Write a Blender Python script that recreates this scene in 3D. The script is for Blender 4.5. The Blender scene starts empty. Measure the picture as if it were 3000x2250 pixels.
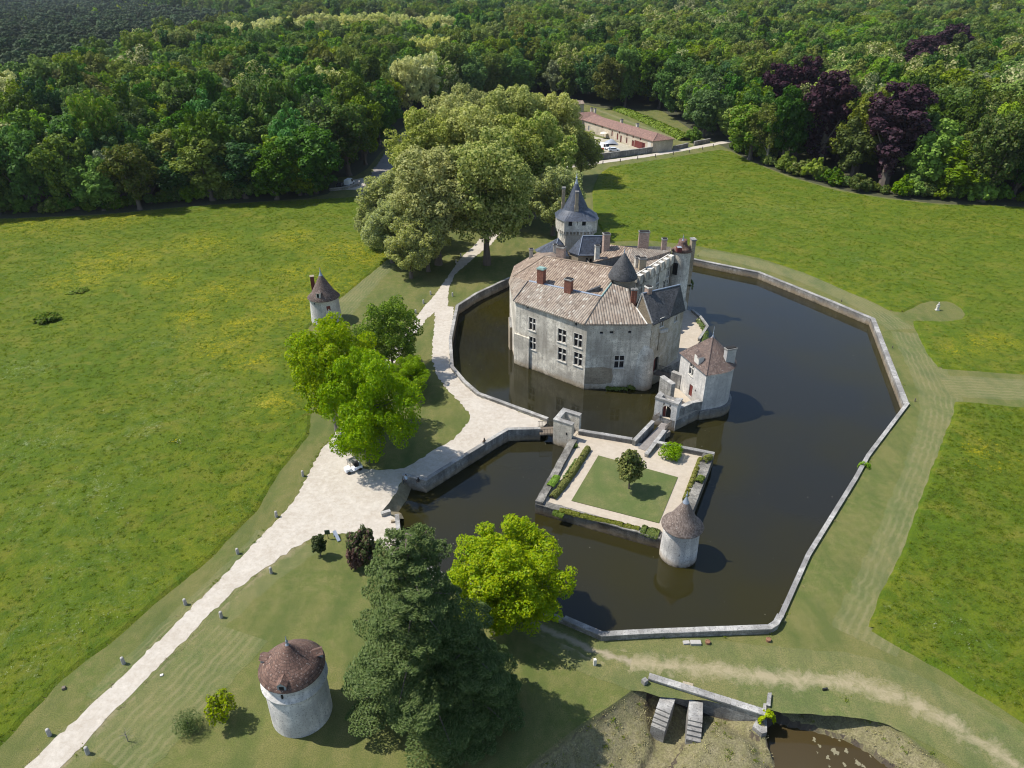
import bpy, bmesh, math, random
import numpy as np
from mathutils import Vector, Matrix
from mathutils.geometry import delaunay_2d_cdt
from math import radians as R, sin, cos, pi

S = bpy.context.scene
C = S.collection
# ------------------------------------------------------------------ camera, sky, sun, exposure
H, PITCH, FPX = 60.0, 29.8, 2080.0
cam = bpy.data.objects.new('camera', bpy.data.cameras.new('camera')); C.objects.link(cam)
cam.location = (0, 0, H); cam.rotation_euler = (R(90 - PITCH), 0, 0)
cam.data.sensor_width = 36; cam.data.lens = 36 * FPX / 3000
cam.data.clip_start = 1; cam.data.clip_end = 9000
S.camera = cam
SUN_EL, SUN_DIR = 56.0, (-0.983, 0.18)          # direction towards the sun on the ground
W = bpy.data.worlds.new('World'); S.world = W; W.use_nodes = True
wn = W.node_tree
sky = wn.nodes.new('ShaderNodeTexSky'); sky.sky_type = 'NISHITA'; sky.sun_disc = False
sky.sun_elevation = R(SUN_EL); sky.sun_rotation = math.atan2(SUN_DIR[0], SUN_DIR[1])
sky.air_density = 1.0; sky.dust_density = 0.6
bg = wn.nodes['Background']; bg.inputs[1].default_value = 0.13
wn.links.new(sky.outputs[0], bg.inputs[0])
sl = bpy.data.lights.new('sun', 'SUN'); sl.energy = 4.35; sl.angle = R(0.53); sl.color = (1.0, 0.955, 0.88)
so = bpy.data.objects.new('sun', sl); C.objects.link(so)
sv = Vector((SUN_DIR[0] * cos(R(SUN_EL)), SUN_DIR[1] * cos(R(SUN_EL)), sin(R(SUN_EL))))
so.rotation_euler = sv.to_track_quat('Z', 'Y').to_euler(); so.location = (-60, 60, 120)
S.view_settings.view_transform = 'Standard'; S.view_settings.look = 'None'
S.view_settings.exposure = 0.5; S.view_settings.gamma = 1
try:
    S.cycles.max_bounces = 6; S.cycles.diffuse_bounces = 3; S.cycles.glossy_bounces = 3; S.cycles.transmission_bounces = 4
    S.cycles.volume_bounces = 0; S.cycles.filter_width = 1.1; S.cycles.use_denoising = True; S.cycles.adaptive_threshold = 0.015
except Exception: pass

# ------------------------------------------------------------------ survey helpers: where a sight line meets the ground or a wall
_p = R(PITCH)
def ray(x, y):
    u = (x - 1500) / FPX; v = (1125 - y) / FPX
    return np.array([u, cos(_p) + v * sin(_p), -sin(_p) + v * cos(_p)])
O = np.array([0, 0, H])
def P(x, y, z=0.0):
    d = ray(x, y); return O + (z - H) / d[2] * d
def PY(x, y, Y):
    d = ray(x, y); return O + Y / d[1] * d
def P2(x, y, z=0.0): return P(x, y, z)[:2]
def onwall(x, y, a, b):
    a = np.array(a[:2], float); b = np.array(b[:2], float); t = (b - a) / np.linalg.norm(b - a)
    n = np.array([t[1], -t[0]]); d = ray(x, y)
    k = (a @ n) / (d[:2] @ n); q = k * d
    return float((q[:2] - a) @ t), float(H + q[2])
def onroof(x, y, e0, e1, k):
    e0 = np.array(e0, float); e1 = np.array(e1, float); d = (e1 - e0) / np.linalg.norm(e1 - e0)
    n2 = np.array([-d[1], d[0], 0]); n2 /= np.linalg.norm(n2)
    n = np.cross(d, n2 + np.array([0, 0, k])); r = ray(x, y)
    return O + ((e0 - O) @ n) / (r @ n) * r
def inpoly(p, poly):
    x, y = p; c = False; n = len(poly); j = n - 1
    for i in range(n):
        xi, yi = poly[i][0], poly[i][1]; xj, yj = poly[j][0], poly[j][1]
        if (yi > y) != (yj > y) and x < (xj - xi) * (y - yi) / (yj - yi) + xi: c = not c
        j = i
    return c
def inpoly_np(p, poly):
    x = p[:, 0]; y = p[:, 1]; c = np.zeros(len(p), bool); n = len(poly); j = n - 1
    for i in range(n):
        xi, yi = poly[i][0], poly[i][1]; xj, yj = poly[j][0], poly[j][1]
        if yi != yj: c ^= ((yi > y) != (yj > y)) & (x < (xj - xi) * (y - yi) / (yj - yi) + xi)
        j = i
    return c
def resample(pts, step, closed=True, jit=0.0, seed=1):
    rg = random.Random(seed); out = []; n = len(pts)
    for i in range(n if closed else n - 1):
        a = np.array(pts[i][:2]); b = np.array(pts[(i + 1) % n][:2]); L = np.linalg.norm(b - a); k = max(1, int(round(L / step)))
        for q in range(k):
            v = a + (b - a) * q / k
            if jit and q: v = v + np.array([rg.uniform(-jit, jit), rg.uniform(-jit, jit)])
            out.append((float(v[0]), float(v[1])))
    if not closed: out.append((float(pts[-1][0]), float(pts[-1][1])))
    return out
def smooth_loop(pts, it=2, closed=True):
    pts = [np.array(p[:2], float) for p in pts]
    for _ in range(it):
        o = []; n = len(pts)
        if not closed: o.append(pts[0])
        for i in range(n if closed else n - 1):
            a, b = pts[i], pts[(i + 1) % n]; o += [a * .75 + b * .25, a * .25 + b * .75]
        if not closed: o.append(pts[-1])
        pts = o
    return [(float(p[0]), float(p[1])) for p in pts]

# ------------------------------------------------------------------ object helpers
BASE = {}
def tag(o, label=None, cat=None, group=None, kind=None):
    if label: o['label'] = label
    if cat: o['category'] = cat
    if group: o['group'] = group
    if kind: o['kind'] = kind
    return o
def thing(name, loc, label, cat, group=None):
    o = bpy.data.objects.new(name, None); C.objects.link(o)
    o.location = loc; o.empty_display_size = .3; BASE[o.name] = np.array(loc, float)
    return tag(o, label, cat, group)
def link_mesh(name, me, parent=None, loc=None):
    o = bpy.data.objects.new(name, me); C.objects.link(o)
    if loc is not None: o.location = loc
    if parent: o.parent = parent
    return o
class MB:
    """collects polygons in world coordinates; uv = metres along the face's horizontal and its slope"""
    def __init__(s): s.v = []; s.f = []; s.m = []; s.uv = []
    def poly(s, pts, mi=0, uv=None):
        pts = [np.array(p, float) for p in pts]; i = len(s.v); s.v += pts; s.f.append(list(range(i, i + len(pts)))); s.m.append(mi)
        if uv is None:
            n = np.zeros(3)
            for k in range(len(pts)):
                a, b = pts[k], pts[(k + 1) % len(pts)]; n += np.cross(a, b)
            L = np.linalg.norm(n); n = n / L if L > 1e-9 else np.array([0, 0, 1.])
            h = np.array([-n[1], n[0], 0]); L = np.linalg.norm(h)
            h = h / L if L > 1e-3 else np.array([1., 0, 0]); w = np.cross(n, h)
            uv = [(float(p @ h), float(p @ w)) for p in pts]
        s.uv += uv
    def prism(s, pts2, z0, z1, mi=0, top=None, bottom=False, cap=True):
        a = sum(pts2[i][0] * pts2[(i + 1) % len(pts2)][1] - pts2[(i + 1) % len(pts2)][0] * pts2[i][1] for i in range(len(pts2)))
        if a < 0: pts2 = pts2[::-1]
        n = len(pts2)
        for i in range(n):
            p, q = pts2[i], pts2[(i + 1) % n]
            s.poly([(p[0], p[1], z0), (q[0], q[1], z0), (q[0], q[1], z1), (p[0], p[1], z1)], mi)
        if cap: s.poly([(p[0], p[1], z1) for p in pts2], mi if top is None else top)
        if bottom: s.poly([(p[0], p[1], z0) for p in pts2[::-1]], mi)
    def box(s, c, d, rz=0, mi=0, top=None):
        x, y, z = d[0] / 2, d[1] / 2, d[2]; cs, sn = cos(rz), sin(rz)
        pts = [(c[0] + a * cs - b * sn, c[1] + a * sn + b * cs) for a, b in ((-x, -y), (x, -y), (x, y), (-x, y))]
        s.prism(pts, c[2], c[2] + z, mi, top, True)
    def lathe(s, c, prof, n=24, mi=0, a0=0, a1=2 * pi, mis=None):
        full = abs(a1 - a0 - 2 * pi) < 1e-6
        sl = [0]
        for k in range(1, len(prof)): sl.append(sl[-1] + math.hypot(prof[k][0] - prof[k - 1][0], prof[k][1] - prof[k - 1][1]))
        rm = max(p[0] for p in prof)
        for k in range(len(prof) - 1):
            (r0, z0), (r1, z1) = prof[k], prof[k + 1]
            for i in range(n):
                t0 = a0 + (a1 - a0) * i / n; t1 = a0 + (a1 - a0) * (i + 1) / n
                q = [(c[0] + r0 * cos(t0), c[1] + r0 * sin(t0), c[2] + z0), (c[0] + r0 * cos(t1), c[1] + r0 * sin(t1), c[2] + z0),
                     (c[0] + r1 * cos(t1), c[1] + r1 * sin(t1), c[2] + z1), (c[0] + r1 * cos(t0), c[1] + r1 * sin(t0), c[2] + z1)]
                u = [(t0 * rm, sl[k]), (t1 * rm, sl[k]), (t1 * rm, sl[k + 1]), (t0 * rm, sl[k + 1])]
                if r1 < 1e-4: q = q[:3]; u = u[:3]
                elif r0 < 1e-4: q = [q[0], q[2], q[3]]; u = [u[0], u[2], u[3]]
                s.poly(q, (mis[k] if mis else mi), u)
    def tube(s, pts, rads, n=7, mi=0):
        pts = [np.array(p, float) for p in pts]; rings = []
        for i, p in enumerate(pts):
            d = pts[min(i + 1, len(pts) - 1)] - pts[max(i - 1, 0)]; d /= max(np.linalg.norm(d), 1e-6)
            a = np.cross(d, [0.31, 0.95, 0.1] if abs(d[2]) > .8 else [0, 0, 1.]); a /= np.linalg.norm(a); b = np.cross(d, a)
            rings.append([p + rads[i] * (a * cos(2 * pi * k / n) + b * sin(2 * pi * k / n)) for k in range(n)])
        L = 0
        for i in range(len(pts) - 1):
            L1 = L + np.linalg.norm(pts[i + 1] - pts[i])
            for k in range(n):
                k1 = (k + 1) % n
                s.poly([rings[i][k1], rings[i][k], rings[i + 1][k], rings[i + 1][k1]], mi, [((k + 1) * .2, L), (k * .2, L), (k * .2, L1), ((k + 1) * .2, L1)])
            L = L1
        s.poly(rings[0], mi); s.poly(rings[-1][::-1], mi)
    def wall(s, a, b, z0, z1, holes=(), depth=.32, mi=0, rev=None, z1b=None):
        """vertical wall from a to b (outside on the right of a->b seen from above, i.e. facing the viewer), with real openings"""
        a = np.array(a[:2], float); b = np.array(b[:2], float); L = np.linalg.norm(b - a); t = (b - a) / L; nin = np.array([-t[1], t[0]])
        us = sorted({0.0, L, *[h[0] for h in holes], *[h[1] for h in holes]}); zs = sorted({z0, z1, *[h[2] for h in holes], *[h[3] for h in holes]})
        if z1b is None: z1b = z1
        pt = lambda u, z, d=0: np.array([*(a + t * u + nin * d), (z1 + (z1b - z1) * u / L) if z == z1 else z])
        for i in range(len(us) - 1):
            for k in range(len(zs) - 1):
                um, zm = (us[i] + us[i + 1]) / 2, (zs[k] + zs[k + 1]) / 2
                if any(h[0] < um < h[1] and h[2] < zm < h[3] for h in holes): continue
                s.poly([pt(us[i], zs[k]), pt(us[i + 1], zs[k]), pt(us[i + 1], zs[k + 1]), pt(us[i], zs[k + 1])], mi)
        rv = mi if rev is None else rev
        for (u0, u1, v0, v1) in holes:
            s.poly([pt(u0, v0), pt(u0, v1), pt(u0, v1, depth), pt(u0, v0, depth)], rv); s.poly([pt(u1, v0), pt(u1, v0, depth), pt(u1, v1, depth), pt(u1, v1)], rv)
            s.poly([pt(u0, v0), pt(u0, v0, depth), pt(u1, v0, depth), pt(u1, v0)], rv); s.poly([pt(u0, v1), pt(u1, v1), pt(u1, v1, depth), pt(u0, v1, depth)], rv)
    def slab(s, top, th, mi=0, side=None):
        """roof plane: top polygon, thickness below"""
        s.poly(top, mi); n = len(top); dn = np.array([0, 0, -th]); sd = mi if side is None else side
        for i in range(n):
            p, q = np.array(top[i], float), np.array(top[(i + 1) % n], float)
            s.poly([p, p + dn, q + dn, q], sd)
        s.poly([np.array(p, float) + dn for p in top[::-1]], sd)
    def build(s, name, mats, parent=None, smooth=False, fixn=False):
        off = np.zeros(3)
        if parent is not None: off = BASE.get(parent.name, np.zeros(3))
        me = bpy.data.meshes.new(name)
        me.from_pydata([tuple(v - off) for v in s.v], [], s.f)
        for m in (mats if isinstance(mats, (list, tuple)) else [mats]): me.materials.append(m)
        me.polygons.foreach_set('material_index', s.m)
        ul = me.uv_layers.new(name='UVMap'); ul.data.foreach_set('uv', np.array(s.uv, np.float32).ravel())
        if fixn or smooth:
            bm = bmesh.new(); bm.from_mesh(me); bmesh.ops.remove_doubles(bm, verts=bm.verts, dist=.002)
            if fixn: bmesh.ops.recalc_face_normals(bm, faces=bm.faces)
            bm.to_mesh(me); bm.free()
        if smooth: me.polygons.foreach_set('use_smooth', [True] * len(me.polygons))
        me.update()
        o = link_mesh(name, me, parent); BASE[o.name] = off
        return o
def cdt(points, loops, keep):
    vs = [Vector(p[:2]) for p in points]; es = []
    for lp in loops:
        n = len(lp)
        for i in range(n): es.append((lp[i], lp[(i + 1) % n]))
    r = delaunay_2d_cdt(vs, es, [], 0, 1e-5)
    out = []
    for f in r[2]:
        c = sum((r[0][i] for i in f), Vector((0, 0))) / len(f)
        k = keep((c.x, c.y))
        if k is not None and k is not False: out.append((list(f), 0 if k is True else k))
    return r[0], out
def sheet(name, poly, z, mat, holes=(), kind='structure', zf=None, inner=()):
    pts = []; loops = []
    for lp in [poly, *holes]: loops.append(list(range(len(pts), len(pts) + len(lp)))); pts += list(lp)
    pts += list(inner)
    v, f = cdt(pts, loops, lambda c: inpoly(c, poly) and not any(inpoly(c, h) for h in holes))
    mb = MB()
    mb.v = [np.array([q.x, q.y, z if zf is None else zf(q.x, q.y)]) for q in v]
    for fc, mi in f:
        a, b, c = [mb.v[i] for i in fc[:3]]
        if np.cross(b - a, c - a)[2] < 0: fc = fc[::-1]
        mb.f.append(fc); mb.m.append(mi); mb.uv += [(mb.v[i][0], mb.v[i][1]) for i in fc]
    o = mb.build(name, mat, None, zf is not None); tag(o, kind=kind) if kind else None
    return o

# ------------------------------------------------------------------ materials
class NT:
    def __init__(s, name):
        s.mat = bpy.data.materials.new(name); s.mat.use_nodes = True; s.t = s.mat.node_tree; s.t.nodes.clear()
        s.out = s.t.nodes.new('ShaderNodeOutputMaterial')
    def n(s, t, ins=None, o=0, **pr):
        nd = s.t.nodes.new(t)
        for k, v in pr.items(): setattr(nd, k, v)
        for k, v in (ins or {}).items():
            if isinstance(v, bpy.types.NodeSocket): s.t.links.new(v, nd.inputs[k])
            else: nd.inputs[k].default_value = v
        return nd.outputs[o]
    def pos(s): return s.n('ShaderNodeNewGeometry', o='Position')
    def uv(s): return s.n('ShaderNodeUVMap')
    def sc(s, v, k): return s.n('ShaderNodeVectorMath', {0: v, 1: k}, operation='MULTIPLY')
    def noise(s, scale, detail=4, vec=None, rough=.55, dist=0.0):
        return s.n('ShaderNodeTexNoise', {'Vector': vec if vec is not None else s.pos(), 'Scale': scale, 'Detail': detail, 'Roughness': rough, 'Distortion': dist}, o='Fac')
    def ramp(s, f, st, interp='LINEAR'):
        nd = s.t.nodes.new('ShaderNodeValToRGB'); s.t.links.new(f, nd.inputs[0]); cr = nd.color_ramp; cr.interpolation = interp
        while len(cr.elements) < len(st): cr.elements.new(.5)
        for e, (p, c) in zip(cr.elements, st): e.position = p; e.color = (*c, 1) if not isinstance(c, (int, float)) else (c, c, c, 1)
        return nd.outputs[0]
    def mix(s, f, a, b, blend='MIX'):
        nd = s.t.nodes.new('ShaderNodeMix'); nd.data_type = 'RGBA'; nd.blend_type = blend; nd.clamp_factor = True
        for i, v in ((0, f), (6, a), (7, b)):
            if isinstance(v, bpy.types.NodeSocket): s.t.links.new(v, nd.inputs[i])
            else: nd.inputs[i].default_value = v if i == 0 else (*v, 1)
        return nd.outputs[2]
    def math(s, op, a, b=0.0, c=0.0): return s.n('ShaderNodeMath', {0: a, 1: b, 2: c}, operation=op)
    def mr(s, v, a, b, c=0.0, d=1.0): return s.n('ShaderNodeMapRange', {0: v, 1: a, 2: b, 3: c, 4: d})
    def xyz(s, v):
        nd = s.t.nodes.new('ShaderNodeSeparateXYZ'); s.t.links.new(v, nd.inputs[0]); return nd.outputs
    def bump(s, h, strength=.4, dist=.05): return s.n('ShaderNodeBump', {'Height': h, 'Strength': strength, 'Distance': dist})
    def prin(s, col, rough=.85, bump=None, **ins):
        d = {'Base Color': col if isinstance(col, bpy.types.NodeSocket) else (*col, 1), 'Roughness': rough, **ins}
        if bump is not None: d['Normal'] = bump
        b = s.n('ShaderNodeBsdfPrincipled', d); s.t.links.new(b, s.out.inputs[0]); return s.mat

def m_plain(name, col, rough=.7, var=.25, scale=3., metallic=0.0, bumpk=.1):
    t = NT(name); f = t.noise(scale, 5)
    c = t.mix(f, tuple(x * (1 - var) for x in col), tuple(min(1, x * (1 + var)) for x in col))
    return t.prin(c, rough, t.bump(f, bumpk, .03), Metallic=metallic)

def m_stone(name, light, mid, dark, stain=.5, tide=True, block=(.75, .34), blockk=.5, plaster=.5):
    """weathered render over ashlar: blotches, rain streaks, tide line at the water"""
    t = NT(name); p = t.pos(); uv = t.uv()
    big = t.noise(.22, 5, p); med = t.noise(1.1, 6, p, .65); fine = t.noise(7, 4, p)
    streak = t.noise(1.0, 4, t.sc(p, (1.7, 1.7, .16)), .6)
    c = t.mix(t.ramp(med, [(.42, 0.), (.56, 1.)]), mid, light)
    c = t.mix(t.ramp(big, [(.44, 0.), (.58, .9)]), c, tuple(.5 * (a + b) for a, b in zip(mid, dark)))
    br = t.n('ShaderNodeTexBrick', {'Vector': uv, 'Color1': (1, 1, 1, 1), 'Color2': (.66, .64, .61, 1), 'Mortar': (.50, .47, .42, 1), 'Scale': 1.0,
             'Mortar Size': .018, 'Mortar Smooth': .6, 'Brick Width': block[0], 'Row Height': block[1]}, o='Color')
    show = t.math('MULTIPLY', t.ramp(t.noise(.5, 4, p), [(plaster - .1, 0.), (plaster + .1, 1.)]), blockk)
    c = t.mix(show, c, br, 'MULTIPLY')
    c = t.mix(t.math('MULTIPLY', t.ramp(streak, [(.48, 0.), (.66, 1.)]), stain), c, dark)
    c = t.mix(t.math('MULTIPLY', t.ramp(t.noise(2.6, 5, p, .75, .8), [(.52, 0.), (.66, 1.)]), .5), c, tuple(.6 * a for a in mid))
    c = t.mix(t.math('MULTIPLY', t.ramp(fine, [(.55, 0.), (.68, 1.)]), .7), c, tuple(x * .5 for x in dark))
    if tide:
        z = t.math('ADD', t.xyz(p)[2], t.math('MULTIPLY', med, 1.3))
        c = t.mix(t.math('MULTIPLY', t.mr(z, .35, -.55), .55), c, (.30, .21, .10))
        c = t.mix(t.mr(z, -.55, -.9), c, (.075, .062, .045))
    h = t.math('ADD', t.math('MULTIPLY', br, .0), t.math('ADD', fine, t.math('MULTIPLY', med, 2.)))
    return t.prin(c, .92, t.bump(h, .35, .05))

def m_canal(name, c1, c2, c3, lich=(.33, .31, .27), lk=.5):
    """rows of half-round tiles running down the slope"""
    t = NT(name); x = t.xyz(t.uv()); per = .44
    ucell = t.math('DIVIDE', x[0], per); vcell = t.math('DIVIDE', x[1], .62)
    uf = t.math('FLOOR', ucell); off = t.n('ShaderNodeTexWhiteNoise', {'W': uf}, noise_dimensions='1D')
    vf = t.math('FLOOR', t.math('ADD', vcell, off))
    cv = t.n('ShaderNodeCombineXYZ', {0: uf, 1: vf})
    rnd = t.n('ShaderNodeTexWhiteNoise', {'Vector': cv}, noise_dimensions='2D')
    c = t.ramp(rnd, [(0., c3), (.3, c1), (.62, c2), (.9, c1), (1., lich)])
    p = t.pos()
    c = t.mix(t.math('MULTIPLY', t.ramp(t.noise(.45, 5, p), [(.4, 0.), (.65, 1.)]), lk), c, lich)
    c = t.mix(t.math('MULTIPLY', t.ramp(t.noise(3, 4, p), [(.55, 0.), (.75, 1.)]), .4), c, tuple(v * .45 for v in c3))
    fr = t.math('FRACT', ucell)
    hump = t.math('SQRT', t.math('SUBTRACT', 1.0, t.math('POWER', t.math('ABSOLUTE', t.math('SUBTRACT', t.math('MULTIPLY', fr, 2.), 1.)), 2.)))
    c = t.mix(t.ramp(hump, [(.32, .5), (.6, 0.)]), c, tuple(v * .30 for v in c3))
    return t.prin(c, .9, t.bump(hump, 1.0, .14))

def m_flat(name, c1, c2, c3, lich=(.5, .47, .42), course=.2, tile=.19, lk=.3, rough=.85, vline=.25):
    """small flat tiles or slates in courses"""
    t = NT(name); uv = t.uv(); x = t.xyz(uv)
    vf = t.math('FLOOR', t.math('DIVIDE', x[1], course))
    uf = t.math('FLOOR', t.math('ADD', t.math('DIVIDE', x[0], tile), t.math('MULTIPLY', t.math('MODULO', vf, 2.0), .5)))
    rnd = t.n('ShaderNodeTexWhiteNoise', {'Vector': t.n('ShaderNodeCombineXYZ', {0: uf, 1: vf})}, noise_dimensions='2D')
    c = t.ramp(rnd, [(0., c3), (.4, c1), (.75, c2), (1., c1)]); p = t.pos()
    c = t.mix(t.math('MULTIPLY', t.ramp(t.noise(.7, 5, p), [(.4, 0.), (.7, 1.)]), .5), c, c3)
    sp = t.math('MULTIPLY', t.ramp(t.noise(6, 3, p, .7), [(.60, 0.), (.68, 1.)]), lk)
    c = t.mix(sp, c, lich)
    fv = t.math('FRACT', t.math('DIVIDE', x[1], course))
    c = t.mix(t.math('MULTIPLY', t.ramp(fv, [(.0, 1.), (.22, 0.)]), vline), c, tuple(v * .3 for v in c3))
    return t.prin(c, rough, t.bump(fv, .5, .03))

def grass_nodes(t, kind):
    p = t.pos()
    if kind == 'mown':
        a = t.noise(.09, 5, p, .6); b = t.noise(.9, 6, p, .7); f = t.noise(9, 4, p, .7)
        d = t.noise(.35, 4, t.sc(p, (1, .35, 1)), .6)
        c = t.mix(t.ramp(a, [(.38, 0.), (.60, 1.)]), (.098, .128, .026), (.158, .150, .046))
        c = t.mix(t.ramp(b, [(.42, 0.), (.68, .85)]), c, (.200, .175, .066))
        c = t.mix(t.math('MULTIPLY', t.ramp(d, [(.45, 0.), (.66, 1.)]), .7), c, (.058, .092, .018))
        c = t.mix(t.ramp(f, [(.38, .7), (.6, 0.)]), c, (.040, .058, .012))
        c = t.mix(t.math('MULTIPLY', t.ramp(t.noise(25, 2, p), [(.45, 0.), (.75, 1.)]), .35), c, (.23, .21, .09))
        return c, t.math('ADD', f, b)
    a = t.noise(.05, 5, p, .6, .5); b = t.noise(.45, 6, p, .7, .4); f = t.noise(4, 5, p, .75)
    c = t.mix(t.ramp(a, [(.35, 0.), (.66, 1.)]), (.082, .130, .003), (.135, .156, .006))
    c = t.mix(t.ramp(b, [(.40, 0.), (.62, .9)]), c, (.050, .094, .002))
    c = t.mix(t.ramp(t.noise(.16, 5, p, .7, 1.), [(.50, 0.), (.68, .75)]), c, (.165, .158, .018))
    c = t.mix(t.ramp(f, [(.32, .45), (.55, 0.)]), c, (.032, .058, .003))
    c = t.mix(t.math('MULTIPLY', t.ramp(t.noise(14, 3, p, .7), [(.5, 0.), (.75, 1.)]), .4), c, (.15, .17, .03))
    return c, t.math('ADD', t.math('MULTIPLY', f, 1.), t.math('MULTIPLY', b, 2.))
def m_mown(name, dirx=None):
    t = NT(name); c, h = grass_nodes(t, 'mown'); return t.prin(c, .95, t.bump(h, .5, .08), **{'Specular IOR Level': .2})
def m_meadow(name, yellow, white):
    t = NT(name); c, h = grass_nodes(t, 'meadow'); p = t.pos()
    def patches(lst):
        s = None
        for (x, y, r) in lst:
            d = t.n('ShaderNodeVectorMath', {0: p, 1: (x, y, 0)}, o='Value', operation='DISTANCE')
            k = t.mr(d, r, r * .15)
            s = k if s is None else t.math('MAXIMUM', s, k)
        return s
    fl = t.noise(.35, 7, p, .8, .8); spk = t.noise(3.2, 4, p, .9)
    if yellow:
        y = t.math('MULTIPLY', patches(yellow), t.ramp(t.math('ADD', t.math('MULTIPLY', fl, .42), t.math('MULTIPLY', spk, .58)), [(.50, 0.), (.56, 1.)]))
        c = t.mix(t.math('MULTIPLY', y, .7), c, (.36, .29, .004))
    wv = t.n('ShaderNodeTexVoronoi', {'Vector': p, 'Scale': 1.6}, o='Distance')
    dots = t.math('LESS_THAN', wv, .13)
    dens = t.ramp(t.noise(.12, 5, p, .7), [(.50, 0.), (.70, .8)])
    w = t.math('MULTIPLY', dots, dens)
    if white: w = t.math('MAXIMUM', w, t.math('MULTIPLY', t.math('MULTIPLY', patches(white), t.ramp(t.math('ADD', t.math('MULTIPLY', spk, .55), t.math('MULTIPLY', fl, .45)), [(.54, 0.), (.62, 1.)])), .8))
    c = t.mix(t.math('MULTIPLY', w, .5), c, (.36, .40, .24))
    return t.prin(c, .95, t.bump(h, 1.0, .18), **{'Specular IOR Level': .2})
def m_gravel(name, a=(.48, .435, .37), b=(.41, .36, .295), d=(.29, .235, .165), patches=.35):
    t = NT(name); p = t.pos(); n1 = t.noise(.3, 6, p, .65); n2 = t.noise(3, 5, p, .7); n3 = t.noise(22, 3, p)
    c = t.mix(t.ramp(n1, [(.38, 0.), (.66, 1.)]), a, b)
    c = t.mix(t.math('MULTIPLY', t.ramp(n2, [(.50, 0.), (.70, 1.)]), patches), c, d)
    c = t.mix(t.math('MULTIPLY', t.ramp(t.noise(.9, 7, p, .8, 1.2), [(.42, 0.), (.74, 1.)]), patches * 1.2), c, d)
    c = t.mix(t.math('MULTIPLY', t.ramp(t.noise(1.4, 4, p, .6), [(.45, 0.), (.75, 1.)]), .5), c, tuple(min(1, x * 1.25) for x in a))
    c = t.mix(t.ramp(n3, [(.3, .35), (.5, 0.)]), c, tuple(x * .6 for x in b))
    return t.prin(c, .95, t.bump(t.math('ADD', n3, n2), .35, .04))
def m_path_edge(name, sand=(.40, .33, .215), core=.9, dens=.5):
    """worn track: bare sand in the middle, grass taking over towards the edges (uv.x runs 0..1 across)"""
    t = NT(name); c, h = grass_nodes(t, 'mown'); p = t.pos(); x = t.xyz(t.uv())[0]
    e = t.math('SUBTRACT', 1.0, t.math('MULTIPLY', t.math('ABSOLUTE', t.math('SUBTRACT', x, .5)), 2.0))
    n = t.math('ADD', t.math('MULTIPLY', t.math('SUBTRACT', t.math('MULTIPLY', t.noise(.55, 6, p, .75, .6), 2.2), .6), .65), t.math('MULTIPLY', t.noise(4, 4, p, .75), .35))
    m = t.math('ADD', e, t.math('SUBTRACT', n, 1 - dens))
    f = t.math('MULTIPLY', t.mr(m, .45, .85), t.mr(e, 0.0, .25))
    s = t.mix(t.noise(2.5, 5, p), sand, tuple(v * .72 for v in sand))
    return t.prin(t.mix(t.math('MULTIPLY', f, core), c, s), .95, t.bump(h, .4, .06))
GAIN = 1.75
def m_leaf(name, a, b, hue=.03, val=.35, trans=.35):
    """leaf clumps: every leaf and every tree a little different"""
    t = NT(name)
    r = t.n('ShaderNodeNewGeometry', o='Random Per Island'); ob = t.n('ShaderNodeObjectInfo', o='Random')
    c = t.mix(r, tuple(x * GAIN for x in a), tuple(x * GAIN for x in b))
    c = t.n('ShaderNodeHueSaturation', {'Hue': t.mr(ob, 0, 1, .5 - hue, .5 + hue), 'Saturation': t.mr(t.math('FRACT', t.math('MULTIPLY', ob, 7.3)), 0, 1, .86 if hue else 1.0, 1.1 if hue else 1.04),
            'Value': t.mr(t.math('FRACT', t.math('MULTIPLY', ob, 13.7)), 0, 1, 1 - val, 1 + val), 'Color': c})
    d = t.n('ShaderNodeBsdfDiffuse', {0: c}); tr = t.n('ShaderNodeBsdfTranslucent', {0: t.n('ShaderNodeHueSaturation', {'Saturation': 1.1, 'Value': 1.15, 'Color': c})})
    g = t.n('ShaderNodeBsdfGlossy', {0: (1, 1, 1, 1), 'Roughness': .5})
    m = t.n('ShaderNodeMixShader', {0: trans, 1: d, 2: tr}); m = t.n('ShaderNodeMixShader', {0: .008, 1: m, 2: g})
    t.t.links.new(m, t.out.inputs[0]); return t.mat
def m_bark(name, a=(.16, .13, .10), b=(.07, .055, .045)):
    t = NT(name); n = t.noise(2.5, 5, t.sc(t.pos(), (1, 1, .3))); return t.prin(t.mix(n, b, a), .95, t.bump(n, .6, .06))
def m_water(name, deep=(.024, .021, .005), grey=(.0175, .0172, .0125)):
    t = NT(name); p = t.pos()
    c = t.mix(t.ramp(t.noise(.03, 3, p), [(.4, 0.), (.6, 1.)]), deep, grey)
    v = t.n('ShaderNodeTexVoronoi', {'Vector': p, 'Scale': .55, 'Randomness': 1.}, o='Distance')
    sp = t.math('MULTIPLY', t.math('LESS_THAN', v, .04), t.math('GREATER_THAN', t.noise(.08, 3, p), .47))
    v2 = t.n('ShaderNodeTexVoronoi', {'Vector': p, 'Scale': 1.9}, o='Distance')
    sp2 = t.math('MULTIPLY', t.math('LESS_THAN', v2, .06), t.math('GREATER_THAN', t.noise(.12, 4, t.sc(p, (1, 1.6, 1)), .6), .60))
    c = t.mix(t.math('MULTIPLY', t.math('MAXIMUM', sp, sp2), .5), c, (.30, .28, .22))
    h = t.math('ADD', t.noise(1.3, 3, p), t.math('MULTIPLY', t.noise(6, 2, p), .25))
    return t.prin(c, .07, t.bump(h, .06, .05), IOR=1.33, **{'Specular IOR Level': .62})
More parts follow.
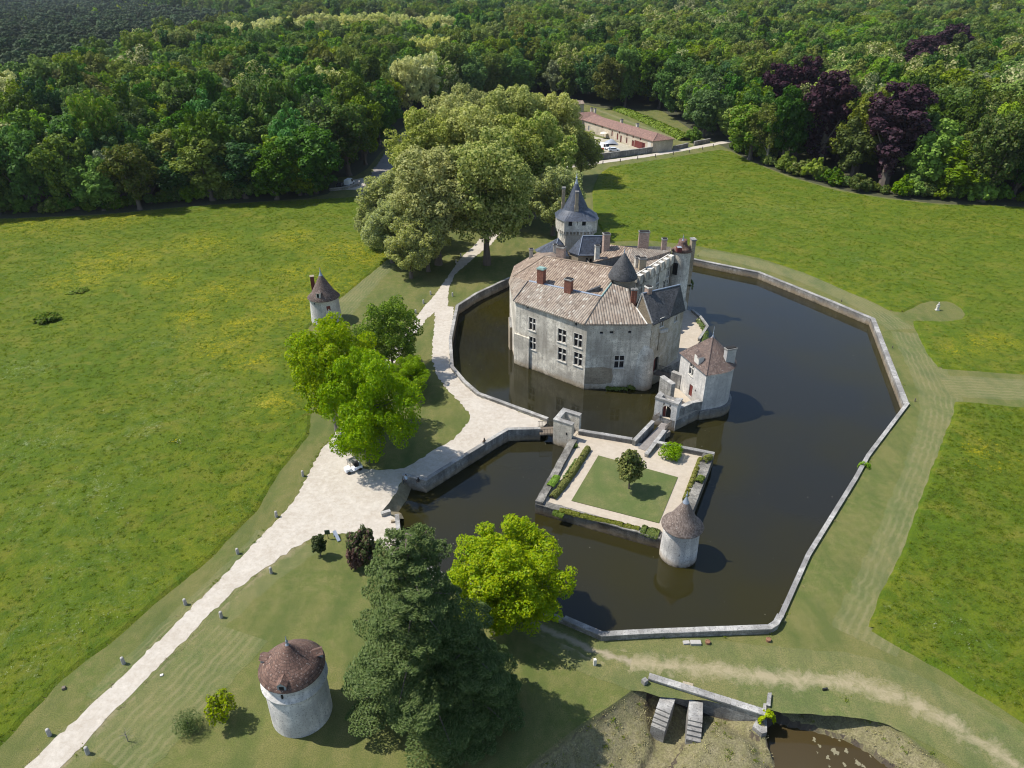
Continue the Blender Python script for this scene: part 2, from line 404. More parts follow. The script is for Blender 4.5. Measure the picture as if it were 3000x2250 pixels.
def m_glass(name='window_glass'):
    t = NT(name); n = t.noise(1.5, 2); return t.prin(t.mix(n, (.012, .012, .016), (.035, .033, .035)), .12)

MT = dict(
    castle=m_stone('castle_stone', (.80, .74, .62), (.60, .55, .455), (.24, .215, .18), .5),
    render=m_stone('white_render', (.68, .645, .59), (.54, .515, .475), (.27, .265, .26), .5, blockk=.25),
    grey=m_stone('grey_rubble', (.40, .385, .35), (.27, .26, .24), (.075, .072, .068), .55, block=(.45, .22), blockk=.8, plaster=.35),
    coping=m_stone('lichened_coping', (.46, .445, .41), (.33, .32, .30), (.10, .095, .09), .2, tide=False, block=(.9, .5), blockk=.6, plaster=.3),
    beige=m_stone('beige_ashlar', (.47, .40, .29), (.40, .33, .23), (.24, .19, .13), .3, blockk=.7, plaster=.3, tide=False),
    farm=m_stone('cream_render', (.58, .50, .385), (.52, .44, .33), (.36, .30, .23), .3, tide=False, blockk=.1),
    dry=m_stone('dry_grey_rubble', (.42, .40, .36), (.29, .275, .25), (.085, .08, .075), .5, tide=False, block=(.6, .3), blockk=.8, plaster=.3),
    frame=m_plain('pale_stone_frame', (.56, .53, .47), .85, .15),
    canal_front=m_canal('canal_tiles_weathered', (.235, .182, .138), (.305, .245, .187), (.145, .108, .08), (.42, .385, .32), .3),
    canal_pink=m_canal('canal_tiles_orange', (.235, .17, .122), (.305, .23, .165), (.155, .105, .076), (.44, .36, .28), .2),
    brown=m_flat('brown_flat_tiles', (.115, .076, .060), (.165, .115, .092), (.062, .042, .035), (.46, .43, .39), .2, .2, .75),
    rust=m_flat('red_brown_flat_tiles', (.145, .080, .058), (.205, .118, .085), (.085, .048, .036), (.50, .45, .40), .27, .22, .6, vline=.9),
    farmtile=m_flat('farm_roof_tiles', (.21, .115, .085), (.27, .155, .115), (.13, .075, .058), (.32, .24, .2), .4, .3, .3),
    slate=m_flat('slate_roof', (.044, .056, .080), (.070, .086, .120), (.026, .033, .048), (.22, .22, .21), .22, .25, .25, .55),
    slate_old=m_flat('old_slate_roof', (.050, .050, .052), (.075, .075, .078), (.026, .026, .027), (.20, .17, .12), .22, .25, .4, .7),
    lead=m_plain('zinc_lead', (.30, .34, .40), .45, .2, 4, .3),
    verdigris=m_plain('verdigris_copper', (.22, .33, .29), .6, .2),
    brick=m_flat('red_brick', (.235, .085, .05), (.29, .115, .07), (.15, .055, .038), (.4, .3, .25), .09, .22, .2, vline=.4),
    pinkbrick=m_flat('pale_pink_brick', (.42, .29, .22), (.48, .35, .28), (.27, .19, .15), (.5, .45, .4), .12, .25, .3, vline=.4),
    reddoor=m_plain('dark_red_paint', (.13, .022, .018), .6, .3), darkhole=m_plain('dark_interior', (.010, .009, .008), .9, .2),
    iron=m_plain('dark_iron', (.022, .021, .02), .5, .2), wood=m_plain('weathered_timber', (.15, .12, .09), .9, .3, 6),
    glass=m_glass(), mown=m_mown('mown_grass'), gravel=m_gravel('white_gravel'),
    garden_gravel=m_gravel('cream_garden_gravel', (.43, .37, .29), (.39, .33, .25), (.33, .26, .185), .2),
    dirt=m_gravel('grey_brown_dirt', (.26, .235, .215), (.19, .17, .155), (.11, .095, .08), .5),  # grey-brown dirt, darker and duller than the gravel
    track=m_path_edge('worn_sandy_track', (.34, .285, .19), .9, .5), track2=m_path_edge('worn_pale_track', (.36, .30, .18), .85, .30), edge=m_path_edge('gravel_edge', (.30, .24, .14), .7, .25),
    bark=m_bark('bark'), palebark=m_bark('pale_bark', (.30, .27, .22), (.14, .12, .09)), water=m_water('moat_water'),
    pond=m_water('pond_water', (.050, .036, .014), (.060, .045, .022)),
    stone_post=m_plain('grey_stone_post', (.36, .34, .31), .9, .25, 8), dark_post=m_plain('dark_timber_post', (.075, .062, .05), .9, .25),
)
m_floor = NT('forest_floor'); _n = m_floor.noise(.6, 5)
MT['floor'] = m_floor.prin(m_floor.mix(_n, (.030, .036, .012), (.060, .058, .022)), .95)

# ------------------------------------------------------------------ the setting: ground, moat, meadows, paths
ZW = -1.5
moat_px = [  # (x, y, z) sighted points of the moat's edge, with the wall that stands on the stretch that follows
    (1602, 1227, .55, 'west'), (1397, 1152, .55, 'west'), (1356, 1116, .55, 'west'), (1320, 1073, .55, 'west'), (1315, 994, .55, 'west'),
    (1324, 949, .55, 'west'), (1336, 894, .55, 'west'), (1392, 858, .55, 'west'), (1492, 811, .55, 'back'), ('w', 3, 163, 'back'), ('w', 22, 169, 'back'),
    (2029, 757, -.0, 'back'), (2227, 797, -.0, 'back'), (2434, 880, -.0, 'back'), (2563, 934, 0, 'back'), (2663, 1186, 0, 'east'),
    (2548, 1336, .3, 'east'), (2512, 1402, .3, 'east'), (2374, 1627, .3, 'east'), (2292, 1810, .5, 'south'), (2280, 1832, .6, 'south'), (2260, 1844, .7, 'south'),
    (1900, 1856, .75, 'south'), (1764, 1864, .75, 'south'), (1650, 1815, .75, 'bank'), (1480, 1752, .5, 'bank'), (1300, 1690, .5, 'bank'), (1210, 1640, .5, 'bank'),
    (1163, 1571, .4, 'stub'), (1158, 1512, .4, 'ramp'), (1120, 1505, -.4, 'ramp'), (1160, 1446, 0, 'ramp'), (1185, 1416, -1.2, 'cause'), (1248, 1436, -1.5, 'cause'),
    (1450, 1308, -1.5, 'cause'), (1486, 1287, -1.5, 'cause'), (1582, 1285, -1.5, 'none')]
moat = [((q[1], q[2]) if q[0] == 'w' else tuple(map(float, P2(*q[:3])))) for q in moat_px]; mseg = [q[3] for q in moat_px]
def wpx(lst, z=0.0): return [tuple(map(float, P2(x, y, z))) for x, y in lst]
# ravine of the brook below the weir
ravine = wpx([(1380, 2400), (1560, 2230), (1690, 2130), (1800, 2060), (1884, 1998), (1900, 1990), (2240, 2097), (2262, 2075), (2268, 2028), (2330, 2012), (2430, 2030),
              (2530, 2075), (2640, 2140), (2770, 2240), (2960, 2420), (2400, 2600), (1800, 2600)])
clear_px = [(-900, 2600), (-900, 700), (-300, 655), (0, 640), (300, 628), (560, 603), (760, 590), (950, 578), (990, 540), (975, 520), (1060, 515), (1120, 440), (1170, 380), (1225, 345),
            (1300, 325), (1420, 300), (1600, 285), (1690, 300), (1766, 318), (1860, 322), (1928, 319), (1951, 331), (2003, 365), (2060, 405), (2110, 425), (2140, 440), (2200, 470),
            (2300, 512), (2450, 555), (2600, 580), (2760, 598), (2900, 600), (3000, 606), (3400, 660), (4200, 760), (4200, 2700)]
clearing = wpx(clear_px)
far = [(-2600, -120), (2600, -120), (2600, 2700), (-2600, 2700)]
clear_r = smooth_loop(clearing, 1)
pts = []; loops = []
for lp in (far, clear_r, moat, ravine):
    loops.append(list(range(len(pts), len(pts) + len(lp)))); pts += list(lp)
v, f = cdt(pts, loops, lambda c: None if inpoly(c, moat) or inpoly(c, ravine) else (True if inpoly(c, clear_r) else 1))
mb = MB(); mb.v = [np.array([q.x, q.y, 0.]) for q in v]
for fc, mi in f:
    a, b, c = [mb.v[i] for i in fc[:3]]
    if np.cross(b - a, c - a)[2] < 0: fc = fc[::-1]
    mb.f.append(fc); mb.m.append(mi); mb.uv += [(mb.v[i][0], mb.v[i][1]) for i in fc]
tag(mb.build('ground', [MT['mown'], MT['floor']]), kind='structure')
xs = [p[0] for p in moat]; ys = [p[1] for p in moat]
mb = MB(); mb.poly([(min(xs) - 1, min(ys) - 1, ZW), (max(xs) + 1, min(ys) - 1, ZW), (max(xs) + 1, max(ys) + 1, ZW), (min(xs) - 1, max(ys) + 1, ZW)])
mo = [(p[0], p[1]) for p in moat]
sheet('moat_water', mo, ZW, MT['water']); 

# meadows: standing grass, a foot taller than the mown strips
def meadow(poly, mat, h=.22, z0=0.0):
    lp = resample(poly, 1.2, True, .12, 5)
    vv, ff = cdt(lp, [list(range(len(lp)))], lambda c: inpoly(c, lp))
    m = MB(); m.v = [np.array([q.x, q.y, z0 + h]) for q in vv]
    for fc, mi in ff:
        a, b, c = [m.v[i] for i in fc[:3]]
        if np.cross(b - a, c - a)[2] < 0: fc = fc[::-1]
        m.f.append(fc); m.m.append(0); m.uv += [(m.v[i][0], m.v[i][1]) for i in fc]
    n = len(lp); ar = sum(lp[i][0] * lp[(i + 1) % n][1] - lp[(i + 1) % n][0] * lp[i][1] for i in range(n))
    l2 = lp if ar > 0 else lp[::-1]
    for i in range(n):
        p, q = l2[i], l2[(i + 1) % n]
        if abs(p[0]) > 400 or abs(q[0]) > 400: continue
        t_ = np.array([q[0] - p[0], q[1] - p[1]]); t_ = t_ / max(np.linalg.norm(t_), 1e-6); o_ = np.array([t_[1], -t_[0]]) * .55
        m.poly([(p[0] + o_[0], p[1] + o_[1], z0 - .01), (q[0] + o_[0], q[1] + o_[1], z0 - .01), (q[0], q[1], z0 + h), (p[0], p[1], z0 + h)])
    o = m.build('meadow', mat); tag(o, kind='structure'); return lp
def blobs(l): return [(*map(float, P2(x, y)), r) for x, y, r in l]
yl = blobs([(600, 715, 14), (860, 700, 12), (1020, 740, 16), (490, 820, 9), (640, 860, 12), (840, 900, 12), (650, 1010, 9), (740, 1060, 7), (860, 800, 10), (250, 820, 12),
            (800, 1180, 6), (330, 770, 16), (100, 640, 24), (350, 635, 14), (960, 840, 10), (720, 950, 9), (560, 930, 8)])
wl = blobs([(590, 1120, 8), (700, 1180, 7), (420, 1250, 9), (150, 1500, 10), (90, 1900, 8), (230, 1650, 7), (300, 1420, 9), (120, 1300, 10), (520, 1000, 9), (60, 1080, 10), (400, 1720, 5)])
m1 = wpx([(-700, 2600), (-260, 2370), (0, 2171), (170, 1988), (339, 1859), (470, 1745), (597, 1642), (739, 1500), (800, 1396), (897, 1272), (905, 1120), (880, 1010), (886, 975), (922, 930), (1021, 849),
          (1139, 754), (1195, 700), (1150, 620), (1085, 575), (960, 584), (760, 594), (560, 607), (300, 632), (0, 644), (-300, 659), (-900, 706)])
meadow(m1, m_meadow('left_meadow_grass', yl, wl))
yr = blobs([(1760, 510, 10), (1800, 530, 8), (2850, 1010, 6), (2930, 1000, 5), (2790, 1030, 4)])
wr = blobs([(2290, 610, 10), (2420, 620, 9), (2180, 610, 8), (2500, 760, 6), (2350, 680, 5), (2640, 800, 5)])
m2 = wpx([(2029, 716), (2227, 754), (2362, 798), (2482, 851), (2569, 887), (2612, 909), (2641, 913), (2670, 899), (2695, 886), (2723, 879), (2771, 880), (2800, 888), (2822, 903), (2837, 923), (2826, 938), (2795, 943),
          (2752, 945), (2685, 942), (2689, 966), (2723, 1034), (2757, 1077), (3000, 1094), (3900, 1180), (3900, 740), (3400, 663), (3000, 610), (2900, 604), (2760, 602), (2600, 585), (2450, 560), (2300, 517),
          (2200, 475), (2140, 446), (2108, 440), (2000, 458), (1900, 474), (1790, 490), (1758, 512), (1740, 560), (1745, 640), (1790, 706), (1900, 702)])
meadow(m2, m_meadow('right_meadow_grass', yr, wr))
m3 = wpx([(2808, 1181), (3000, 1198), (3900, 1290), (3900, 2700), (3000, 2107), (2860, 2020), (2754, 1951), (2640, 1890), (2559, 1842), (2600, 1730), (2658, 1614), (2733, 1400), (2805, 1208)])
meadow(m3, m_meadow('near_meadow_grass', blobs([(2870, 1330, 2.5)]), blobs([(2700, 1800, 2.4), (2720, 1840, 2), (2820, 1840, 2), (2880, 1900, 2), (2610, 1790, 1.5)])))

# gravel drives and tracks
def ragged(poly, step=.55, jit=.17, seed=3): return resample(poly, step, True, jit, seed)
drive = wpx([(-160, 2480), (71, 2250), (407, 1934), (620, 1722), (834, 1500), (872, 1450), (940, 1319), (981, 1274), (1080, 1120), (1175, 990), (1243, 899), (1279, 858), (1347, 759), (1392, 716), (1460, 640), (1530, 560),
             (1570, 550), (1500, 640), (1440, 716), (1401, 745), (1333, 804), (1315, 845), (1311, 897), (1330, 900)])
drive += [moat[5], moat[4], moat[3], moat[2], moat[1], moat[0], (moat[36][0] - .1, moat[36][1]), moat[35], moat[34], moat[33], moat[32], moat[31], moat[30], moat[29], moat[28]]
drive += wpx([(1200, 1625), (1260, 1680), (1360, 1740), (1300, 1740), (1210, 1690), (1150, 1640), (1112, 1588), (1060, 1575), (1017, 1564), (965, 1563), (915, 1575), (868, 1602), (770, 1668), (678, 1737), (271, 2151), (176, 2250), (-20, 2460)])
green = wpx([(1275, 915), (1268, 994), (1266, 1053), (1279, 1098), (1320, 1152), (1355, 1185), (1374, 1211), (1374, 1235), (1333, 1283), (1260, 1325), (1184, 1372), (1110, 1378), (1060, 1372), (1030, 1335), (1045, 1260), (1100, 1150), (1189, 1016), (1250, 935)])
drive_r = ragged(drive); green_r = ragged(green, .55, .2, 4)
_ip = []
sheet('drive', drive_r, .030, MT['gravel'], holes=[green_r])
def strip(name, ctr, w, z, mat, jit=.15, kind='structure'):
    c = [np.array(p) for p in resample(smooth_loop(ctr, 2, False), 1.0, False)]; rg = random.Random(len(ctr)); m = MB(); L = 0; rows = []
    for i, p in enumerate(c):
        d = c[min(i + 1, len(c) - 1)] - c[max(0, i - 1)]; d /= np.linalg.norm(d); n = np.array([-d[1], d[0]]); ww = w(i / (len(c) - 1)) if callable(w) else w
        rows.append((p + n * (ww / 2 + rg.uniform(-jit, jit)), p - n * (ww / 2 + rg.uniform(-jit, jit)), i * 1.0))
    for (a, b, l), (a2, b2, l2) in zip(rows, rows[1:]):
        m.poly([(*b, z), (*b2, z), (*a2, z), (*a, z)], 0, [(1, l), (1, l2), (0, l2), (0, l)])
    return tag(m.build(name, mat), kind=kind)
strip('farm_road', wpx([(1560, 505), (1676, 487), (1790, 471), (1900, 456), (2000, 439), (2104, 420), (2150, 412)]), 3.6, .030, MT['gravel'], .25)
strip('dirt_road', wpx([(1060, 620), (1085, 560), (1110, 520), (1140, 470), (1175, 420), (1215, 375), (1260, 352), (1330, 330)]), 7, .034, MT['dirt'], .5)
sheet('lay_by', wpx([(985, 537), (1060, 522), (1100, 530), (1085, 556), (1000, 556)]), .026, MT['gravel'])
strip('sandy_track', wpx([(1540, 1825), (1640, 1870), (1760, 1925), (1900, 1950), (2080, 1958), (2250, 1985), (2400, 1995), (2560, 2010), (2700, 2070), (2860, 2160), (3050, 2290), (3200, 2400)]),
      lambda u: 2.6 + 5.0 * min(1, u * 3), .026, MT['track2'])
strip('foot_track', wpx([(1480, 1772), (1560, 1826), (1640, 1862), (1740, 1908), (1850, 1938)]), 1.9, .032, MT['track'], .2)
m_path_edge('mower_track', (.215, .185, .085), .8, .4)
strip('drive_verge', wpx([(-120, 2520), (216, 2200), (475, 1942), (723, 1700), (890, 1587)]), 5.4, .003, MT['edge'], .2)
strip('farm_lawn_path', wpx([(1740, 318), (1850, 360), (1960, 400), (2030, 425)]), 3.5, .008, bpy.data.materials['mower_track'], .3)

def m_mowlines(name, freq):
    t = NT(name); c, h = grass_nodes(t, 'mown'); x = t.xyz(t.uv())
    wv = t.math('SINE', t.math('MULTIPLY', t.math('ADD', x[0], t.math('MULTIPLY', t.noise(.08, 2), .05)), freq * 6.283))
    e = t.mr(t.math('ABSOLUTE', t.math('SUBTRACT', x[0], .5)), .5, .36)
    k = t.math('MULTIPLY', t.math('MULTIPLY', t.mr(wv, -.2, 1.0), e), t.ramp(t.noise(.3, 5, None, .7), [(.38, .1), (.62, .9)]))
    return t.prin(t.mix(t.math('MULTIPLY', k, .55), c, (.215, .19, .09)), .95, t.bump(h, .4, .06))
MT['mow'] = m_mowlines('mowing_lines', 8)
for ln_w, w_ in (([(2660, 975), (2720, 1085), (2770, 1195), (2745, 1330), (2660, 1560), (2610, 1690), (2530, 1880)], 6.5), ([(2770, 1130), (3000, 1142), (3500, 1180)], 7.5), ([(1195, 712), (1120, 780), (1040, 865), (960, 960)], 5.5), ([(300, 2060), (520, 1845), (730, 1650), (800, 1560)], 4.5),
                 ([(2050, 738), (2227, 772), (2400, 830), (2560, 905), (2640, 965)], 5.5), ([(330, 2240), (560, 2010), (700, 1850)], 7)):
    strip('mown_strip', wpx(ln_w), w_, .0075 + .0012 * w_, MT['mow'], .2)

# ------------------------------------------------------------------ walls round the moat
def sweep(name, line, w, z0, z1, mats, side=1, coping=.13, jit=.02, parent=None, over=.05, step=2.0, label=None, cat='wall', group=None):
    """stone wall along a line, body and coping; side=+1 puts the thickness to the left of the line"""
    ln = [np.array(p) for p in resample(line, step, False)]; rg = random.Random(int(abs(ln[0][0] * 77)) + len(ln)); n = len(ln); nr = []
    for i in range(n):
        d0 = ln[i] - ln[i - 1] if i else ln[1] - ln[0]; d1 = ln[i + 1] - ln[i] if i < n - 1 else d0
        d0 = d0 / np.linalg.norm(d0); d1 = d1 / np.linalg.norm(d1); t = d0 + d1; t /= np.linalg.norm(t); k = max(.5, t @ d0)
        nr.append(np.array([-t[1], t[0]]) / k * side)
    zt = [(z1(i / (n - 1)) if callable(z1) else z1) + rg.uniform(-jit, jit) for i in range(n)]
    body = MB(); cop = MB()
    def sec(m, o0, o1, b, tp):
        A = [(*(ln[i] + nr[i] * o0), b(i)) for i in range(n)]; B = [(*(ln[i] + nr[i] * o0), tp(i)) for i in range(n)]
        Cc = [(*(ln[i] + nr[i] * o1), tp(i)) for i in range(n)]; D = [(*(ln[i] + nr[i] * o1), b(i)) for i in range(n)]
        for i in range(n - 1):
            for q in ((A, B), (B, Cc), (Cc, D), (D, A)):
                f = [q[0][i], q[0][i + 1], q[1][i + 1], q[1][i]]
                m.poly(f if side < 0 else f[::-1])
        e0 = [A[0], B[0], Cc[0], D[0]]; e1 = [A[-1], B[-1], Cc[-1], D[-1]]
        m.poly(e0 if side < 0 else e0[::-1]); m.poly(e1[::-1] if side < 0 else e1)
    sec(body, 0, w, lambda i: z0, lambda i: zt[i] - coping)
    sec(cop, -over, w + over, lambda i: zt[i] - coping, lambda i: zt[i])
    if parent is None:
        parent = thing(name, (*map(float, ln[0]), 0.), label, cat, group)
    body.build('wall_face', mats[0], parent); cop.build('coping', mats[1], parent)
    return parent
def stretch(nm):
    i0 = mseg.index(nm); i1 = len(mseg) - 1 - mseg[::-1].index(nm); return moat[i0:i1 + 2]
ms = (MT['grey'], MT['coping'])
sweep('moat_parapet', stretch('west'), .5, -2.6, .55, ms, -1 if True else 1, label='long grey stone parapet curving along the west bank path by the left water', group=None)
sweep('moat_wall', stretch('back'), .75, -2.6, .12, ms, -1, label='pale lichened retaining wall along the far and right edge of the moat')
sweep('moat_parapet', stretch('east'), .45, -2.6, .36, ms, -1, label='low dark stone kerb wall slanting along the right bank towards the bottom corner')
sweep('moat_parapet', stretch('south'), .55, -2.6, .8, ms, -1, label='grey parapet with a rounded corner closing the bottom edge of the moat')
sweep('moat_parapet', stretch('bank'), .5, -2.6, .45, ms, -1, label='stone bank wall half hidden behind the bright yellow green tree')
sweep('moat_parapet', stretch('stub'), .45, -2.6, .75, (MT['coping'], MT['coping']), -1, label='short pale wall stub at the watering ramp beside the tall cedar')
sweep('moat_parapet', stretch('cause'), .5, -2.6, .62, ms, -1, label='angled white flecked parapet of the causeway where people sit')
# watering ramp: the bank that runs down into the water
rp = [moat[29], moat[30], moat[31], moat[32]]; inn = wpx([(1190, 1520), (1180, 1500), (1200, 1470), (1215, 1430)], -1.9)
mb = MB()
for i in range(3):
    mb.poly([(*rp[i], .0), (*rp[i + 1], .0), (*inn[i + 1], -1.9), (*inn[i], -1.9)])
tag(mb.build('watering_ramp', m_gravel('muddy_bank', (.30, .25, .16), (.22, .18, .10), (.13, .10, .05), .6), None, False, True), kind='structure')

# ------------------------------------------------------------------ brook, weir bridge and pond below the moat
pond_px = [(2235, 2140), (2262, 2112), (2300, 2122), (2380, 2140), (2470, 2165), (2540, 2200), (2610, 2250), (2720, 2340), (2700, 2500), (2330, 2500), (2290, 2330), (2262, 2230), (2240, 2180)]
pond = wpx(pond_px, -2.2)
lobe = wpx([(2020, 2090), (2120, 2100), (2225, 2150), (2255, 2240), (2300, 2340), (2250, 2500), (2000, 2500), (1960, 2240), (2005, 2170)], -1.0)
gully = wpx([(1900, 2050), (2060, 2085), (2050, 2160), (2005, 2200), (1950, 2260), (1850, 2330), (1760, 2420), (1700, 2420), (1830, 2280), (1890, 2170), (1885, 2090)], -2)
def segd(p, poly, closed=True):
    a = np.array(poly, float); b = np.roll(a, -1, 0)
    if not closed: a = a[:-1]; b = b[:-1]
    d = b - a; t = np.clip(((p - a) * d).sum(1) / np.maximum((d * d).sum(1), 1e-9), 0, 1)
    return float(np.sqrt((((a + d * t[:, None]) - p) ** 2).sum(1)).min())
rim = ravine[:5] ; rim2 = ravine[6:15]
wall_line = [ravine[5], ravine[6]]
def hn(x, y): return .5 * sin(x * 1.1 + 2 * sin(y * .7)) + .5 * sin(y * 1.3 + 1.7 * sin(x * .9)) 
def rav_z(x, y):
    p = np.array([x, y]); d = min(segd(p, rim, False), segd(p, rim2, False))
    s = d / (d + 2.2)
    z = -3.3 * s * (1 + .12 * hn(x * 1.3, y * 1.3)) - .10 * hn(x * 2.3, y * 2.1) * min(1, d)
    dl = segd(p, lobe)
    if inpoly(p, lobe): z = -1.05 - .9 * max(0, 1 - dl / 1.6) - .05 * hn(x * 2, y * 2)
    if inpoly(p, pond): z = min(z, -2.15 - .6 * min(1, segd(p, pond)))
    if inpoly(p, gully): z = min(z, -1.5 - 1.3 * min(1, segd(p, gully) / 1.0))
    return min(z, 0.0)
rg = random.Random(8)
rav_box = [min(p[0] for p in ravine), max(p[0] for p in ravine), min(p[1] for p in ravine), max(p[1] for p in ravine)]
inner = []
gx = rav_box[0]
while gx < rav_box[1]:
    gy = max(rav_box[2], 18)
    while gy < rav_box[3]:
        q = (gx + rg.uniform(-.09, .09), gy + rg.uniform(-.09, .09))
        if inpoly(q, ravine) and segd(np.array(q), ravine) > .2: inner.append(q)
        gy += .30
    gx += .30
def rav_zf(x, y):
    p = np.array([x, y])
    if segd(p, [ravine[5], ravine[6]], False) < .05: return -1.25
    return rav_z(x, y)
tb = NT('brook_bank'); cgr, hh = grass_nodes(tb, 'mown'); pz = tb.xyz(tb.pos())[2]; nz = tb.noise(1.2, 6, None, .7); n3 = tb.noise(6, 5, None, .7)
cb = tb.mix(tb.ramp(nz, [(.35, 0.), (.6, 1.)]), (.275, .24, .13), (.195, .18, .075)); cb = tb.mix(tb.ramp(n3, [(.36, .75), (.58, 0.)]), cb, (.085, .072, .038))
slope = tb.xyz(tb.n('ShaderNodeNewGeometry', o='True Normal'))[2]
cb = tb.mix(tb.mr(slope, .72, .45), cb, (.075, .058, .040))
cb = tb.mix(tb.math('MULTIPLY', tb.mr(pz, -.5, -.02), tb.ramp(nz, [(.3, 1.), (.7, .5)])), cb, cgr)
MT['bank'] = tb.prin(cb, .95, tb.bump(tb.math('ADD', n3, nz), .9, .15))
sheet('brook_bank', ravine, 0, MT['bank'], zf=rav_zf, inner=inner)
sheet('pond_water', pond, -2.2, MT['pond'])
mb = MB()
for (x, y, r) in ((2385, 2167, 9), (2400, 2185, 7), (2447, 2203, 15), (2425, 2220, 10), (2480, 2200, 10), (2510, 2235, 13), (2395, 2205, 5), (2440, 2160, 6), (2530, 2245, 8), (2460, 2170, 5), (2550, 2215, 5), (2475, 2240, 8), (2505, 2175, 4), (2430, 2245, 5)):
    c = P2(x, y, -2.2); pr = []
    for k in range(11):
        rr = r * .022 * rg.uniform(.35, 1.3); pr.append((c[0] + rr * cos(k * .571), c[1] + rr * 1.2 * sin(k * .571), -2.185))
    mb.poly(pr)
tag(mb.build('pond_weed', m_plain('dead_weed_mat', (.20, .18, .11), .95, .4, 9)), kind='stuff')
wl0, wl1 = P2(1898, 1994), P2(2240, 2102)
weir = thing('weir_wall', (*map(float, wl0), -1.), 'grey stone weir wall with two stepped buttresses above the muddy brook', 'wall')
sweep('x', [tuple(wl0), tuple(wl1)], .55, -2.9, .42, (MT['dry'], MT['coping']), 1, parent=weir, over=.08, step=1.5)
t2 = (wl1 - wl0) / np.linalg.norm(wl1 - wl0); nf = np.array([t2[1], -t2[0]])
for (px, py, wdt, ln_, lean) in ((1962, 2027, 1.35, 3.5, -.10), (2040, 2050, 1.3, 3.6, .12)):
    b0 = P2(px, py, .0); m = MB(); dirv = nf + t2 * lean; dirv /= np.linalg.norm(dirv); sd = np.array([-dirv[1], dirv[0]])
    k = 10
    for i in range(k):
        s0, s1 = ln_ * i / k, ln_ * (i + 1) / k; zt = -.22 - 1.1 * (max(0, i - 5) / (k - 5)) ** 1.1
        pr = [b0 + dirv * s0 + sd * wdt / 2, b0 + dirv * s0 - sd * wdt / 2, b0 + dirv * s1 - sd * wdt / 2, b0 + dirv * s1 + sd * wdt / 2]
        zb = zt - (1.1 / (k - 5) * .6 if i > 5 else .02)
        m.prism([tuple(q) for q in pr], -3.2, zt, 0, 1)
        m.poly([(*(pr[0] + dirv * .01), zt + .02), (*(pr[1] + dirv * .01), zt + .02), (*(pr[2] - dirv * .06), zb + .02), (*(pr[3] - dirv * .06), zb + .02)], 1)
    m.build('buttress', [MT['dry'], MT['coping']], weir, False, False)
m = MB(); e = P2(2238, 2100); m.prism([tuple(q) for q in wpx([(2222, 2098), (2246, 2100), (2247, 2146), (2232, 2150), (2205, 2128)], -.8)], -3.0, -.75, 0, 1); m.build('wing_wall', [MT['dry'], MT['coping']], weir)
m = MB(); m.prism(wpx([(2248, 2036), (2259, 2036), (2255, 2075), (2243, 2073)], .0), -2.6, .35, 0, 1); m.prism(wpx([(2236, 2064), (2245, 2064), (2243, 2090), (2232, 2088)], 0), -2.6, .2, 0, 1)
m.build('return_wall', [MT['dry'], MT['coping']], weir)

# ------------------------------------------------------------------ buildings: shared pieces
def opening(a, b, px, py, w, h):
    """a window opening sighted at (px, py) on the wall a-b"""
    u, z = onwall(px, py, a, b); return (u - w / 2, u + w / 2, z - h / 2, z + h / 2)
def fit_window(parent, a, b, hole, kind='cross', depth=.30, name='window'):
    a = np.array(a[:2], float); b = np.array(b[:2], float); t = (b - a) / np.linalg.norm(b - a); nin = np.array([-t[1], t[0]])
    u0, u1, z0, z1 = hole; m = MB(); pt = lambda u, z, d: (*(a + t * u + nin * d), z)
    def bar(ua, ub, za, zb, d0, d1, mi):
        c = [(ua, za), (ub, za), (ub, zb), (ua, zb)]
        m.poly([pt(*q, d0) for q in c], mi)
        for i in range(4):
            p, q = c[i], c[(i + 1) % 4]; m.poly([pt(*p, d0), pt(*p, d1), pt(*q, d1), pt(*q, d0)], mi)
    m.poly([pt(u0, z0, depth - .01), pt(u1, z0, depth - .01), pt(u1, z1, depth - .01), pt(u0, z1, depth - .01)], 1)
    if kind != 'hole':
        s = .075; um = (u0 + u1) / 2; zm = z0 + (z1 - z0) * .56
        bar(um - s, um + s, z0, z1, .06, depth, 0)
        bar(u0, um - s, zm - s, zm + s, .07, depth, 0); bar(um + s, u1, zm - s, zm + s, .07, depth, 0)
        f = .07
        bar(u0 - f, u0, z0 - f, z1 + f, -.03, .05, 0); bar(u1, u1 + f, z0 - f, z1 + f, -.03, .05, 0); bar(u0, u1, z1, z1 + f, -.03, .05, 0)
        bar(u0 - .16, u1 + .16, z0 - f - .12, z0 - f + .0, -.12, .05, 0); bar(u0, u1, z0 - f, z0, -.03, .05, 0)
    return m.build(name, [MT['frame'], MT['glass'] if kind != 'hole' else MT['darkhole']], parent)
def chimney(parent, base, top_y, zb, w, d, mat, rz=0., cap='coping', name='chimney', drop=.9):
    B = P(*base, zb); T = PY(base[0], top_y, B[1]); hgt = T[2] - zb
    m = MB(); m.box((B[0], B[1] + d / 2, zb - drop), (w, d, drop + hgt - .34), rz, 0); m.box((B[0], B[1] + d / 2, zb + hgt - .34), (w + .18, d + .18, .22), rz, 1)
    m.box((B[0], B[1] + d / 2, zb + hgt - .12), (w - .1, d - .1, .12), rz, 2 if w > .7 else 1)
    return m.build(name, [MT[mat], MT[cap], MT['darkhole'] if cap != 'verdigris' else MT[cap]], parent)
def finial(parent, c, z, h=1.3, r=.14, skirt=.55, sh=.9):
    m = MB(); m.lathe((c[0], c[1], z - sh), [(skirt, 0), (skirt * .55, sh * .5), (r, sh), (r * .7, sh + .12), (r * 1.5, sh + .2), (r * 1.2, sh + .34), (r * .45, sh + .45), (.05, sh + h * .8), (.01, sh + h)], 10, 0)
    return m.build('finial', MT['lead'], parent, True)

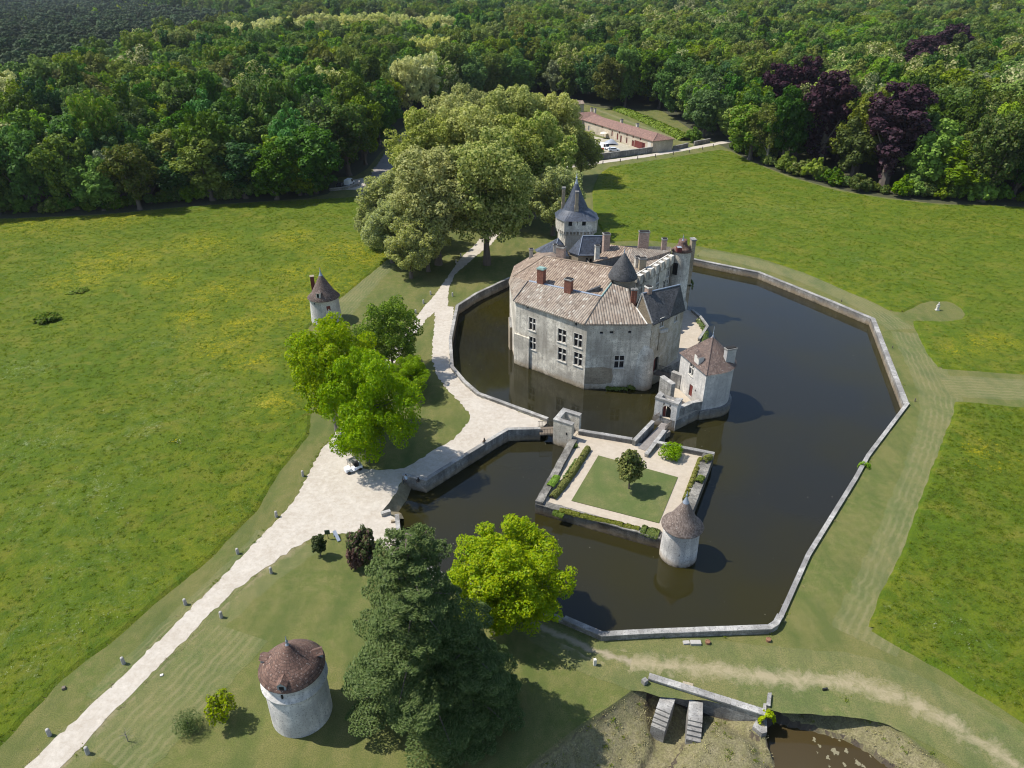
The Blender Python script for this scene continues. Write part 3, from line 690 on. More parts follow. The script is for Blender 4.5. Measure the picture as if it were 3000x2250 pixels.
# ------------------------------------------------------------------ the moated castle
A, Dp, Ep = P(1510, 1063, ZW), P(1710, 1141, ZW), P(1890, 1138, ZW)
ZE = 10.8
castle = thing('castle', (16, 122, ZW), 'moated grey white castle with tiled roofs and a blue slate capped keep', 'castle')
Ltop = [P(1508, 878, ZE), P(1493, 823, ZE), P(1509, 780, ZE), P(1549, 756, ZE), P(1571, 743, ZE)]
wm = MB()
hAD = [opening(A, Dp, *q) for q in ((1559, 949.5, 1.45, 2.35), (1560, 1005.5, 1.45, 2.35), (1646, 984, 1.7, 2.4), (1646, 1039, 1.7, 2.4), (1693, 997.5, 1.65, 2.4), (1693, 1052.5, 1.65, 2.4))]
sAD = [opening(A, Dp, *q) for q in ((1527, 1002, .85, .95), (1545.5, 898, .5, .8), (1687, 948, .45, .75), (1707, 1046, .25, .35))]
wm.wall(A, Dp, -3, ZE, hAD + sAD, .34)
hDE = [opening(Dp, Ep, 1814, 1060, 1.6, 2.3)]; sDE = [opening(Dp, Ep, *q) for q in ((1762, 975, .55, .42), (1792, 974, .6, .42), (1845, 973, .5, .42))]
wm.wall(Dp, Ep, -3, ZE, hDE + sDE, .34)
side = [A, *[np.array([*q[:2], 0]) for q in Ltop[1:]], np.array([14, 142, 0]), np.array([16, 131, 0]), np.array([17.5, 120, 0])]
for p, q in zip(side[::-1], side[::-1][1:]): wm.wall(p, q, -3, ZE if p[0] > 0 else ZE)
res = wm.build('residence_wall', MT['castle'], castle)
for h in hAD + hDE: fit_window(res, A if h in hAD else Dp, Dp if h in hAD else Ep, h)
for h in sAD + sDE: fit_window(res, A if h in sAD else Dp, Dp if h in sAD else Ep, h, 'hole', .33)
# exposed masonry patch, plinth of weeds, pilaster and buttress on the left
u0, z0 = onwall(1711, 1124, Dp, Ep); u1, z1 = onwall(1794, 1076, Dp, Ep)
m = MB(); pt = lambda u, z, d: np.array([*(Dp[:2] + (Ep - Dp)[:2] / np.linalg.norm((Ep - Dp)[:2]) * u + np.array([0, -d])), z])
pr = [(u0 + .05, z0), (u1 * .55, z0 - .15), (u1, z0 + .1), (u1 + .2, z0 + 1.4), (u1 - .1, z1 - .2), (u1 * .6, z1 + .1), (u0 + .05, z1)]
m.poly([pt(u, z, .05) for u, z in pr]); m.build('masonry_patch', MT['beige'], res)
m = MB(); tA = (Dp - A)[:2] / np.linalg.norm((Dp - A)[:2]); nA = np.array([tA[1], -tA[0]])
q0, q1 = A[:2], A[:2] + tA * 3.3
m.prism([tuple(q0 - tA * .1), tuple(q1), tuple(q1 + nA * .3), tuple(q0 + nA * .32 - tA * .1)][::-1], -3, 4.6, 0)
m.build('pilaster', MT['castle'], res)
bw = P2(1503, 1024, ZW); bt = PY(1500, 940, bw[1])[2]
m = MB(); m.box((bw[0] - .1, bw[1] + .6, -3), (1.3, 1.5, bt + 3 - 1.2), .2, 0); pz_ = bt - 1.2
c_, s_ = cos(.2), sin(.2); cr = [(bw[0] - .1 + a * c_ - b * s_, bw[1] + .6 + a * s_ + b * c_) for a, b in ((-.65, -.75), (.65, -.75), (.65, .75), (-.65, .75))]
m.poly([(*cr[0], pz_), (*cr[1], pz_), (*cr[2], pz_ + 1.4), (*cr[3], pz_ + 1.4)], 1); m.poly([(*cr[0], pz_), (*cr[3], pz_ + 1.4), (*cr[3], pz_)], 0); m.poly([(*cr[1], pz_), (*cr[2], pz_), (*cr[2], pz_ + 1.4)], 0)
m.build('buttress', [MT['beige'], MT['coping']], res)
# roofs of the residence
k = .42
e1 = P(1504, 881, ZE + .05); De = P(1712, 950, ZE + .05); Ee = P(1896, 950, ZE + .05)
r1 = onroof(1547, 824, e1, De, k); r2 = onroof(1761, 870, e1, De, k)
st = onroof(1791, 830, De, Ee, k); ha = onroof(1865, 903, De, Ee, k); hb = onroof(1848, 881, De, Ee, k); hc = onroof(1842, 846, De, Ee, k)
m = MB()
m.slab([e1, De, r2, r1], .22); m.slab([De, Ee, ha, hb, hc, st, r2], .22, 0)
g1 = r1 + np.array([.25, .35, -.18]); g2 = r2 + np.array([.35, .45, -.18])
rd1 = onroof(1596, 751, g1, g2, k); rd2 = onroof(1798, 784, g1, g2, k)
hipA = P(1503, 811, r1[2] - .9)
m.slab([g1, g2, st + np.array([0, .2, 0]), rd2, rd1], .2, 1)
L2 = P(1490, 825, ZE + .05); L3 = P(1506, 779, ZE + .05); L4 = P(1548, 754, ZE + .05); L5 = P(1574, 740, ZE + .05)
for tri in ((e1, r1, hipA), (e1, hipA, L2)): m.slab(list(tri)[::1], .2, 0)
for tri in ((hipA, rd1, L4), (L2, hipA, L3), (hipA, L4, L3), (rd1, L5, L4), (hipA, g1, rd1)): m.slab(list(tri), .2, 1)
bk1 = rd1 + np.array([3.2, 4.2, -2.1]); bk2 = rd2 + np.array([2.6, 4.6, -2.2])
m.slab([rd2, bk2, bk1, rd1], .2, 1); m.slab([rd1, bk1, L5 + np.array([4, 2, -.3]), L5], .2, 1)
roof = m.build('tile_roof', [MT['canal_front'], MT['canal_pink']], res)
def ridge_bar(pa, pb, mat, r=.13, name='ridge_cap', par=None, lift=.03):
    mm = MB(); pa = np.array(pa) + [0, 0, lift]; pb = np.array(pb) + [0, 0, lift]; mm.tube([pa, (pa + pb) / 2, pb], [r] * 3, 6); return mm.build(name, mat, par)
ridge_bar(De, r2, MT['canal_front'], .13, par=res); ridge_bar(r2, st, MT['verdigris'], .16, 'valley_flashing', res); ridge_bar(rd1, rd2, MT['canal_pink'], .15, par=res)
ridge_bar(g1 + np.array([0, 0, .05]), g2 + np.array([0, 0, .05]), MT['lead'], .17, 'gutter', res); ridge_bar(hipA, rd1, MT['canal_pink'], .12, par=res)
ridge_bar(e1, r1, MT['slate_old'], .12, 'valley_flashing', res); ridge_bar(Ee, ha, MT['frame'], .12, par=res)
chimney(res, (1586, 832), 786, r1[2] + .1, 1.25, 1.0, 'brick', -.6, 'verdigris'); chimney(res, (1666, 856), 817, r2[2] - .3, 1.3, .9, 'brick', -.6)
chimney(res, (1643, 760), 722, rd1[2] - .1, 1.5, .9, 'pinkbrick', -.5); chimney(res, (1556, 760), 729, ZE + .7, .75, .75, 'castle', 0); chimney(res, (1852, 884), 846, hb[2], .45, .5, 'brick'); chimney(res, (1861, 886), 846, hb[2], .4, .5, 'brick')
hb_ = P(1743, 852, r2[2]); m = MB()
q = [hb_ + np.array(v) for v in ((-1.7, -.3, -.1), (.6, -.9, -.1), (.9, .1, -.1), (-1.3, .6, -.1), (.7, -.8, 1.1), (.95, .0, 1.1))]
m.poly([q[0], q[1], q[4]]); m.poly([q[0], q[4], q[5], q[3]], 1); m.poly([q[1], q[2], q[5], q[4]]); m.poly([q[2], q[3], q[5]]); m.build('roof_hatch', [MT['slate_old'], MT['slate_old']], res)

# round stair turret with a grey cone
sc_ = np.array([19.2, 116.25]); m = MB(); m.lathe((*sc_, 0), [(2.15, 6), (2.15, 15.2)], 32); tur = m.build('stair_turret', MT['beige'], castle, True)
m = MB(); apz = PY(1831, 739, sc_[1])[2]
m.lathe((*sc_, 0), [(2.1, 14.95), (2.62, 14.9), (2.62, 15.02), (2.25, 15.7), (1.75, 16.7), (.9, apz - 1.3), (.12, apz - .1), (0, apz)], 36, 0); m.build('cone_roof', MT['slate_old'], tur, True, True)
finial(tur, sc_, apz + .1, .9, .08, .3, .8)

# gallery wing with its battlements, and the round corner turret
G0, G1 = np.array([22.6, 122.4]), np.array([31.6, 134.5]); ZG = 12.7
gh = [opening(G0, G1, *q) for q in ((1927, 814, 1.1, 2.0), (1957, 796, 1.1, 2.0), (1877, 845, 1.1, 2.0), (1925, 843, 1.1, 1.9), (1953, 834, 1.1, 1.9))]
m = MB(); m.wall(G0, G1, -3, ZG - 1.3, gh, .3); gt = (G1 - G0) / np.linalg.norm(G1 - G0); gn = np.array([gt[1], -gt[0]])
m.wall(G1, (33, 142), -3, 11.5); m.wall((33, 142), (18, 143), -3, 11.5)
gal = m.build('gallery_wall', MT['castle'], castle)
for h in gh: fit_window(gal, G0, G1, h)
GL = np.linalg.norm(G1 - G0); nm = 7
m = MB()
pr = lambda u0, u1, d0, d1: [tuple(G0 + gt * a + gn * d) for a, d in ((u0, d0), (u1, d0), (u1, d1), (u0, d1))]
m.prism(pr(0, GL, -.35, .35), ZG - 1.3, ZG - .45, 0, None, True)
for i in range(nm):
    u = GL * (i + .5) / nm; m.prism(pr(u - .62, u + .62, .352, .75), ZG - 1.75, ZG - .05, 0, 1, True); m.prism(pr(u - .62, u + .62, -.1, .348), ZG - .449, ZG - .05, 0, 1)
    for dx in (-.5, .3): m.prism(pr(u + dx, u + dx + .2, .003, .55), ZG - 2.3, ZG - 1.751, 0, None, True)
m.prism(pr(0, GL, -.6, -.352), ZG - 1.0, ZG - .1, 0, 1)
m.build('battlement', [MT['castle'], MT['frame']], gal)
for wx, wy in ((1901, 829),):
    u, z = onwall(1945, 833, G0, G1); m = MB()
    for sg in (-1, 1):
        a_, b_ = (u - .4, z - .8 * sg), (u + .4, z + .8 * sg); m.tube([(*(G0 + gt * q[0] + gn * .06), q[1]) for q in (a_, ((a_[0] + b_[0]) / 2, z), b_)], [.06] * 3, 5)
    m.build('iron_tie', MT['iron'], gal)
tc = np.array([34.0, 136.6]); tz = PY(2000, 742, tc[1] - 1.9)[2]
m = MB(); m.lathe((*tc, 0), [(2.5, -3), (2.45, 1.5), (2.0, 2.2), (1.92, tz)], 28); ct = m.build('corner_turret', MT['castle'], castle, True)
m = MB(); fa = PY(2006, 704, tc[1])[2]
m.lathe((*tc, 0), [(1.9, tz - .05), (2.15, tz), (1.45, tz + .6), (.95, tz + 1.2), (.86, tz + 1.7), (.80, tz + 2.2), (.4, fa - .2), (.1, fa)], 20, 0); m.build('cone_roof', MT['rust'], ct, True, True); finial(ct, tc, fa + .35, 1.0, .1, .35, .5)
d0 = tc + np.array([-.35, -2.05]); m = MB(); m.box((d0[0] - .75, d0[1] - .0, tz + .45), (.9, 1.1, .9), .0, 0, 1); m.build('dormer', [MT['reddoor'], MT['lead']], ct)
uz = PY(1982, 787, tc[1] - 1.4)[2]; m = MB(); m.box((tc[0] - 1.25, tc[1] - 1.5, uz - 1.2), (.95, .25, 2.4), -.7, 0); m.build('window', MT['darkhole'], ct)
m = MB(); m.box((tc[0] + 1.95, tc[1] - .2, -3), (.8, 1.3, tz + 3 + 2.2), .1, 0); m.box((tc[0] + 1.95, tc[1] - .2, tz + 2.2), (1.0, 1.5, .25), .1, 1); m.build('pier', [MT['beige'], MT['coping']], ct)
# roofs of the far range
hip = P(1852, 725, 14.2); rr_ = P(1968, 735, 13.0); bk = P(1788, 716, 14.2); l1 = P(1736, 768, 12.4); l2 = P(1757, 745, 12.9); f1 = P(1821, 748, 13.3)
gA = np.array([*(G0 - gn * .3), ZG - .7]); gB = np.array([*(G1 - gn * .3), ZG - .7])
m = MB()
m.slab([l1, f1, hip, bk, l2], .2, 0); m.slab([hip, f1, P(1846, 772, 12.6)], .2, 1); m.slab([hip, P(1846, 772, 12.6), gA, gB, rr_], .2, 1)
m.slab([bk, hip, hip + np.array([1, 5, -2.0]), bk + np.array([.5, 5, -2.])], .2, 1); m.slab([hip, rr_, rr_ + np.array([.8, 5, -1.8]), hip + np.array([1, 5, -2.])], .2, 1)
far = m.build('tile_roof', [MT['canal_pink'], MT['canal_front']], gal)
m = MB()
for p, q in ((l1, f1), (f1, P(1846, 772, 12.6))):
    p = p - [0, 0, .2]; q = q - [0, 0, .2]; m.poly([(p[0], p[1] + .15, 4), (q[0], q[1] + .15, 4), (q[0], q[1] + .15, q[2]), (p[0], p[1] + .15, p[2])])
p, q = l2 - [0, 0, .2], l1 - [0, 0, .2]; m.poly([(p[0] + .15, p[1], 4), (q[0] + .15, q[1], 4), (q[0] + .15, q[1], q[2]), (p[0] + .15, p[1], p[2])])
m.build('courtyard_wall', MT['grey'], gal)
chimney(gal, (1775, 737), 684, 13.3, 1.25, 1.1, 'pinkbrick', .2); chimney(gal, (1749, 760), 719, 12.6, .85, .8, 'castle', .2); chimney(gal, (1885, 724), 678, 13.6, 2.0, 1.0, 'pinkbrick', -.05)
chimney(gal, (1945, 733), 699, 12.9, .95, .9, 'pinkbrick', -.05); chimney(gal, (1866, 786), 752, 12.2, .85, .8, 'castle', .2); chimney(gal, (1881, 790), 756, 12.2, 1.35, .8, 'beige', .2)
# keep: machicolated tower under a tall slate cone
ko = [(10.8, 146), (17.1, 146), (18.5, 147.9), (18.4, 152.4), (16.6, 154.6), (11.2, 154.6), (9.2, 152.6), (9.2, 148.9)]
kc = np.array([13.55, 150.3]); ko = [(kc[0] + (p[0] - kc[0]) * .93, 146 + (p[1] - 146) * .93) for p in ko]; sh = lambda f: [tuple(kc + (np.array(p) - kc) * f) for p in ko]
zb, zt = 13.35, 15.75
m = MB(); shp = sh(.86); m.prism([(p[0], p[1]) for p in shp], -2, zb - .02, 0, None, False, False)
kp = m.build('keep', MT['castle'], castle)
m = MB(); KW = ko + [ko[0]]
hk = [opening(ko[0], ko[1], 1671, 655.5, .8, 1.05), opening(ko[0], ko[1], 1711, 654.5, .8, 1.05), opening(ko[0], ko[1], 1691.5, 655, .12, .9), ]
m.wall(ko[0], ko[1], zb, zt, hk, .3)
h2 = [opening(ko[7], ko[0], 1647, 657, .18, .8)]; m.wall(ko[7], ko[0], zb, zt, h2, .3)
for i in range(1, 7): m.wall(ko[i], ko[i + 1], zb, zt)
m.poly([(*p, zb) for p in ko[::-1]])
for i in range(8):
    a_, b_ = np.array(KW[i]), np.array(KW[i + 1]); L = np.linalg.norm(b_ - a_); t_ = (b_ - a_) / L; n_ = np.array([-t_[1], t_[0]]); nn = max(3, int(L / .72))
    for j in range(nn):
        c = a_ + t_ * L * (j + .5) / nn + n_ * .27; m.box((*c, zb - .62), (.27, .5, .61), math.atan2(t_[1], t_[0]), 0)
kb = m.build('machicolation', MT['castle'], kp)
for h in hk[:2]: fit_window(kb, ko[0], ko[1], h, 'hole', .28)
for h in (hk[2], *h2): fit_window(kb, *( (ko[0], ko[1]) if h is hk[2] else (ko[7], ko[0])), h, 'hole', .28)
m = MB(); ev = sh(1.06); N = 40; zr = 17.25; rr0 = 2.72; kapex = PY(1685, 531, 150.3)[2]
def onoct(poly, ang):
    d = np.array([cos(ang), sin(ang)]); best = 1e9
    for i in range(len(poly)):
        a_, b_ = np.array(poly[i]) - kc, np.array(poly[(i + 1) % len(poly)]) - kc; M_ = np.array([[d[0], -(b_ - a_)[0]], [d[1], -(b_ - a_)[1]]])
        if abs(np.linalg.det(M_)) < 1e-9: continue
        r_, s__ = np.linalg.solve(M_, a_)
        if r_ > 0 and -1e-6 <= s__ <= 1 + 1e-6: best = min(best, r_)
    return kc + d * best
angs = sorted([2 * pi * i / N for i in range(N)] + [math.atan2(*(np.array(p) - kc)[::-1]) % (2 * pi) for p in ev])
for i, a0 in enumerate(angs):
    a1 = angs[(i + 1) % len(angs)] + (2 * pi if i == len(angs) - 1 else 0); rm = 4
    p0, p1 = onoct(ev, a0), onoct(ev, a1); q0 = kc + rr0 * np.array([cos(a0), sin(a0)]); q1 = kc + rr0 * np.array([cos(a1), sin(a1)])
    m.poly([(*p0, zt - .08), (*p1, zt - .08), (*q1, zr), (*q0, zr)], 0, [(a0 * rm, 0), (a1 * rm, 0), (a1 * rm, 3), (a0 * rm, 3)])
    m.poly([(*p1, zt - .08), (*p0, zt - .08), (*(kc + (p0 - kc) * .9), zt - .15), (*(kc + (p1 - kc) * .9), zt - .15)], 0)
m.lathe((*kc, 0), [(rr0, zr), (rr0*.54, zr + (kapex-zr)*.45), (.25, kapex - .2), (0, kapex)], N, 0)
m.build('slate_roof', MT['slate'], kp, False, True); finial(kp, kc, kapex + .5, 1.5, .17, .42, 1.1)
for bx_, by_, ty_, dz in ((1691, 618, 560, 17.3), (1652, 596, 548, 17.2)):
    T = PY(bx_, ty_, 148.0 if bx_ > 1670 else 150.5); m = MB(); m.box((T[0], T[1], dz - .8), (.85, .8, 1.9), 0, 0); m.box((T[0], T[1], dz + 1.101), (.68, .62, T[2] - dz - 1.5), 0, 0); m.box((T[0], T[1], T[2] - .399), (.8, .75, .4), 0, 1); m.build('chimney', [MT['beige'], MT['coping']], kp)
# slate roofed blocks at the foot of the keep
pa = P(1636, 697, 14.6); pb = [P(1571, 738, 11.4), P(1620, 749, 11.4), P(1668, 752, 11.4)]; bk3 = pa + np.array([1.5, 6, -3.2])
m = MB(); m.poly([pb[0], pb[1], pa]); m.poly([pb[1], pb[2], pa], 0); m.poly([pb[2], bk3, pa], 0); m.poly([pb[0], pa, bk3]); m.poly([P(1566, 731, 11.6), pb[0], pa]);
low = m.build('slate_hip_roof', MT['slate'], castle); m = MB()
for i in (0, 1): m.wall(pb[i], pb[i + 1], 6, 11.45)
m.build('block_wall', MT['beige'], low); ridge_bar(pb[1], pa, MT['lead'], .09, 'hip_flashing', low); chimney(low, (1626, 745), 716, 11.9, .75, .7, 'castle')
q0, q1 = P(1707, 691, 15.2), P(1768, 691, 15.2); c0, c1, c2, c3 = P(1664, 737, 11.8), P(1695, 748, 11.8), P(1744, 748, 11.8), P(1770, 738, 11.8)
m = MB(); m.slab([c0, c1, q0], .15); m.slab([c1, c2, c3, q1, q0], .15); m.slab([q0, q1, q1 + np.array([.5, 5, -3]), q0 + np.array([.2, 5, -3])], .15)
man = m.build('slate_mansard_roof', MT['slate'], castle); m = MB(); ww = [c0, c1, c2, c3]
ins = [w_ + np.array([0, .3, 0]) for w_ in ww]
hm = [opening(ins[1], ins[2], 1719, 762, .4, .8), opening(ins[1], ins[2], 1731, 763, .4, .8)]
m.wall(ins[0], ins[1], 5, 11.7, [opening(ins[0], ins[1], 1672, 756, .5, .9)]); m.wall(ins[1], ins[2], 5, 11.7, hm); m.wall(ins[2], ins[3], 5, 11.7)
bwl = m.build('block_wall', MT['beige'], man)
for h in hm: fit_window(man, ins[1], ins[2], h, 'hole')
for a_, b_ in ((c1, q0), (q0, q1), (c1, c2)): ridge_bar(a_, b_, MT['lead'], .08, 'zinc_edge', man)

# chapel wing: slate roof, gable, entrance door
F0, FK, F1 = np.array([Ep[0] + .05, Ep[1] - .05]), P2(1960, 928, 10.7), P2(2004, 905, 10.3)
F1b = F1
m = MB(); h1 = [opening(F0, FK, 1939, 944, .95, 1.5), opening(F0, FK, 1929, 1001, .28, 3.4)]; dr = opening(F0, FK, 1922, 1067, 1.55, 2.9); h1.append(dr)
m.wall(F0, FK, -3, 10.75, h1, .35); h3 = [opening(FK, F1, 1980, 929, 1.05, 1.6)]; m.wall(FK, F1, -3, 10.75, h3, .35, z1b=10.3); bkp = F1 + np.array([-2.6, 4.6]); m.wall(F1, bkp, -3, 10.3)
chp = m.build('chapel_wall', MT['beige'], castle); chp.data.materials[0] = m_stone('chapel_stone', (.58, .53, .43), (.48, .42, .31), (.25, .21, .15), .35)
fit_window(chp, F0, FK, h1[0]); fit_window(chp, FK, F1, h3[0]); fit_window(chp, F0, FK, h1[1], 'hole')
fk = np.array(FK); ft = (fk - F0) / np.linalg.norm(fk - F0); fn = np.array([-ft[1], ft[0]])
def arch_door(parent, a, t, nin, hole, mat, depth=.25, leaf=1.0, name='door'):
    u0, u1, z0, z1 = hole; m = MB(); r = (u1 - u0) / 2; cu = (u0 + u1) / 2; zs = z1 - r; pt = lambda u, z, d: (*(a + t * u + nin * d), z)
    arc = [(cu + r * cos(x), zs + r * sin(x)) for x in np.linspace(0, pi, 13)]
    m.poly([pt(u0, z0, depth), pt(u0 + (u1 - u0) * leaf, z0, depth), *[pt(*q, depth) for q in arc if q[0] <= u0 + (u1 - u0) * leaf + .01]], 0)
    if leaf < 1: m.poly([pt(u0 + (u1 - u0) * leaf, z0, depth + .05), pt(u1, z0, depth + .05), *[pt(*q, depth + .05) for q in arc if q[0] > u0 + (u1 - u0) * leaf - .01]], 1)
    # spandrels bring the square opening to a round head
    for sgn in (1, -1):
        ac = arc[:7] if sgn > 0 else arc[6:][::-1]; cx = u1 if sgn > 0 else u0
        for q, w_ in zip(ac, ac[1:]): 
            f_ = [pt(cx, z1, -.002), pt(*w_, -.002), pt(*q, -.002)]; m.poly(f_ if sgn > 0 else f_[::-1], 2)
            g_ = [pt(*q, -.002), pt(*w_, -.002), pt(*w_, depth), pt(*q, depth)]; m.poly(g_ if sgn > 0 else g_[::-1], 2)
    return m.build(name, [mat, MT['darkhole'], MT['castle']], parent)
arch_door(chp, F0, ft, fn, dr, MT['reddoor'], .28, .55)
m = MB()
for j in range(4):
    u, z = onwall(1934 + j * 5.5, 970 - j * 1.4, F0, FK); c = F0 + ft * u - fn * .2; m.box((*c, z - .25), (.28, .42, .5), math.atan2(ft[1], ft[0]))
m.build('corbel', MT['frame'], chp)
cr0, cr1 = P(1882, 860, 14.6), P(1993, 834, 14.3); ce0 = np.array([*(F0 - fn * .25 - ft * .1), 10.7]); ceK = np.array([*(fk - fn * .25), 10.7]); ce1 = np.array([*(F1 + np.array([.2, -.25])), 10.25])
gab = [np.array([*F0, 10.6]), ha + np.array([.0, .0, -.2]), cr0 + np.array([0, 0, -.1])]
m = MB(); m.slab([ce0, ceK, cr0 + (cr1 - cr0) * .52, cr0], .18); m.slab([ceK + np.array([.0, .02, .1]), ce1, cr1, cr0 + (cr1 - cr0) * .52], .18)
m.slab([cr0, cr1, cr1 + np.array([-1.5, 3.0, -4]), cr0 + np.array([-1.2, 2.2, -4])], .18)
m.poly([ce1 + np.array([-.1, .1, -.1]), cr1 + np.array([-1.5, 3, -4]), cr1 + np.array([0, .0, -.1])], 0)
crf = m.build('slate_roof', MT['slate_old'], chp); m = MB(); m.poly(gab); m.poly(gab[::-1]); m.poly([gab[1], gab[1] - [0, 0, 3], gab[0] - [0, 0, 1.2], gab[0]]); m.build('gable', MT['beige'], chp)
ridge_bar(cr0, cr1, MT['lead'], .11, 'ridge_cap', chp); ridge_bar(gab[1], cr0, MT['coping'], .14, 'gable_coping', chp); ridge_bar(gab[0] + np.array([0, 0, .2]), cr0, MT['coping'], .14, 'gable_coping', chp)
chimney(chp, (1897, 893), 840, 12.4, .8, 1.0, 'pinkbrick', .5, 'frame')
# rounded foot of the entrance front and the terrace to its right
m = MB(); m.lathe((Ep[0] - .6, Ep[1] + 1.0, 0), [(1.9, -3), (1.75, 4.5), (1.3, 6.0), (.9, 7.2)], 20); m.build('corner_tower', MT['castle'], res, True)
T0 = P2(1984, 1035, .9); terr = [tuple(F0 + ft * 4), tuple(P2(1985, 1060, .8)), tuple(P2(2018, 1033, .8)), tuple(P2(2050, 1000, .8)), tuple(P2(2073, 962, .8)), tuple(P2(2052, 935, .8)), tuple(P2(2030, 915, .8)), (36, 134), (32, 133), tuple(F1 + np.array([-1, 3])), tuple(F1 + np.array([-.3, .4]))]
m = MB(); m.prism(terr, -3, .8, 0, 1); m.build('terrace', [MT['grey'], MT['garden_gravel']], castle)
sweep('terrace_wall', [tuple(P2(2050, 1000, .8)), tuple(P2(2075, 962, .8)), tuple(P2(2054, 933, .8)), tuple(P2(2030, 913, .8))], .4, -3, 1.35, (MT['grey'], MT['coping']), 1, parent=castle)

# ------------------------------------------------------------------ gate, lodge and bailey wall on their own rock in the moat
bail = thing('gate_lodge', (29, 98, ZW), 'white gate lodge with brown pyramid roof and arched gate, standing in the moat', 'gatehouse')
c1_, c0_ = P2(1996, 1034, 6.7), np.array([30.15, 96.1]); ZL = 6.7
apse = [tuple(c0_), (33.4, 97.0), (34.9, 98.3), (35.7, 100.2), (35.6, 102.6), (34.2, 105), (31, 106), tuple(c1_)]
m = MB(); hl = [opening(c1_, c0_, 2026, 1081, 1.25, 2.1), opening(c1_, c0_, 2023, 1144, 1.0, 2.1), opening(c1_, c0_, 2037, 1145, .3, .45)]
m.wall(c1_, c0_, -3, ZL, hl, .35)
ap = [np.array(c0_)] + [np.array(p) for p in smooth_loop([tuple(c0_), (33.3, 97.0), (34.9, 98.3), (35.7, 100.2), (35.6, 102.6), (34.2, 105), (31, 106), tuple(c1_)], 2, False)[1:]]
for p, q in zip(ap, ap[1:]): m.wall(p, q, -3, ZL)
lod = m.build('lodge_wall', MT['render'], bail)
fit_window(lod, c1_, c0_, hl[0]); fit_window(lod, c1_, c0_, hl[2], 'hole')
lt = (c0_ - c1_) / np.linalg.norm(c0_ - c1_); ln_ = np.array([-lt[1], lt[0]]); m = MB(); u0, u1, z0, z1 = hl[1]
m.poly([(*(c1_ + lt * u + ln_ * .14), z) for u, z in ((u0, z0), (u1, z0), (u1, z1), (u0, z1))]); m.build('door', MT['reddoor'], lod)
apx = P(2089, 985, 10.3); m = MB(); cen = np.array([31.9, 101.2]); evl = [np.array(c1_)] + ap; ex = lambda p: (*(cen + (np.array(p[:2]) - cen) * 1.085), ZL - .05)
evs = [ex(p) for p in evl]
for p, q in zip(evs, evs[1:]):
    m.poly([p, q, apx]); m.poly([q, p, (*(cen + (np.array(p[:2]) - cen) * .9), ZL - .12), (*(cen + (np.array(q[:2]) - cen) * .9), ZL - .12)])
m.poly([evs[-1], evs[0], apx])
lr = m.build('pyramid_roof', MT['brown'], lod); ridge_bar(ex(c0_), apx, MT['brown'], .1, 'hip_cap', lod); finial(lod, apx[:2], apx[2] + .3, 1.5, .07, .25, .5)
dm = P(2049, 1048, 7.9); m = MB(); m.box((dm[0], dm[1], dm[2] - .9), (.9, 1.5, 1.3), .25, 0, 1); m.poly([dm + np.array([-.55, -.8, .3]), dm + np.array([.5, -.6, .3]), dm + np.array([-.1, 1.2, 1.0])], 1); m.build('dormer', [MT['frame'], MT['brown']], lod)
chimney(lod, (2136, 1066), 1020, 7.1, 1.7, .8, 'render', .35)
# bailey curtain wall, gate tower, courtyard floor
gz = 3.5; ga, gb, gc = P2(1921, 1163, gz), P2(1986, 1184, gz), P2(1999, 1166, gz); gd = ga + (gc - gb)
gw = [ga, gb, gc, gd]; m = MB(); gt_ = (gb - ga) / np.linalg.norm(gb - ga)
ho = opening(ga, gb, 1952, 1210, 1.45, 2.5); ho = (ho[0], ho[1], .05, ho[3])
m.wall(ga, gb, -3, gz - .35, [ho], .45); m.wall(gb, gc, -3, gz - .35); m.wall(gc, gd, -3, gz - .35, [(np.linalg.norm(gb - ga) - ho[1], np.linalg.norm(gb - ga) - ho[0], .05, ho[3])], .45); m.wall(gd, ga, -3, gz - .35)
gate = m.build('gate_tower', MT['render'], bail)
gn_ = np.array([-gt_[1], gt_[0]]); arch_door(gate, ga, gt_, gn_, ho, MT['reddoor'], .44, .32)
m = MB(); gcn = sum(gw) / 4; big = [tuple(gcn + (p - gcn) * 1.06) for p in gw]; sml = [tuple(gcn + (p - gcn) * .55) for p in gw]
for i in range(4):
    j = (i + 1) % 4
    if i == 2: continue
    m.prism([big[i], big[j], sml[j], sml[i]], gz - .35, gz, 0, 0, True)
m.build('coping', MT['coping'], gate)
for sx in (.12, .82):
    u = ho[0] + (ho[1] - ho[0]) * sx; mm = MB(); c = ga + gt_ * u - gn_ * -.02; 
    mm.poly([(*(ga + gt_ * (u - .09) - gn_ * .004), 2.55), (*(ga + gt_ * (u + .09) - gn_ * .004), 2.55), (*(ga + gt_ * (u + .09) - gn_ * .004), gz - .5), (*(ga + gt_ * (u - .09) - gn_ * .004), gz - .5)]); mm.build('drawbridge_slot', MT['darkhole'], gate)
sweep('curtain_wall', [tuple(gc - (gc - gb) * .25), tuple(P2(2030, 1180, 1.9)), tuple(c0_ + np.array([-.05, -.12]))], .65, -3, 1.9, (MT['grey'], MT['coping']), 1, parent=bail)
foot = smooth_loop([tuple(c0_ + np.array([-.3, -.35])), (33.5, 96.6), (35.2, 97.9), (36.15, 100.1), (36, 103)], 2, False)
sweep('footing', foot, .7, -3, .15, (MT['grey'], MT['grey']), 1, parent=bail)
m = MB(); m.prism([tuple(ga + gt_ * .1), tuple(gb - gt_ * .1), tuple(c0_ + np.array([-.1, .1])), tuple(c1_ + np.array([-.1, 0])), tuple(P2(1968, 1098, .4)), tuple(P2(1938, 1120, .4))], -3, .35, 0, 1); m.build('courtyard_floor', [MT['grey'], MT['garden_gravel']], bail)
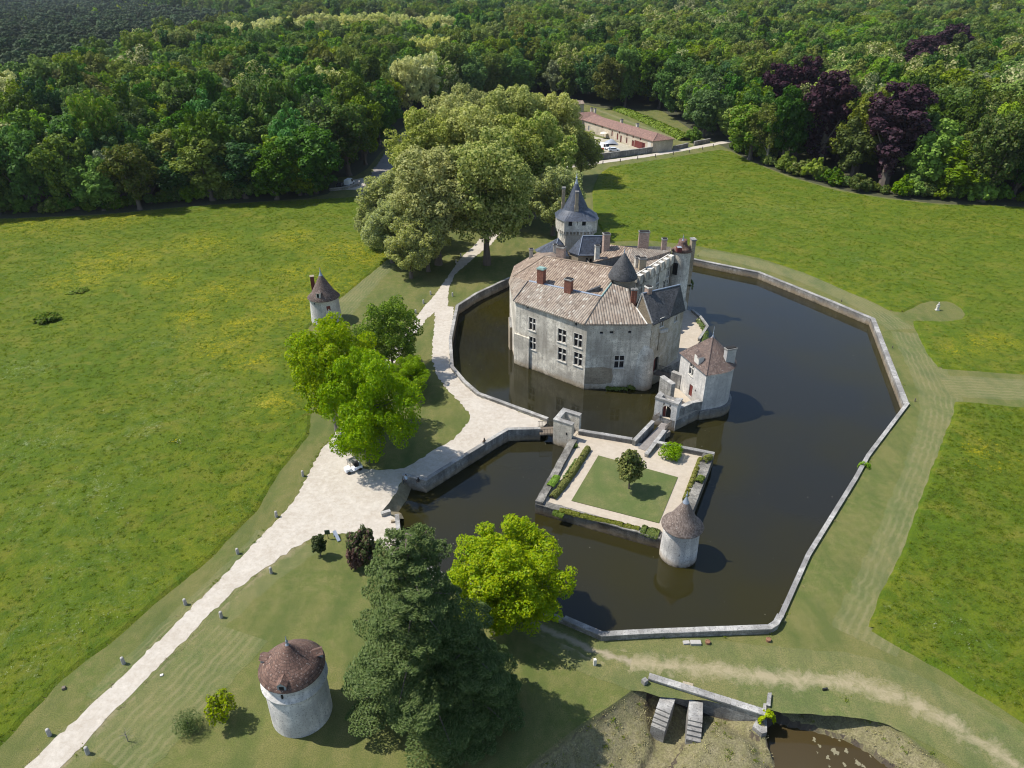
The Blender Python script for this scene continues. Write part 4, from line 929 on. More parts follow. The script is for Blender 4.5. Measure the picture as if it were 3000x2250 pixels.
w0, w1 = P2(1934, 1102, 4.3), P2(1968, 1126, 4.3); sweep('slab_wall', [tuple(w0), tuple(w1)], .75, -3, 4.3, (MT['grey'], MT['coping']), 1, parent=bail)
w0, w1 = P2(1967, 1089, 3.0), P2(1995, 1100, 3.0); sweep('slab_wall', [tuple(w0), tuple(w1)], .7, -3, 3.0, (MT['grey'], MT['coping']), 1, parent=bail)
w0 = P2(1982, 1093, 2.4); sweep('slab_wall', [tuple(w0), tuple(c1_ + np.array([-.1, .1]))], .6, -3, 2.2, (MT['grey'], MT['coping']), 1, parent=bail)
# timber bridge from the bailey to the castle door
def bridge(name, label, a, b, w, z, rail=True, mat='wood', top=None, th=.18):
    a = np.array(a); b = np.array(b); t = (b - a) / np.linalg.norm(b - a); n = np.array([-t[1], t[0]]); L = np.linalg.norm(b - a)
    o = thing(name, (*map(float, a), z), label, 'bridge'); m = MB(); m.prism([tuple(a - n * w / 2), tuple(b - n * w / 2), tuple(b + n * w / 2), tuple(a + n * w / 2)], z - th, z, 0, 1, True); m.build('deck', [MT[mat], MT[top or mat]], o)
    if rail:
        for s in (-1, 1):
            m = MB(); k = max(2, int(L / .22))
            for i in range(k + 1): c = a + t * L * i / k + n * s * w / 2; m.box((*c, z), (.04, .04, .95), 0)
            for zz in (.12, .95):
                pa_, pb_ = a + n * s * w / 2, b + n * s * w / 2; m.tube([(*pa_, z + zz), (*((pa_ + pb_) / 2), z + zz), (*pb_, z + zz)], [.035] * 3, 5)
            m.build('railing', MT['iron'], o)
    return o
db = F0 + ft * ((dr[0] + dr[1]) / 2); bridge('timber_bridge', 'short dark railed bridge leading to the arched red castle door', db - fn * .1, P2(1962, 1108, .6), 1.7, dr[2])

# ------------------------------------------------------------------ plants: leaf clumps
def leaf_mesh(name, cen, nrm, size, mats, rg, aspect=1.0, mi=None, align=None):
    n = len(cen); nrm = nrm / np.maximum(np.linalg.norm(nrm, axis=1, keepdims=True), 1e-6)
    r = rg.normal(size=(n, 3)) if align is None else align
    u = np.cross(nrm, r); u /= np.maximum(np.linalg.norm(u, axis=1, keepdims=True), 1e-6); v = np.cross(nrm, u)
    s = size[:, None] * .5
    bend = nrm * s * rg.uniform(-.35, .35, (n, 1))
    q = np.stack([cen - u * s - v * s * aspect * rg.uniform(.5, 1, (n, 1)), cen + u * s * rg.uniform(.6, 1, (n, 1)) - v * s * aspect * .9 + bend, cen + u * s + v * s * aspect * rg.uniform(.5, 1, (n, 1)), cen - u * s * rg.uniform(.6, 1, (n, 1)) + v * s * aspect * .9 + bend], 1).reshape(-1, 3)
    me = bpy.data.meshes.new(name); me.vertices.add(4 * n); me.vertices.foreach_set('co', q.astype(np.float32).ravel())
    me.loops.add(4 * n); me.loops.foreach_set('vertex_index', np.arange(4 * n, dtype=np.int32))
    me.polygons.add(n); me.polygons.foreach_set('loop_start', np.arange(0, 4 * n, 4, dtype=np.int32)); me.polygons.foreach_set('loop_total', np.full(n, 4, np.int32))
    for m in (mats if isinstance(mats, (list, tuple)) else [mats]): me.materials.append(m)
    if mi is not None: me.polygons.foreach_set('material_index', mi.astype(np.int32))
    me.update(); me.validate(); return me
def sph(rg, n):
    d = rg.normal(size=(n, 3)); return d / np.linalg.norm(d, axis=1, keepdims=True)
def broad_crown(seed, h, r, zb, nl=26, leaves=4200, ls=.62, lobe=(.26, .42), shape='round', loose=.25, inner=.16, sub=5):
    """crown of leaf clumps: boughs -> tufts -> leaves"""
    rg = np.random.default_rng(seed); H2 = (h - zb) / 2; zc = zb + H2
    d = sph(rg, nl); d[:, 2] = d[:, 2] * .9 + .12
    f = rg.uniform(.45, .92, (nl, 1)) ** .7
    if shape == 'round': c = d * f * np.array([r, r, H2]) * np.array([1, 1, 1])
    elif shape == 'vase':
        c = d * f * np.array([r, r, H2]); c[:, :2] *= (0.55 + .55 * (c[:, 2:3] + H2) / (2 * H2))
    else:  # 'cone'
        c = d * f * np.array([r, r, H2]); c[:, :2] *= (1.15 - .75 * (c[:, 2:3] + H2) / (2 * H2))
    lr = rg.uniform(*lobe, nl) * r
    c = np.clip(c, -np.array([r, r, H2]), np.array([r, r, H2 * .86])); c += rg.normal(size=3) * r * .06
    # tufts on each bough
    ti = np.repeat(np.arange(nl), sub); td = sph(rg, nl * sub); td[:, 2] += .25; tc = c[ti] + td * lr[ti, None] * rg.uniform(.55, 1.0, (nl * sub, 1)); tr = lr[ti] * rg.uniform(.34, .62, nl * sub)
    w = tr ** 2; w = w / w.sum(); li = rg.choice(len(ti), int(leaves * 1.5), p=w); ld = sph(rg, len(li)); ld[:, 2] += .18; ld /= np.linalg.norm(ld, axis=1, keepdims=True)
    pos = tc[li] + ld * tr[li, None] * (1 + rg.normal(size=(len(li), 1)) * .12)
    keep = np.ones(len(pos), bool)
    for k in range(len(tc)):
        ins = ((pos - tc[k]) ** 2).sum(1) < (tr[k] * .78) ** 2; keep &= ~(ins & (li != k))
    pos = pos[keep]; nr = ld[keep] * (1 - loose) + (c[ti][li][keep] * 0 + sph(rg, keep.sum())) * loose * 1.6 + np.array([0, 0, .25])
    pos = pos[:leaves]; nr = nr[:leaves]; sz = rg.uniform(.6, 1.25, len(pos)) * ls
    ni = int(leaves * inner); ip = c[rg.integers(0, nl, ni)] * rg.uniform(.2, .95, (ni, 1)) + rg.normal(size=(ni, 3)) * lr.mean() * .4
    pos = np.vstack([pos, ip]); nr = np.vstack([nr, sph(rg, ni)]); sz = np.concatenate([sz, rg.uniform(1.0, 1.8, ni) * ls])
    pos[:, 2] += zc; pos[:, 2] = np.maximum(pos[:, 2], .15)
    return pos, nr, sz, c + np.array([0, 0, zc])
def trunk_mb(h, r, limbs, seed, zb, top=.75):
    rg = random.Random(seed); m = MB(); lx, ly = rg.uniform(-.3, .3), rg.uniform(-.3, .3)
    m.tube([(0, 0, -.3), (lx * .2, ly * .2, zb * .5), (lx, ly, zb), (lx * 1.5, ly * 1.5, h * top)], [r * 1.25, r, r * .8, r * .25], 8)
    idx = list(range(len(limbs))); rg.shuffle(idx)
    for i in idx[:9]:
        e = limbs[i]; z0 = rg.uniform(zb * .6, min(h * .6, max(e[2] - .5, zb * .7))); k = min(1, z0 / max(zb, .1)); b = np.array([lx * k, ly * k, z0])
        mid = b * .5 + np.array(e) * .5 + np.array([0, 0, -abs(e[0]) * .08]); m.tube([b, mid, b * .1 + np.array(e) * .9], [r * .42, r * .24, r * .07], 5)
    return m
LEAF = dict(
    mid=m_leaf('leaf_mid_green', (.040, .080, .007), (.070, .116, .010)), dark=m_leaf('leaf_dark_green', (.022, .054, .006), (.040, .078, .009)),
    light=m_leaf('leaf_fresh_green', (.078, .130, .008), (.122, .172, .014)), olive=m_leaf('leaf_olive', (.066, .092, .012), (.104, .126, .022)),
    blue=m_leaf('leaf_blue_green', (.034, .072, .016), (.060, .102, .026)), grey=m_leaf('leaf_grey_green', (.105, .125, .050), (.155, .170, .085), .01, .15),
    plane=m_leaf('leaf_plane_tree', (.185, .205, .050), (.285, .290, .098), .008, .08, .45), pale=m_leaf('leaf_pale_blossom', (.17, .18, .06), (.30, .29, .13), .01, .15),
    copper=m_leaf('leaf_copper_beech', (.016, .007, .011), (.034, .013, .019), .01, .25, .15), pine=m_leaf('needle_pine', (.022, .040, .016), (.046, .064, .028), .02, .45, .25),
    bright=m_leaf('leaf_bright_yellow_green', (.140, .190, .002), (.210, .250, .004), .0, .05, .42), vivid=m_leaf('leaf_vivid_green', (.080, .150, .001), (.135, .205, .003), .0, .05, .42),
    lime=m_leaf('leaf_lime', (.130, .190, .001), (.215, .245, .002), .0, .05, .42), softgreen=m_leaf('leaf_soft_green', (.088, .140, .014), (.135, .185, .026), .0, .05, .35),
    cedar=m_leaf('needle_cedar', (.032, .056, .013), (.088, .114, .038), .0, .05, .25), magnolia=m_leaf('leaf_magnolia', (.040, .060, .012), (.115, .115, .035), .0, .05, .1),
    box=m_leaf('leaf_box_hedge', (.062, .075, .012), (.110, .105, .022), .01, .1, .15), ivy=m_leaf('leaf_ivy', (.035, .062, .010), (.085, .105, .020), .01, .1, .2),
    purple=m_leaf('leaf_purple_brown', (.040, .028, .022), (.090, .050, .040), .0, .1, .15), shrub=m_leaf('leaf_dark_shrub', (.022, .034, .012), (.055, .065, .022), .0, .1, .15),
)
CROWN = {}
def crown_kind(key, leafs, share=None, **kw):
    seed = kw.pop('seed'); h, r, zb = kw['h'], kw['r'], kw['zb']; aspect = kw.pop('aspect', 1.0); trunk = kw.pop('trunk', .035 * h); bark = kw.pop('bark', 'bark')
    pos, nr, sz, lobes = broad_crown(seed, **kw); rg = np.random.default_rng(seed + 99); mi = None
    if len(leafs) > 1: mi = (rg.uniform(size=len(pos)) < (share or .3)).astype(int)
    me = leaf_mesh('crown', pos, nr, sz, [LEAF[l] for l in leafs], rg, aspect, mi)
    tm = trunk_mb(h, trunk, lobes, seed, zb if zb > 1 else h * .3); off = BASE; o = tm.build('trunk', MT[bark]); tmesh = o.data; bpy.data.objects.remove(o)
    CROWN[key] = (me, tmesh, h, r)
for i, (lf, h, r, zb) in enumerate([(('mid',), 16, 5.2, 2.2), (('mid', 'light'), 18, 5.0, 3), (('dark',), 17, 5.4, 2), (('dark', 'mid'), 15, 4.6, 1.5), (('light',), 15, 5.0, 2), (('light', 'olive'), 17, 5.4, 3), (('olive',), 18, 5.2, 3), (('blue',), 16, 5.6, 2), (('mid',), 13, 4.4, 1), (('olive', 'mid'), 20, 5.6, 4), (('grey',), 14, 4.6, 1.5), (('pale', 'mid'), 19, 5.8, 3)]):
    crown_kind('wood%d' % i, lf, seed=20 + i, h=h * 1.42, r=r * 1.42, zb=min(zb, 1.2), nl=40, leaves=8600, ls=.66, share=.4, lobe=(.24, .40), shape='round', sub=6)
crown_kind('wood12', ('dark', 'mid'), seed=35, h=27, r=4.6, zb=1, nl=40, leaves=6500, ls=.62, lobe=(.3, .5), shape='cone', share=.3)
crown_kind('wood13', ('olive', 'light'), seed=36, h=24, r=7.4, zb=4, nl=34, leaves=3600, ls=.5, lobe=(.18, .3), loose=.6, inner=.04, share=.4, bark='palebark', trunk=.5)
crown_kind('bush', ('mid', 'olive'), seed=51, h=3.2, r=2.4, zb=.1, nl=16, leaves=1500, ls=.42, trunk=.1)
crown_kind('bush_light', ('light',), seed=52, h=4, r=2.6, zb=.1, nl=16, leaves=1500, ls=.45, trunk=.1)
crown_kind('copper', ('copper',), seed=60, h=26, r=6.2, zb=.8, nl=46, leaves=7500, ls=.62, lobe=(.22, .34))
LEAF['plane_pale'] = m_leaf('leaf_far_plane', (.24, .255, .075), (.36, .355, .14), .01, .1, .4)
crown_kind('plane_far', ('plane_pale', 'plane'), seed=61, h=26, r=7.5, zb=4, nl=40, leaves=6500, ls=.72, share=.4)
# hero crowns
crown_kind('plane_a', ('plane', 'olive'), seed=70, h=30, r=10.5, zb=4.5, nl=70, leaves=30000, ls=.44, lobe=(.16, .30), sub=7, loose=.35, inner=.1, share=.25, trunk=.85, bark='bark')
crown_kind('plane_b', ('plane', 'olive'), seed=71, h=31, r=9.5, zb=5.5, nl=64, leaves=28000, ls=.44, lobe=(.17, .30), sub=7, loose=.35, inner=.1, share=.18, trunk=.8)
crown_kind('plane_low', ('plane', 'grey'), seed=72, h=22, r=8.5, zb=.2, nl=64, leaves=25000, ls=.40, lobe=(.15, .27), sub=7, loose=.45, inner=.08, share=.3, trunk=.6)
crown_kind('bright', ('bright', 'vivid'), seed=80, h=18, r=7.4, zb=1.2, nl=62, leaves=42000, ls=.235, lobe=(.15, .28), sub=8, loose=.4, inner=.08, share=.35, trunk=.3, bark='palebark', shape='vase')
crown_kind('vivid', ('vivid', 'bright'), seed=81, h=17, r=8.2, zb=.8, nl=66, leaves=46000, ls=.235, lobe=(.15, .27), sub=8, loose=.4, inner=.1, share=.12, trunk=.35)
crown_kind('soft', ('softgreen', 'mid'), seed=82, h=15, r=6.6, zb=1.5, nl=46, leaves=24000, ls=.24, lobe=(.14, .26), sub=8, loose=.5, inner=.04, share=.3, trunk=.25)
crown_kind('lime', ('lime', 'vivid'), seed=83, h=15, r=6.2, zb=.8, nl=64, leaves=54000, ls=.185, lobe=(.14, .26), sub=9, loose=.35, inner=.14, share=.25, trunk=.35)
crown_kind('magnolia', ('magnolia',), seed=84, h=5.8, r=2.15, zb=1.5, nl=36, leaves=3000, ls=.26, lobe=(.2, .34), sub=5, loose=.35, inner=.2, trunk=.11, shape='cone')
crown_kind('garden_bush', ('vivid',), seed=85, h=1.7, r=1.55, zb=.05, nl=26, leaves=2600, ls=.16, trunk=.06)
crown_kind('round_shrub', ('lime', 'olive'), seed=86, h=2.1, r=1.35, zb=.5, nl=30, leaves=3400, ls=.14, trunk=.1, share=.35)
crown_kind('dark_cone', ('shrub',), seed=87, h=3.0, r=.95, zb=.1, nl=26, leaves=2400, ls=.17, shape='cone', trunk=.08)
crown_kind('dark_shrub', ('shrub', 'purple'), seed=88, h=3.4, r=1.55, zb=.1, nl=34, leaves=4200, ls=.18, trunk=.1, share=.3)
crown_kind('red_shrub', ('purple',), seed=89, h=2.2, r=1.1, zb=.1, nl=22, leaves=2200, ls=.17, trunk=.07)
rgT = random.Random(77)
def tree(key, x, y, label, cat='tree', group=None, h=None, r=None, rz=None, name='tree', z=0.0, tilt=0.0):
    me, tm, h0, r0 = CROWN[key]; sz = (h or h0) / h0; sr = (r or r0) / r0 if r else sz
    o = thing(name, (x, y, z), label, cat, group); o.rotation_euler = (0, tilt, rgT.uniform(0, 6.28) if rz is None else rz); o.scale = (sr, sr, sz)
    link_mesh('crown', me, o); link_mesh('trunk', tm, o); return o
def tree_px(key, bx, by, ty, r, label, **kw):
    B = P(bx, by); Y = B[1]; T = PY(bx, ty, Y - r * .3 if False else Y); return tree(key, B[0], B[1], label, h=T[2], r=r, **kw)

# ------------------------------------------------------------------ the great plane trees by the path
gp = 'old plane trees by the castle path'
for key, bx, by, ty, r, lb in (
    ('plane_a', 1427, 775, 385, 10.5, 'towering pale plane tree with its dark trunk beside the path, nearest the castle'),
    ('plane_b', 1285, 775, 420, 9.8, 'tall pale plane tree left of the gravel path, foremost of the grove'),
    ('plane_low', 1185, 715, 500, 9.4, 'low spreading pale plane tree trailing branches over the left meadow'),
    ('plane_low', 1205, 815, 670, 5.6, 'lowest drooping plane branch mass touching the mown grass left of the path'),
    ('plane_a', 1268, 640, 325, 10.2, 'broad pale plane tree at the left side of the grove by the dirt road'),
    ('plane_b', 1395, 640, 290, 11, 'pale plane tree in the middle of the grove with a rounded crown'),
    ('plane_a', 1560, 640, 330, 10.5, 'pale plane tree on the right of the grove behind the keep'),
    ('plane_b', 1500, 540, 238, 10.5, 'pale plane tree at the back of the grove, its crown highest'),
    ('plane_a', 1385, 520, 250, 9.5, 'pale plane tree at the back left of the grove near the hidden farm roof'),
    ('plane_b', 1610, 535, 262, 10, 'pale plane tree at the right edge of the grove beside the farm yard'),
    ('plane_b', 1330, 560, 262, 10, 'pale plane tree filling the middle back of the grove'),
    ('plane_a', 1480, 660, 345, 10, 'pale plane tree right of the tall front trunk in the grove'),
    ('plane_low', 1118, 725, 575, 5.6, 'outermost low plane tree at the meadow side of the grove'),
    ('plane_low', 1150, 770, 590, 6.2, 'drooping plane tree in the lower left fringe of the grove'),
    ('plane_low', 1255, 795, 600, 6.4, 'drooping plane tree hiding the trunks left of the path'),
    ('plane_low', 1620, 690, 490, 8, 'shadowed low plane tree directly left of the slate keep'),
    ('plane_low', 1700, 520, 375, 6.5, 'thin grey plane tree in front of the farm yard wall')):
    tree_px(key, bx, by, ty, r, lb, group=gp, name='plane_tree')
# bright trees on the green between the paths
tree_px('bright', 985, 1262, 968, 6.5, 'bright yellow green tree with visible pale limbs, left of the lawn island', name='broadleaf_tree')
tree_px('vivid', 1080, 1352, 1055, 6.7, 'vivid green spreading tree whose boughs shade the golf cart', name='broadleaf_tree')
tree_px('soft', 1150, 1085, 885, 6.0, 'thin soft green tree with see-through crown beside the gravel path', name='broadleaf_tree')
tree_px('vivid', 1195, 1150, 1055, 3.8, 'small green tree at the right end of the bright clump facing the moat', name='broadleaf_tree')
tree_px('lime', 1505, 1815, 1572, 6.3, 'rounded lime yellow tree at the lower edge of the moat', name='broadleaf_tree')
tree_px('magnolia', 1842, 1432, 1322, 2.1, 'small glossy magnolia alone on the walled garden lawn', name='magnolia_tree', z=.03)
tree_px('garden_bush', 1966, 1338, 1311, 1.55, 'bright green dome shaped bush on the garden gravel', cat='bush', name='bush')
tree_px('round_shrub', 660, 2108, 2046, 1.35, 'round yellow green shrub on the lawn left of the dovecote', cat='shrub', name='shrub')
tree_px('dark_cone', 940, 1628, 1562, .9, 'slim dark upright shrub beside the bend of the drive', cat='shrub', name='shrub')
tree_px('dark_shrub', 1068, 1650, 1562, 1.6, 'bushy dark green and brown shrub near the cedar', cat='shrub', name='shrub')
tree_px('red_shrub', 1042, 1668, 1610, 1.0, 'reddish purple shrub growing against the dark bushy one', cat='shrub', name='shrub')

tree_px('bush', 132, 940, 922, 2.6, 'dark low bush patch alone in the left meadow', cat='bush', name='bush'); tree_px('bush', 232, 858, 848, 1.8, 'small dark tuft of scrub in the upper left meadow', cat='bush', name='bush')
# cedar: flat sprays on whorled boughs
def cedar_mesh(seed, h, r, nb=100, dens=300, ls=.21):
    rg = np.random.default_rng(seed); P_, N_, A_ = [], [], []; bm_ = MB()
    bm_.tube([(0, 0, -.3), (.1, 0, h * .3), (.0, .1, h * .65), (0, 0, h * .97)], [.62, .48, .28, .05], 9)
    for i in range(nb):
        t = (i / nb) ** .82; z = 1.2 + (h - 1.6) * t; a = i * 2.39996 + rg.normal() * .25
        L = r * ((1 - t) ** .62 * .93 + .07) * rg.uniform(.55, 1.18) * (1 + .14 * sin(a * 2 + z * .7)) + .3; d = np.array([cos(a), sin(a), 0]); sd = np.array([-sin(a), cos(a), 0]); up = rg.uniform(-.08, .30) + .25 * t
        if i % 3 == 0: bm_.tube([(0, 0, z), tuple(d * L * .5 + np.array([0, 0, z + up * L * .5])), tuple(d * L * .92 + np.array([0, 0, z + up * L * .9 - .18 * L * .8]))], [.10 + .01 * L, .06, .02], 5)
        n = int(dens * L * (.5 + .12 * L)); s = rg.uniform(.12, 1, n) ** .75; w = L * .30 * np.sin(np.clip(s, 0, 1) * 2.6 + .35) + .15
        ns = max(5, int(L * 2.3)); spr = rg.integers(0, ns, n); sp0 = (spr + .5) / ns * .85 + .1; side = np.where(rg.uniform(size=n) < .5, -1, 1)
        # side sprays run forward and outward from the bough
        q = rg.uniform(0, 1, n) ** .8; slen = L * .34 * np.sin(sp0 * 2.5 + .45)
        along = sp0 * L + q * slen * .75; lat = side * q * slen * .85 + rg.normal(size=n) * .07
        zz = z + up * along - .17 * along ** 2 / max(L, 1) - np.abs(lat) * .12 + rg.normal(size=n) * .10
        pos = d * along[:, None] + sd * lat[:, None]; pos[:, 2] = zz
        P_.append(pos); nn = rg.normal(size=(n, 3)) * .42; nn[:, 2] += 1.0; nn += d * .25; N_.append(nn); A_.append(d * .8 + sd * (side * .7)[:, None] + rg.normal(size=(n, 3)) * .3)
    P_ = np.vstack(P_); N_ = np.vstack(N_); A_ = np.vstack(A_); P_[:, 2] = np.maximum(P_[:, 2], .2)
    nr = np.cross(A_, [0, 0, 1.0]); sz = rg.uniform(.7, 1.3, len(P_)) * ls
    me = leaf_mesh('crown', P_, N_, sz, LEAF['cedar'], rg, .34, None, A_)
    o = bm_.build('trunk', MT['bark']); tm = o.data; bpy.data.objects.remove(o); return me, tm
CROWN['cedar'] = (*cedar_mesh(5, 22.5, 7.3), 22.5, 7.3); CROWN['cedar2'] = (*cedar_mesh(9, 15, 5.6, 120), 15, 5.6)
B = P(1240, 2085); tree('cedar', B[0], B[1], 'huge dark blue green cedar with layered drooping boughs beside the dovecote', name='cedar_tree', h=PY(1196, 1548, B[1])[2], r=7.4)
B = P(1385, 2115); tree('cedar2', B[0], B[1], 'lower shaded cedar behind the huge cedar, under the lime yellow tree', name='cedar_tree', h=12, r=5.0)
crown_kind('spiky', ('cedar',), seed=90, h=2.6, r=1.0, zb=.1, nl=18, leaves=900, ls=.22, shape='cone', trunk=.06, loose=.8)
rg = np.random.default_rng(4); n = 1500; a = rg.uniform(0, 6.28, n); el = rg.uniform(.15, 1.45, n); rr_1 = rg.uniform(.15, 1, n); d = np.stack([np.cos(a) * np.cos(el), np.sin(a) * np.cos(el), np.sin(el)], 1)
pos = d * (rr_1 * (1.1 + 1.0 * np.sin(el)))[:, None] + [0, 0, .2]
SPK = .8; sp = thing('conifer_sapling', (*map(float, P(557, 2138)[:2]), 0), 'spiky young blue green conifer on the lawn beside the round shrub', 'conifer')
link_mesh('crown', leaf_mesh('crown', pos, rg.normal(size=(n, 3)), np.full(n, .20), LEAF['cedar'], rg, .25, None, d + rg.normal(size=(n, 3)) * .25), sp)
m = MB(); m.tube([(sp.location.x, sp.location.y, -.1), (sp.location.x, sp.location.y, 1.4)], [.06, .03], 6); m.build('trunk', MT['bark'], sp)
m = MB(); b = P(375, 2172); m.tube([(b[0], b[1], -.1), (b[0] + .05, b[1], .7), (b[0] - .05, b[1] + .1, 1.35)], [.045, .035, .015], 6)
for k in range(9): a = k * 2.4; z = .4 + .09 * k; m.tube([(b[0], b[1], z), (b[0] + .4 * cos(a), b[1] + .4 * sin(a), z + .25), (b[0] + .62 * cos(a + .3), b[1] + .62 * sin(a + .3), z + .3)], [.018, .012, .005], 4)
tag(m.build('bare_sapling', MT['palebark']), 'thin leafless sapling on the lawn near the drive', 'sapling')

# ------------------------------------------------------------------ walled garden on its island
gpoly = [tuple(P2(1671, 1313, ZW)), tuple(P2(1567.6, 1504, ZW)), tuple(P2(1930, 1608, ZW)), (21.0, 66.5), tuple(P2(2035, 1504, ZW)), tuple(P2(2092, 1338, 0)), tuple(P2(1916, 1290, .75)), tuple(P2(1853, 1283, .75)), tuple(P2(1697, 1257, .75)), tuple(P2(1650, 1262, 0))]
garden = thing('garden_terrace', (15, 77, ZW), 'square walled garden terrace with cream gravel and a central lawn in the moat', 'garden terrace')
m = MB(); m.prism(gpoly, -3, 0, 1, 0); m.build('terrace_floor', [MT['garden_gravel'], MT['grey']], garden)
lawn = wpx([(1753, 1335), (1986, 1399), (1930.5, 1533.5), (1674, 1467.7)]); m = MB(); m.prism(lawn, -.05, .07, 1, 0)
tl = NT('garden_lawn_grass'); cl, hl_ = grass_nodes(tl, 'mown'); cl = tl.mix(tl.ramp(tl.noise(.22, 4), [(.35, .75), (.6, .1)]), cl, (.062, .098, .016)); MT['lawn'] = tl.prin(cl, .95, tl.bump(hl_, .4, .05))
m.build('lawn', [MT['lawn'], MT['floor']], garden)
MT['rubble'] = m_stone('dark_rubble', (.34, .32, .28), (.20, .19, .165), (.05, .047, .042), .6, block=(.4, .2), blockk=.9, plaster=.25)
W0, W1 = gpoly[0], gpoly[1]
sweep('west', [W0, W1], 1.0, -3, .55, (MT['rubble'], MT['rubble']), 1, .2, .10, garden, .03, .8)
sweep('south', [W1, gpoly[2]], 1.0, -3, .16, (MT['rubble'], MT['rubble']), 1, .15, .08, garden, .03, .8)
sweep('east', [gpoly[3], gpoly[4], gpoly[5]], 1.5, -3, .62, (MT['rubble'], MT['rubble']), 1, .2, .10, garden, .03, .8)
sweep('north', [gpoly[5], gpoly[6]], .55, -3, .8, ms, 1, parent=garden); sweep('north', [gpoly[7], gpoly[8]], .55, -3, .8, ms, 1, parent=garden)
gt0 = [P2(1621.6, 1228, 2.95), P2(1676, 1245, 2.95), P2(1703, 1207, 2.95), P2(1650, 1195, 2.95)]
gtw = thing('gate_pavilion', (*map(float, gt0[0]), 0), 'roofless U shaped grey stone gate tower at the garden entrance', 'gate tower')
ctr = sum(gt0) / 4; inn = [p + (ctr - p) * .42 for p in gt0]; inn[1] = gt0[1] + (gt0[0] - gt0[1]) * 0 + (gt0[2] - gt0[1]) * .24; inn[2] = gt0[2] + (gt0[1] - gt0[2]) * .24
dx = (gt0[1] - gt0[0]) / np.linalg.norm(gt0[1] - gt0[0]); dy = (gt0[3] - gt0[0]) / np.linalg.norm(gt0[3] - gt0[0]); Wd, Ln = np.linalg.norm(gt0[1] - gt0[0]), np.linalg.norm(gt0[3] - gt0[0]); tw = .72
fr = lambda a, b: tuple(gt0[0] + dx * a + dy * b)
m = MB(); m.prism([fr(0, 0), fr(Wd, 0), fr(Wd, tw), fr(tw, tw), fr(tw, Ln - tw), fr(Wd, Ln - tw), fr(Wd, Ln), fr(0, Ln)], -3, 2.8, 0); m.build('wall_face', MT['castle'], gtw)
e_ = .06; m = MB(); m.prism([fr(-e_, -e_), fr(Wd + e_, -e_), fr(Wd + e_, tw + e_), fr(tw + e_, tw + e_), fr(tw + e_, Ln - tw - e_), fr(Wd + e_, Ln - tw - e_), fr(Wd + e_, Ln + e_), fr(-e_, Ln + e_)], 2.8, 2.97, 0, None, True); m.build('coping', MT['coping'], gtw)
m = MB(); m.prism([fr(tw, tw), fr(Wd, tw), fr(Wd, Ln - tw), fr(tw, Ln - tw)], -2, .06, 0); m.build('floor', MT['garden_gravel'], gtw)
u, z = onwall(1660, 1270, gt0[0], gt0[1]); m = MB(); c = gt0[0] + dx * u; m.box((*(c + dy * .1), z - .25), (.22, .26, .4), math.atan2(dx[1], dx[0])); m.build('loophole', MT['darkhole'], gtw)
E0, E1 = P2(1588, 1268, 0.02), P2(1622, 1283, .02)
bridge('entry_bridge', 'small railed plank bridge between the causeway and the roofless gate tower', (P2(1581, 1272, .05) + P2(1596, 1252, .05)) / 2 - np.array([.5, 0]), fr(.1, Ln * .5), 2.2, .06)
# stone footbridge with stepped parapets to the bailey gate
fb = thing('stone_footbridge', (22, 88, 0), 'stone footbridge with sloping parapets joining the garden to the white gate', 'bridge')
fa0, fa1, fb0, fb1 = P2(1868, 1312, .05), P2(1938, 1238, .05), P2(1890, 1320, .05), P2(1962, 1243, .05)
m = MB(); m.prism([tuple(fb0), tuple(fb1), tuple(fa1), tuple(fa0)], -.3, .05, 1, 0, True); m.build('deck', [MT['dirt'], MT['grey']], fb)
lp0, lp1 = P2(1853, 1289, .9), P2(1909, 1231, 1.1); rp0, rp1 = P2(1889, 1326, .7), P2(1943, 1258, .9)
sweep('left', [tuple(lp0), tuple(lp1)], .5, -2.8, lambda q: .95 + .2 * q, ms, -1, parent=fb); sweep('right', [tuple(rp0), tuple(rp1)], .5, -2.8, lambda q: .6 + .3 * q, ms, -1, parent=fb)
m = MB(); m.box((*P2(1945, 1268, -1), -3), (1.1, 1.6, 2.5), .7); m.build('pier', MT['grey'], fb)
for pr_ in ((P2(1911, 1234, .2), P2(1930, 1222, .2)), (P2(1948, 1262, .2), P2(1966, 1246, .2))):
    m = MB(); a_, b_ = pr_
    for kk in range(7): c = a_ + (b_ - a_) * kk / 6; m.box((*c, 0), (.06, .06, 1.0), .5)
    m.tube([(*a_, 1.0), (*((a_ + b_) / 2), 1.0), (*b_, 1.0)], [.05] * 3, 5); m.build('handrail', MT['wood'], fb)
# box hedges and creepers
def hedge(line, w, h, label, leaf='box', name='hedge', cat='hedge', z=0., dens=420, ls=.15, rag=.12, group=None):
    rg = np.random.default_rng(len(line) + int(abs(line[0][0] * 10))); ln = [np.array(p) for p in resample(line, .5, False)]; ps, ns = [], []
    for a_, b_ in zip(ln, ln[1:]):
        L = np.linalg.norm(b_ - a_); t = (b_ - a_) / L; nn = np.array([-t[1], t[0]]); n = int(dens * L * (w + 2 * h)); th = rg.uniform(0, pi, n); k = 1 + .15 * rg.normal() 
        o_ = np.cos(th); zz = np.sin(th) ** .55; pos = a_ + t * (rg.uniform(0, L, (n, 1))) + nn * (o_[:, None] * w / 2 * rg.uniform(.85, 1.1, (n, 1)))
        ps.append(np.column_stack([pos, z + zz * h * k * rg.uniform(.8, 1.1, n)])); ns.append(np.column_stack([nn[0] * o_, nn[1] * o_, zz + .2]) + rg.normal(size=(n, 3)) * .4)
    ps = np.vstack(ps); c = ps.mean(0); c[2] = 0
    o = link_mesh(name, leaf_mesh(name, ps - c, np.vstack(ns), rg.uniform(.7, 1.3, len(ps)) * ls, LEAF[leaf], rg), None, tuple(c)); return tag(o, label, cat, group)
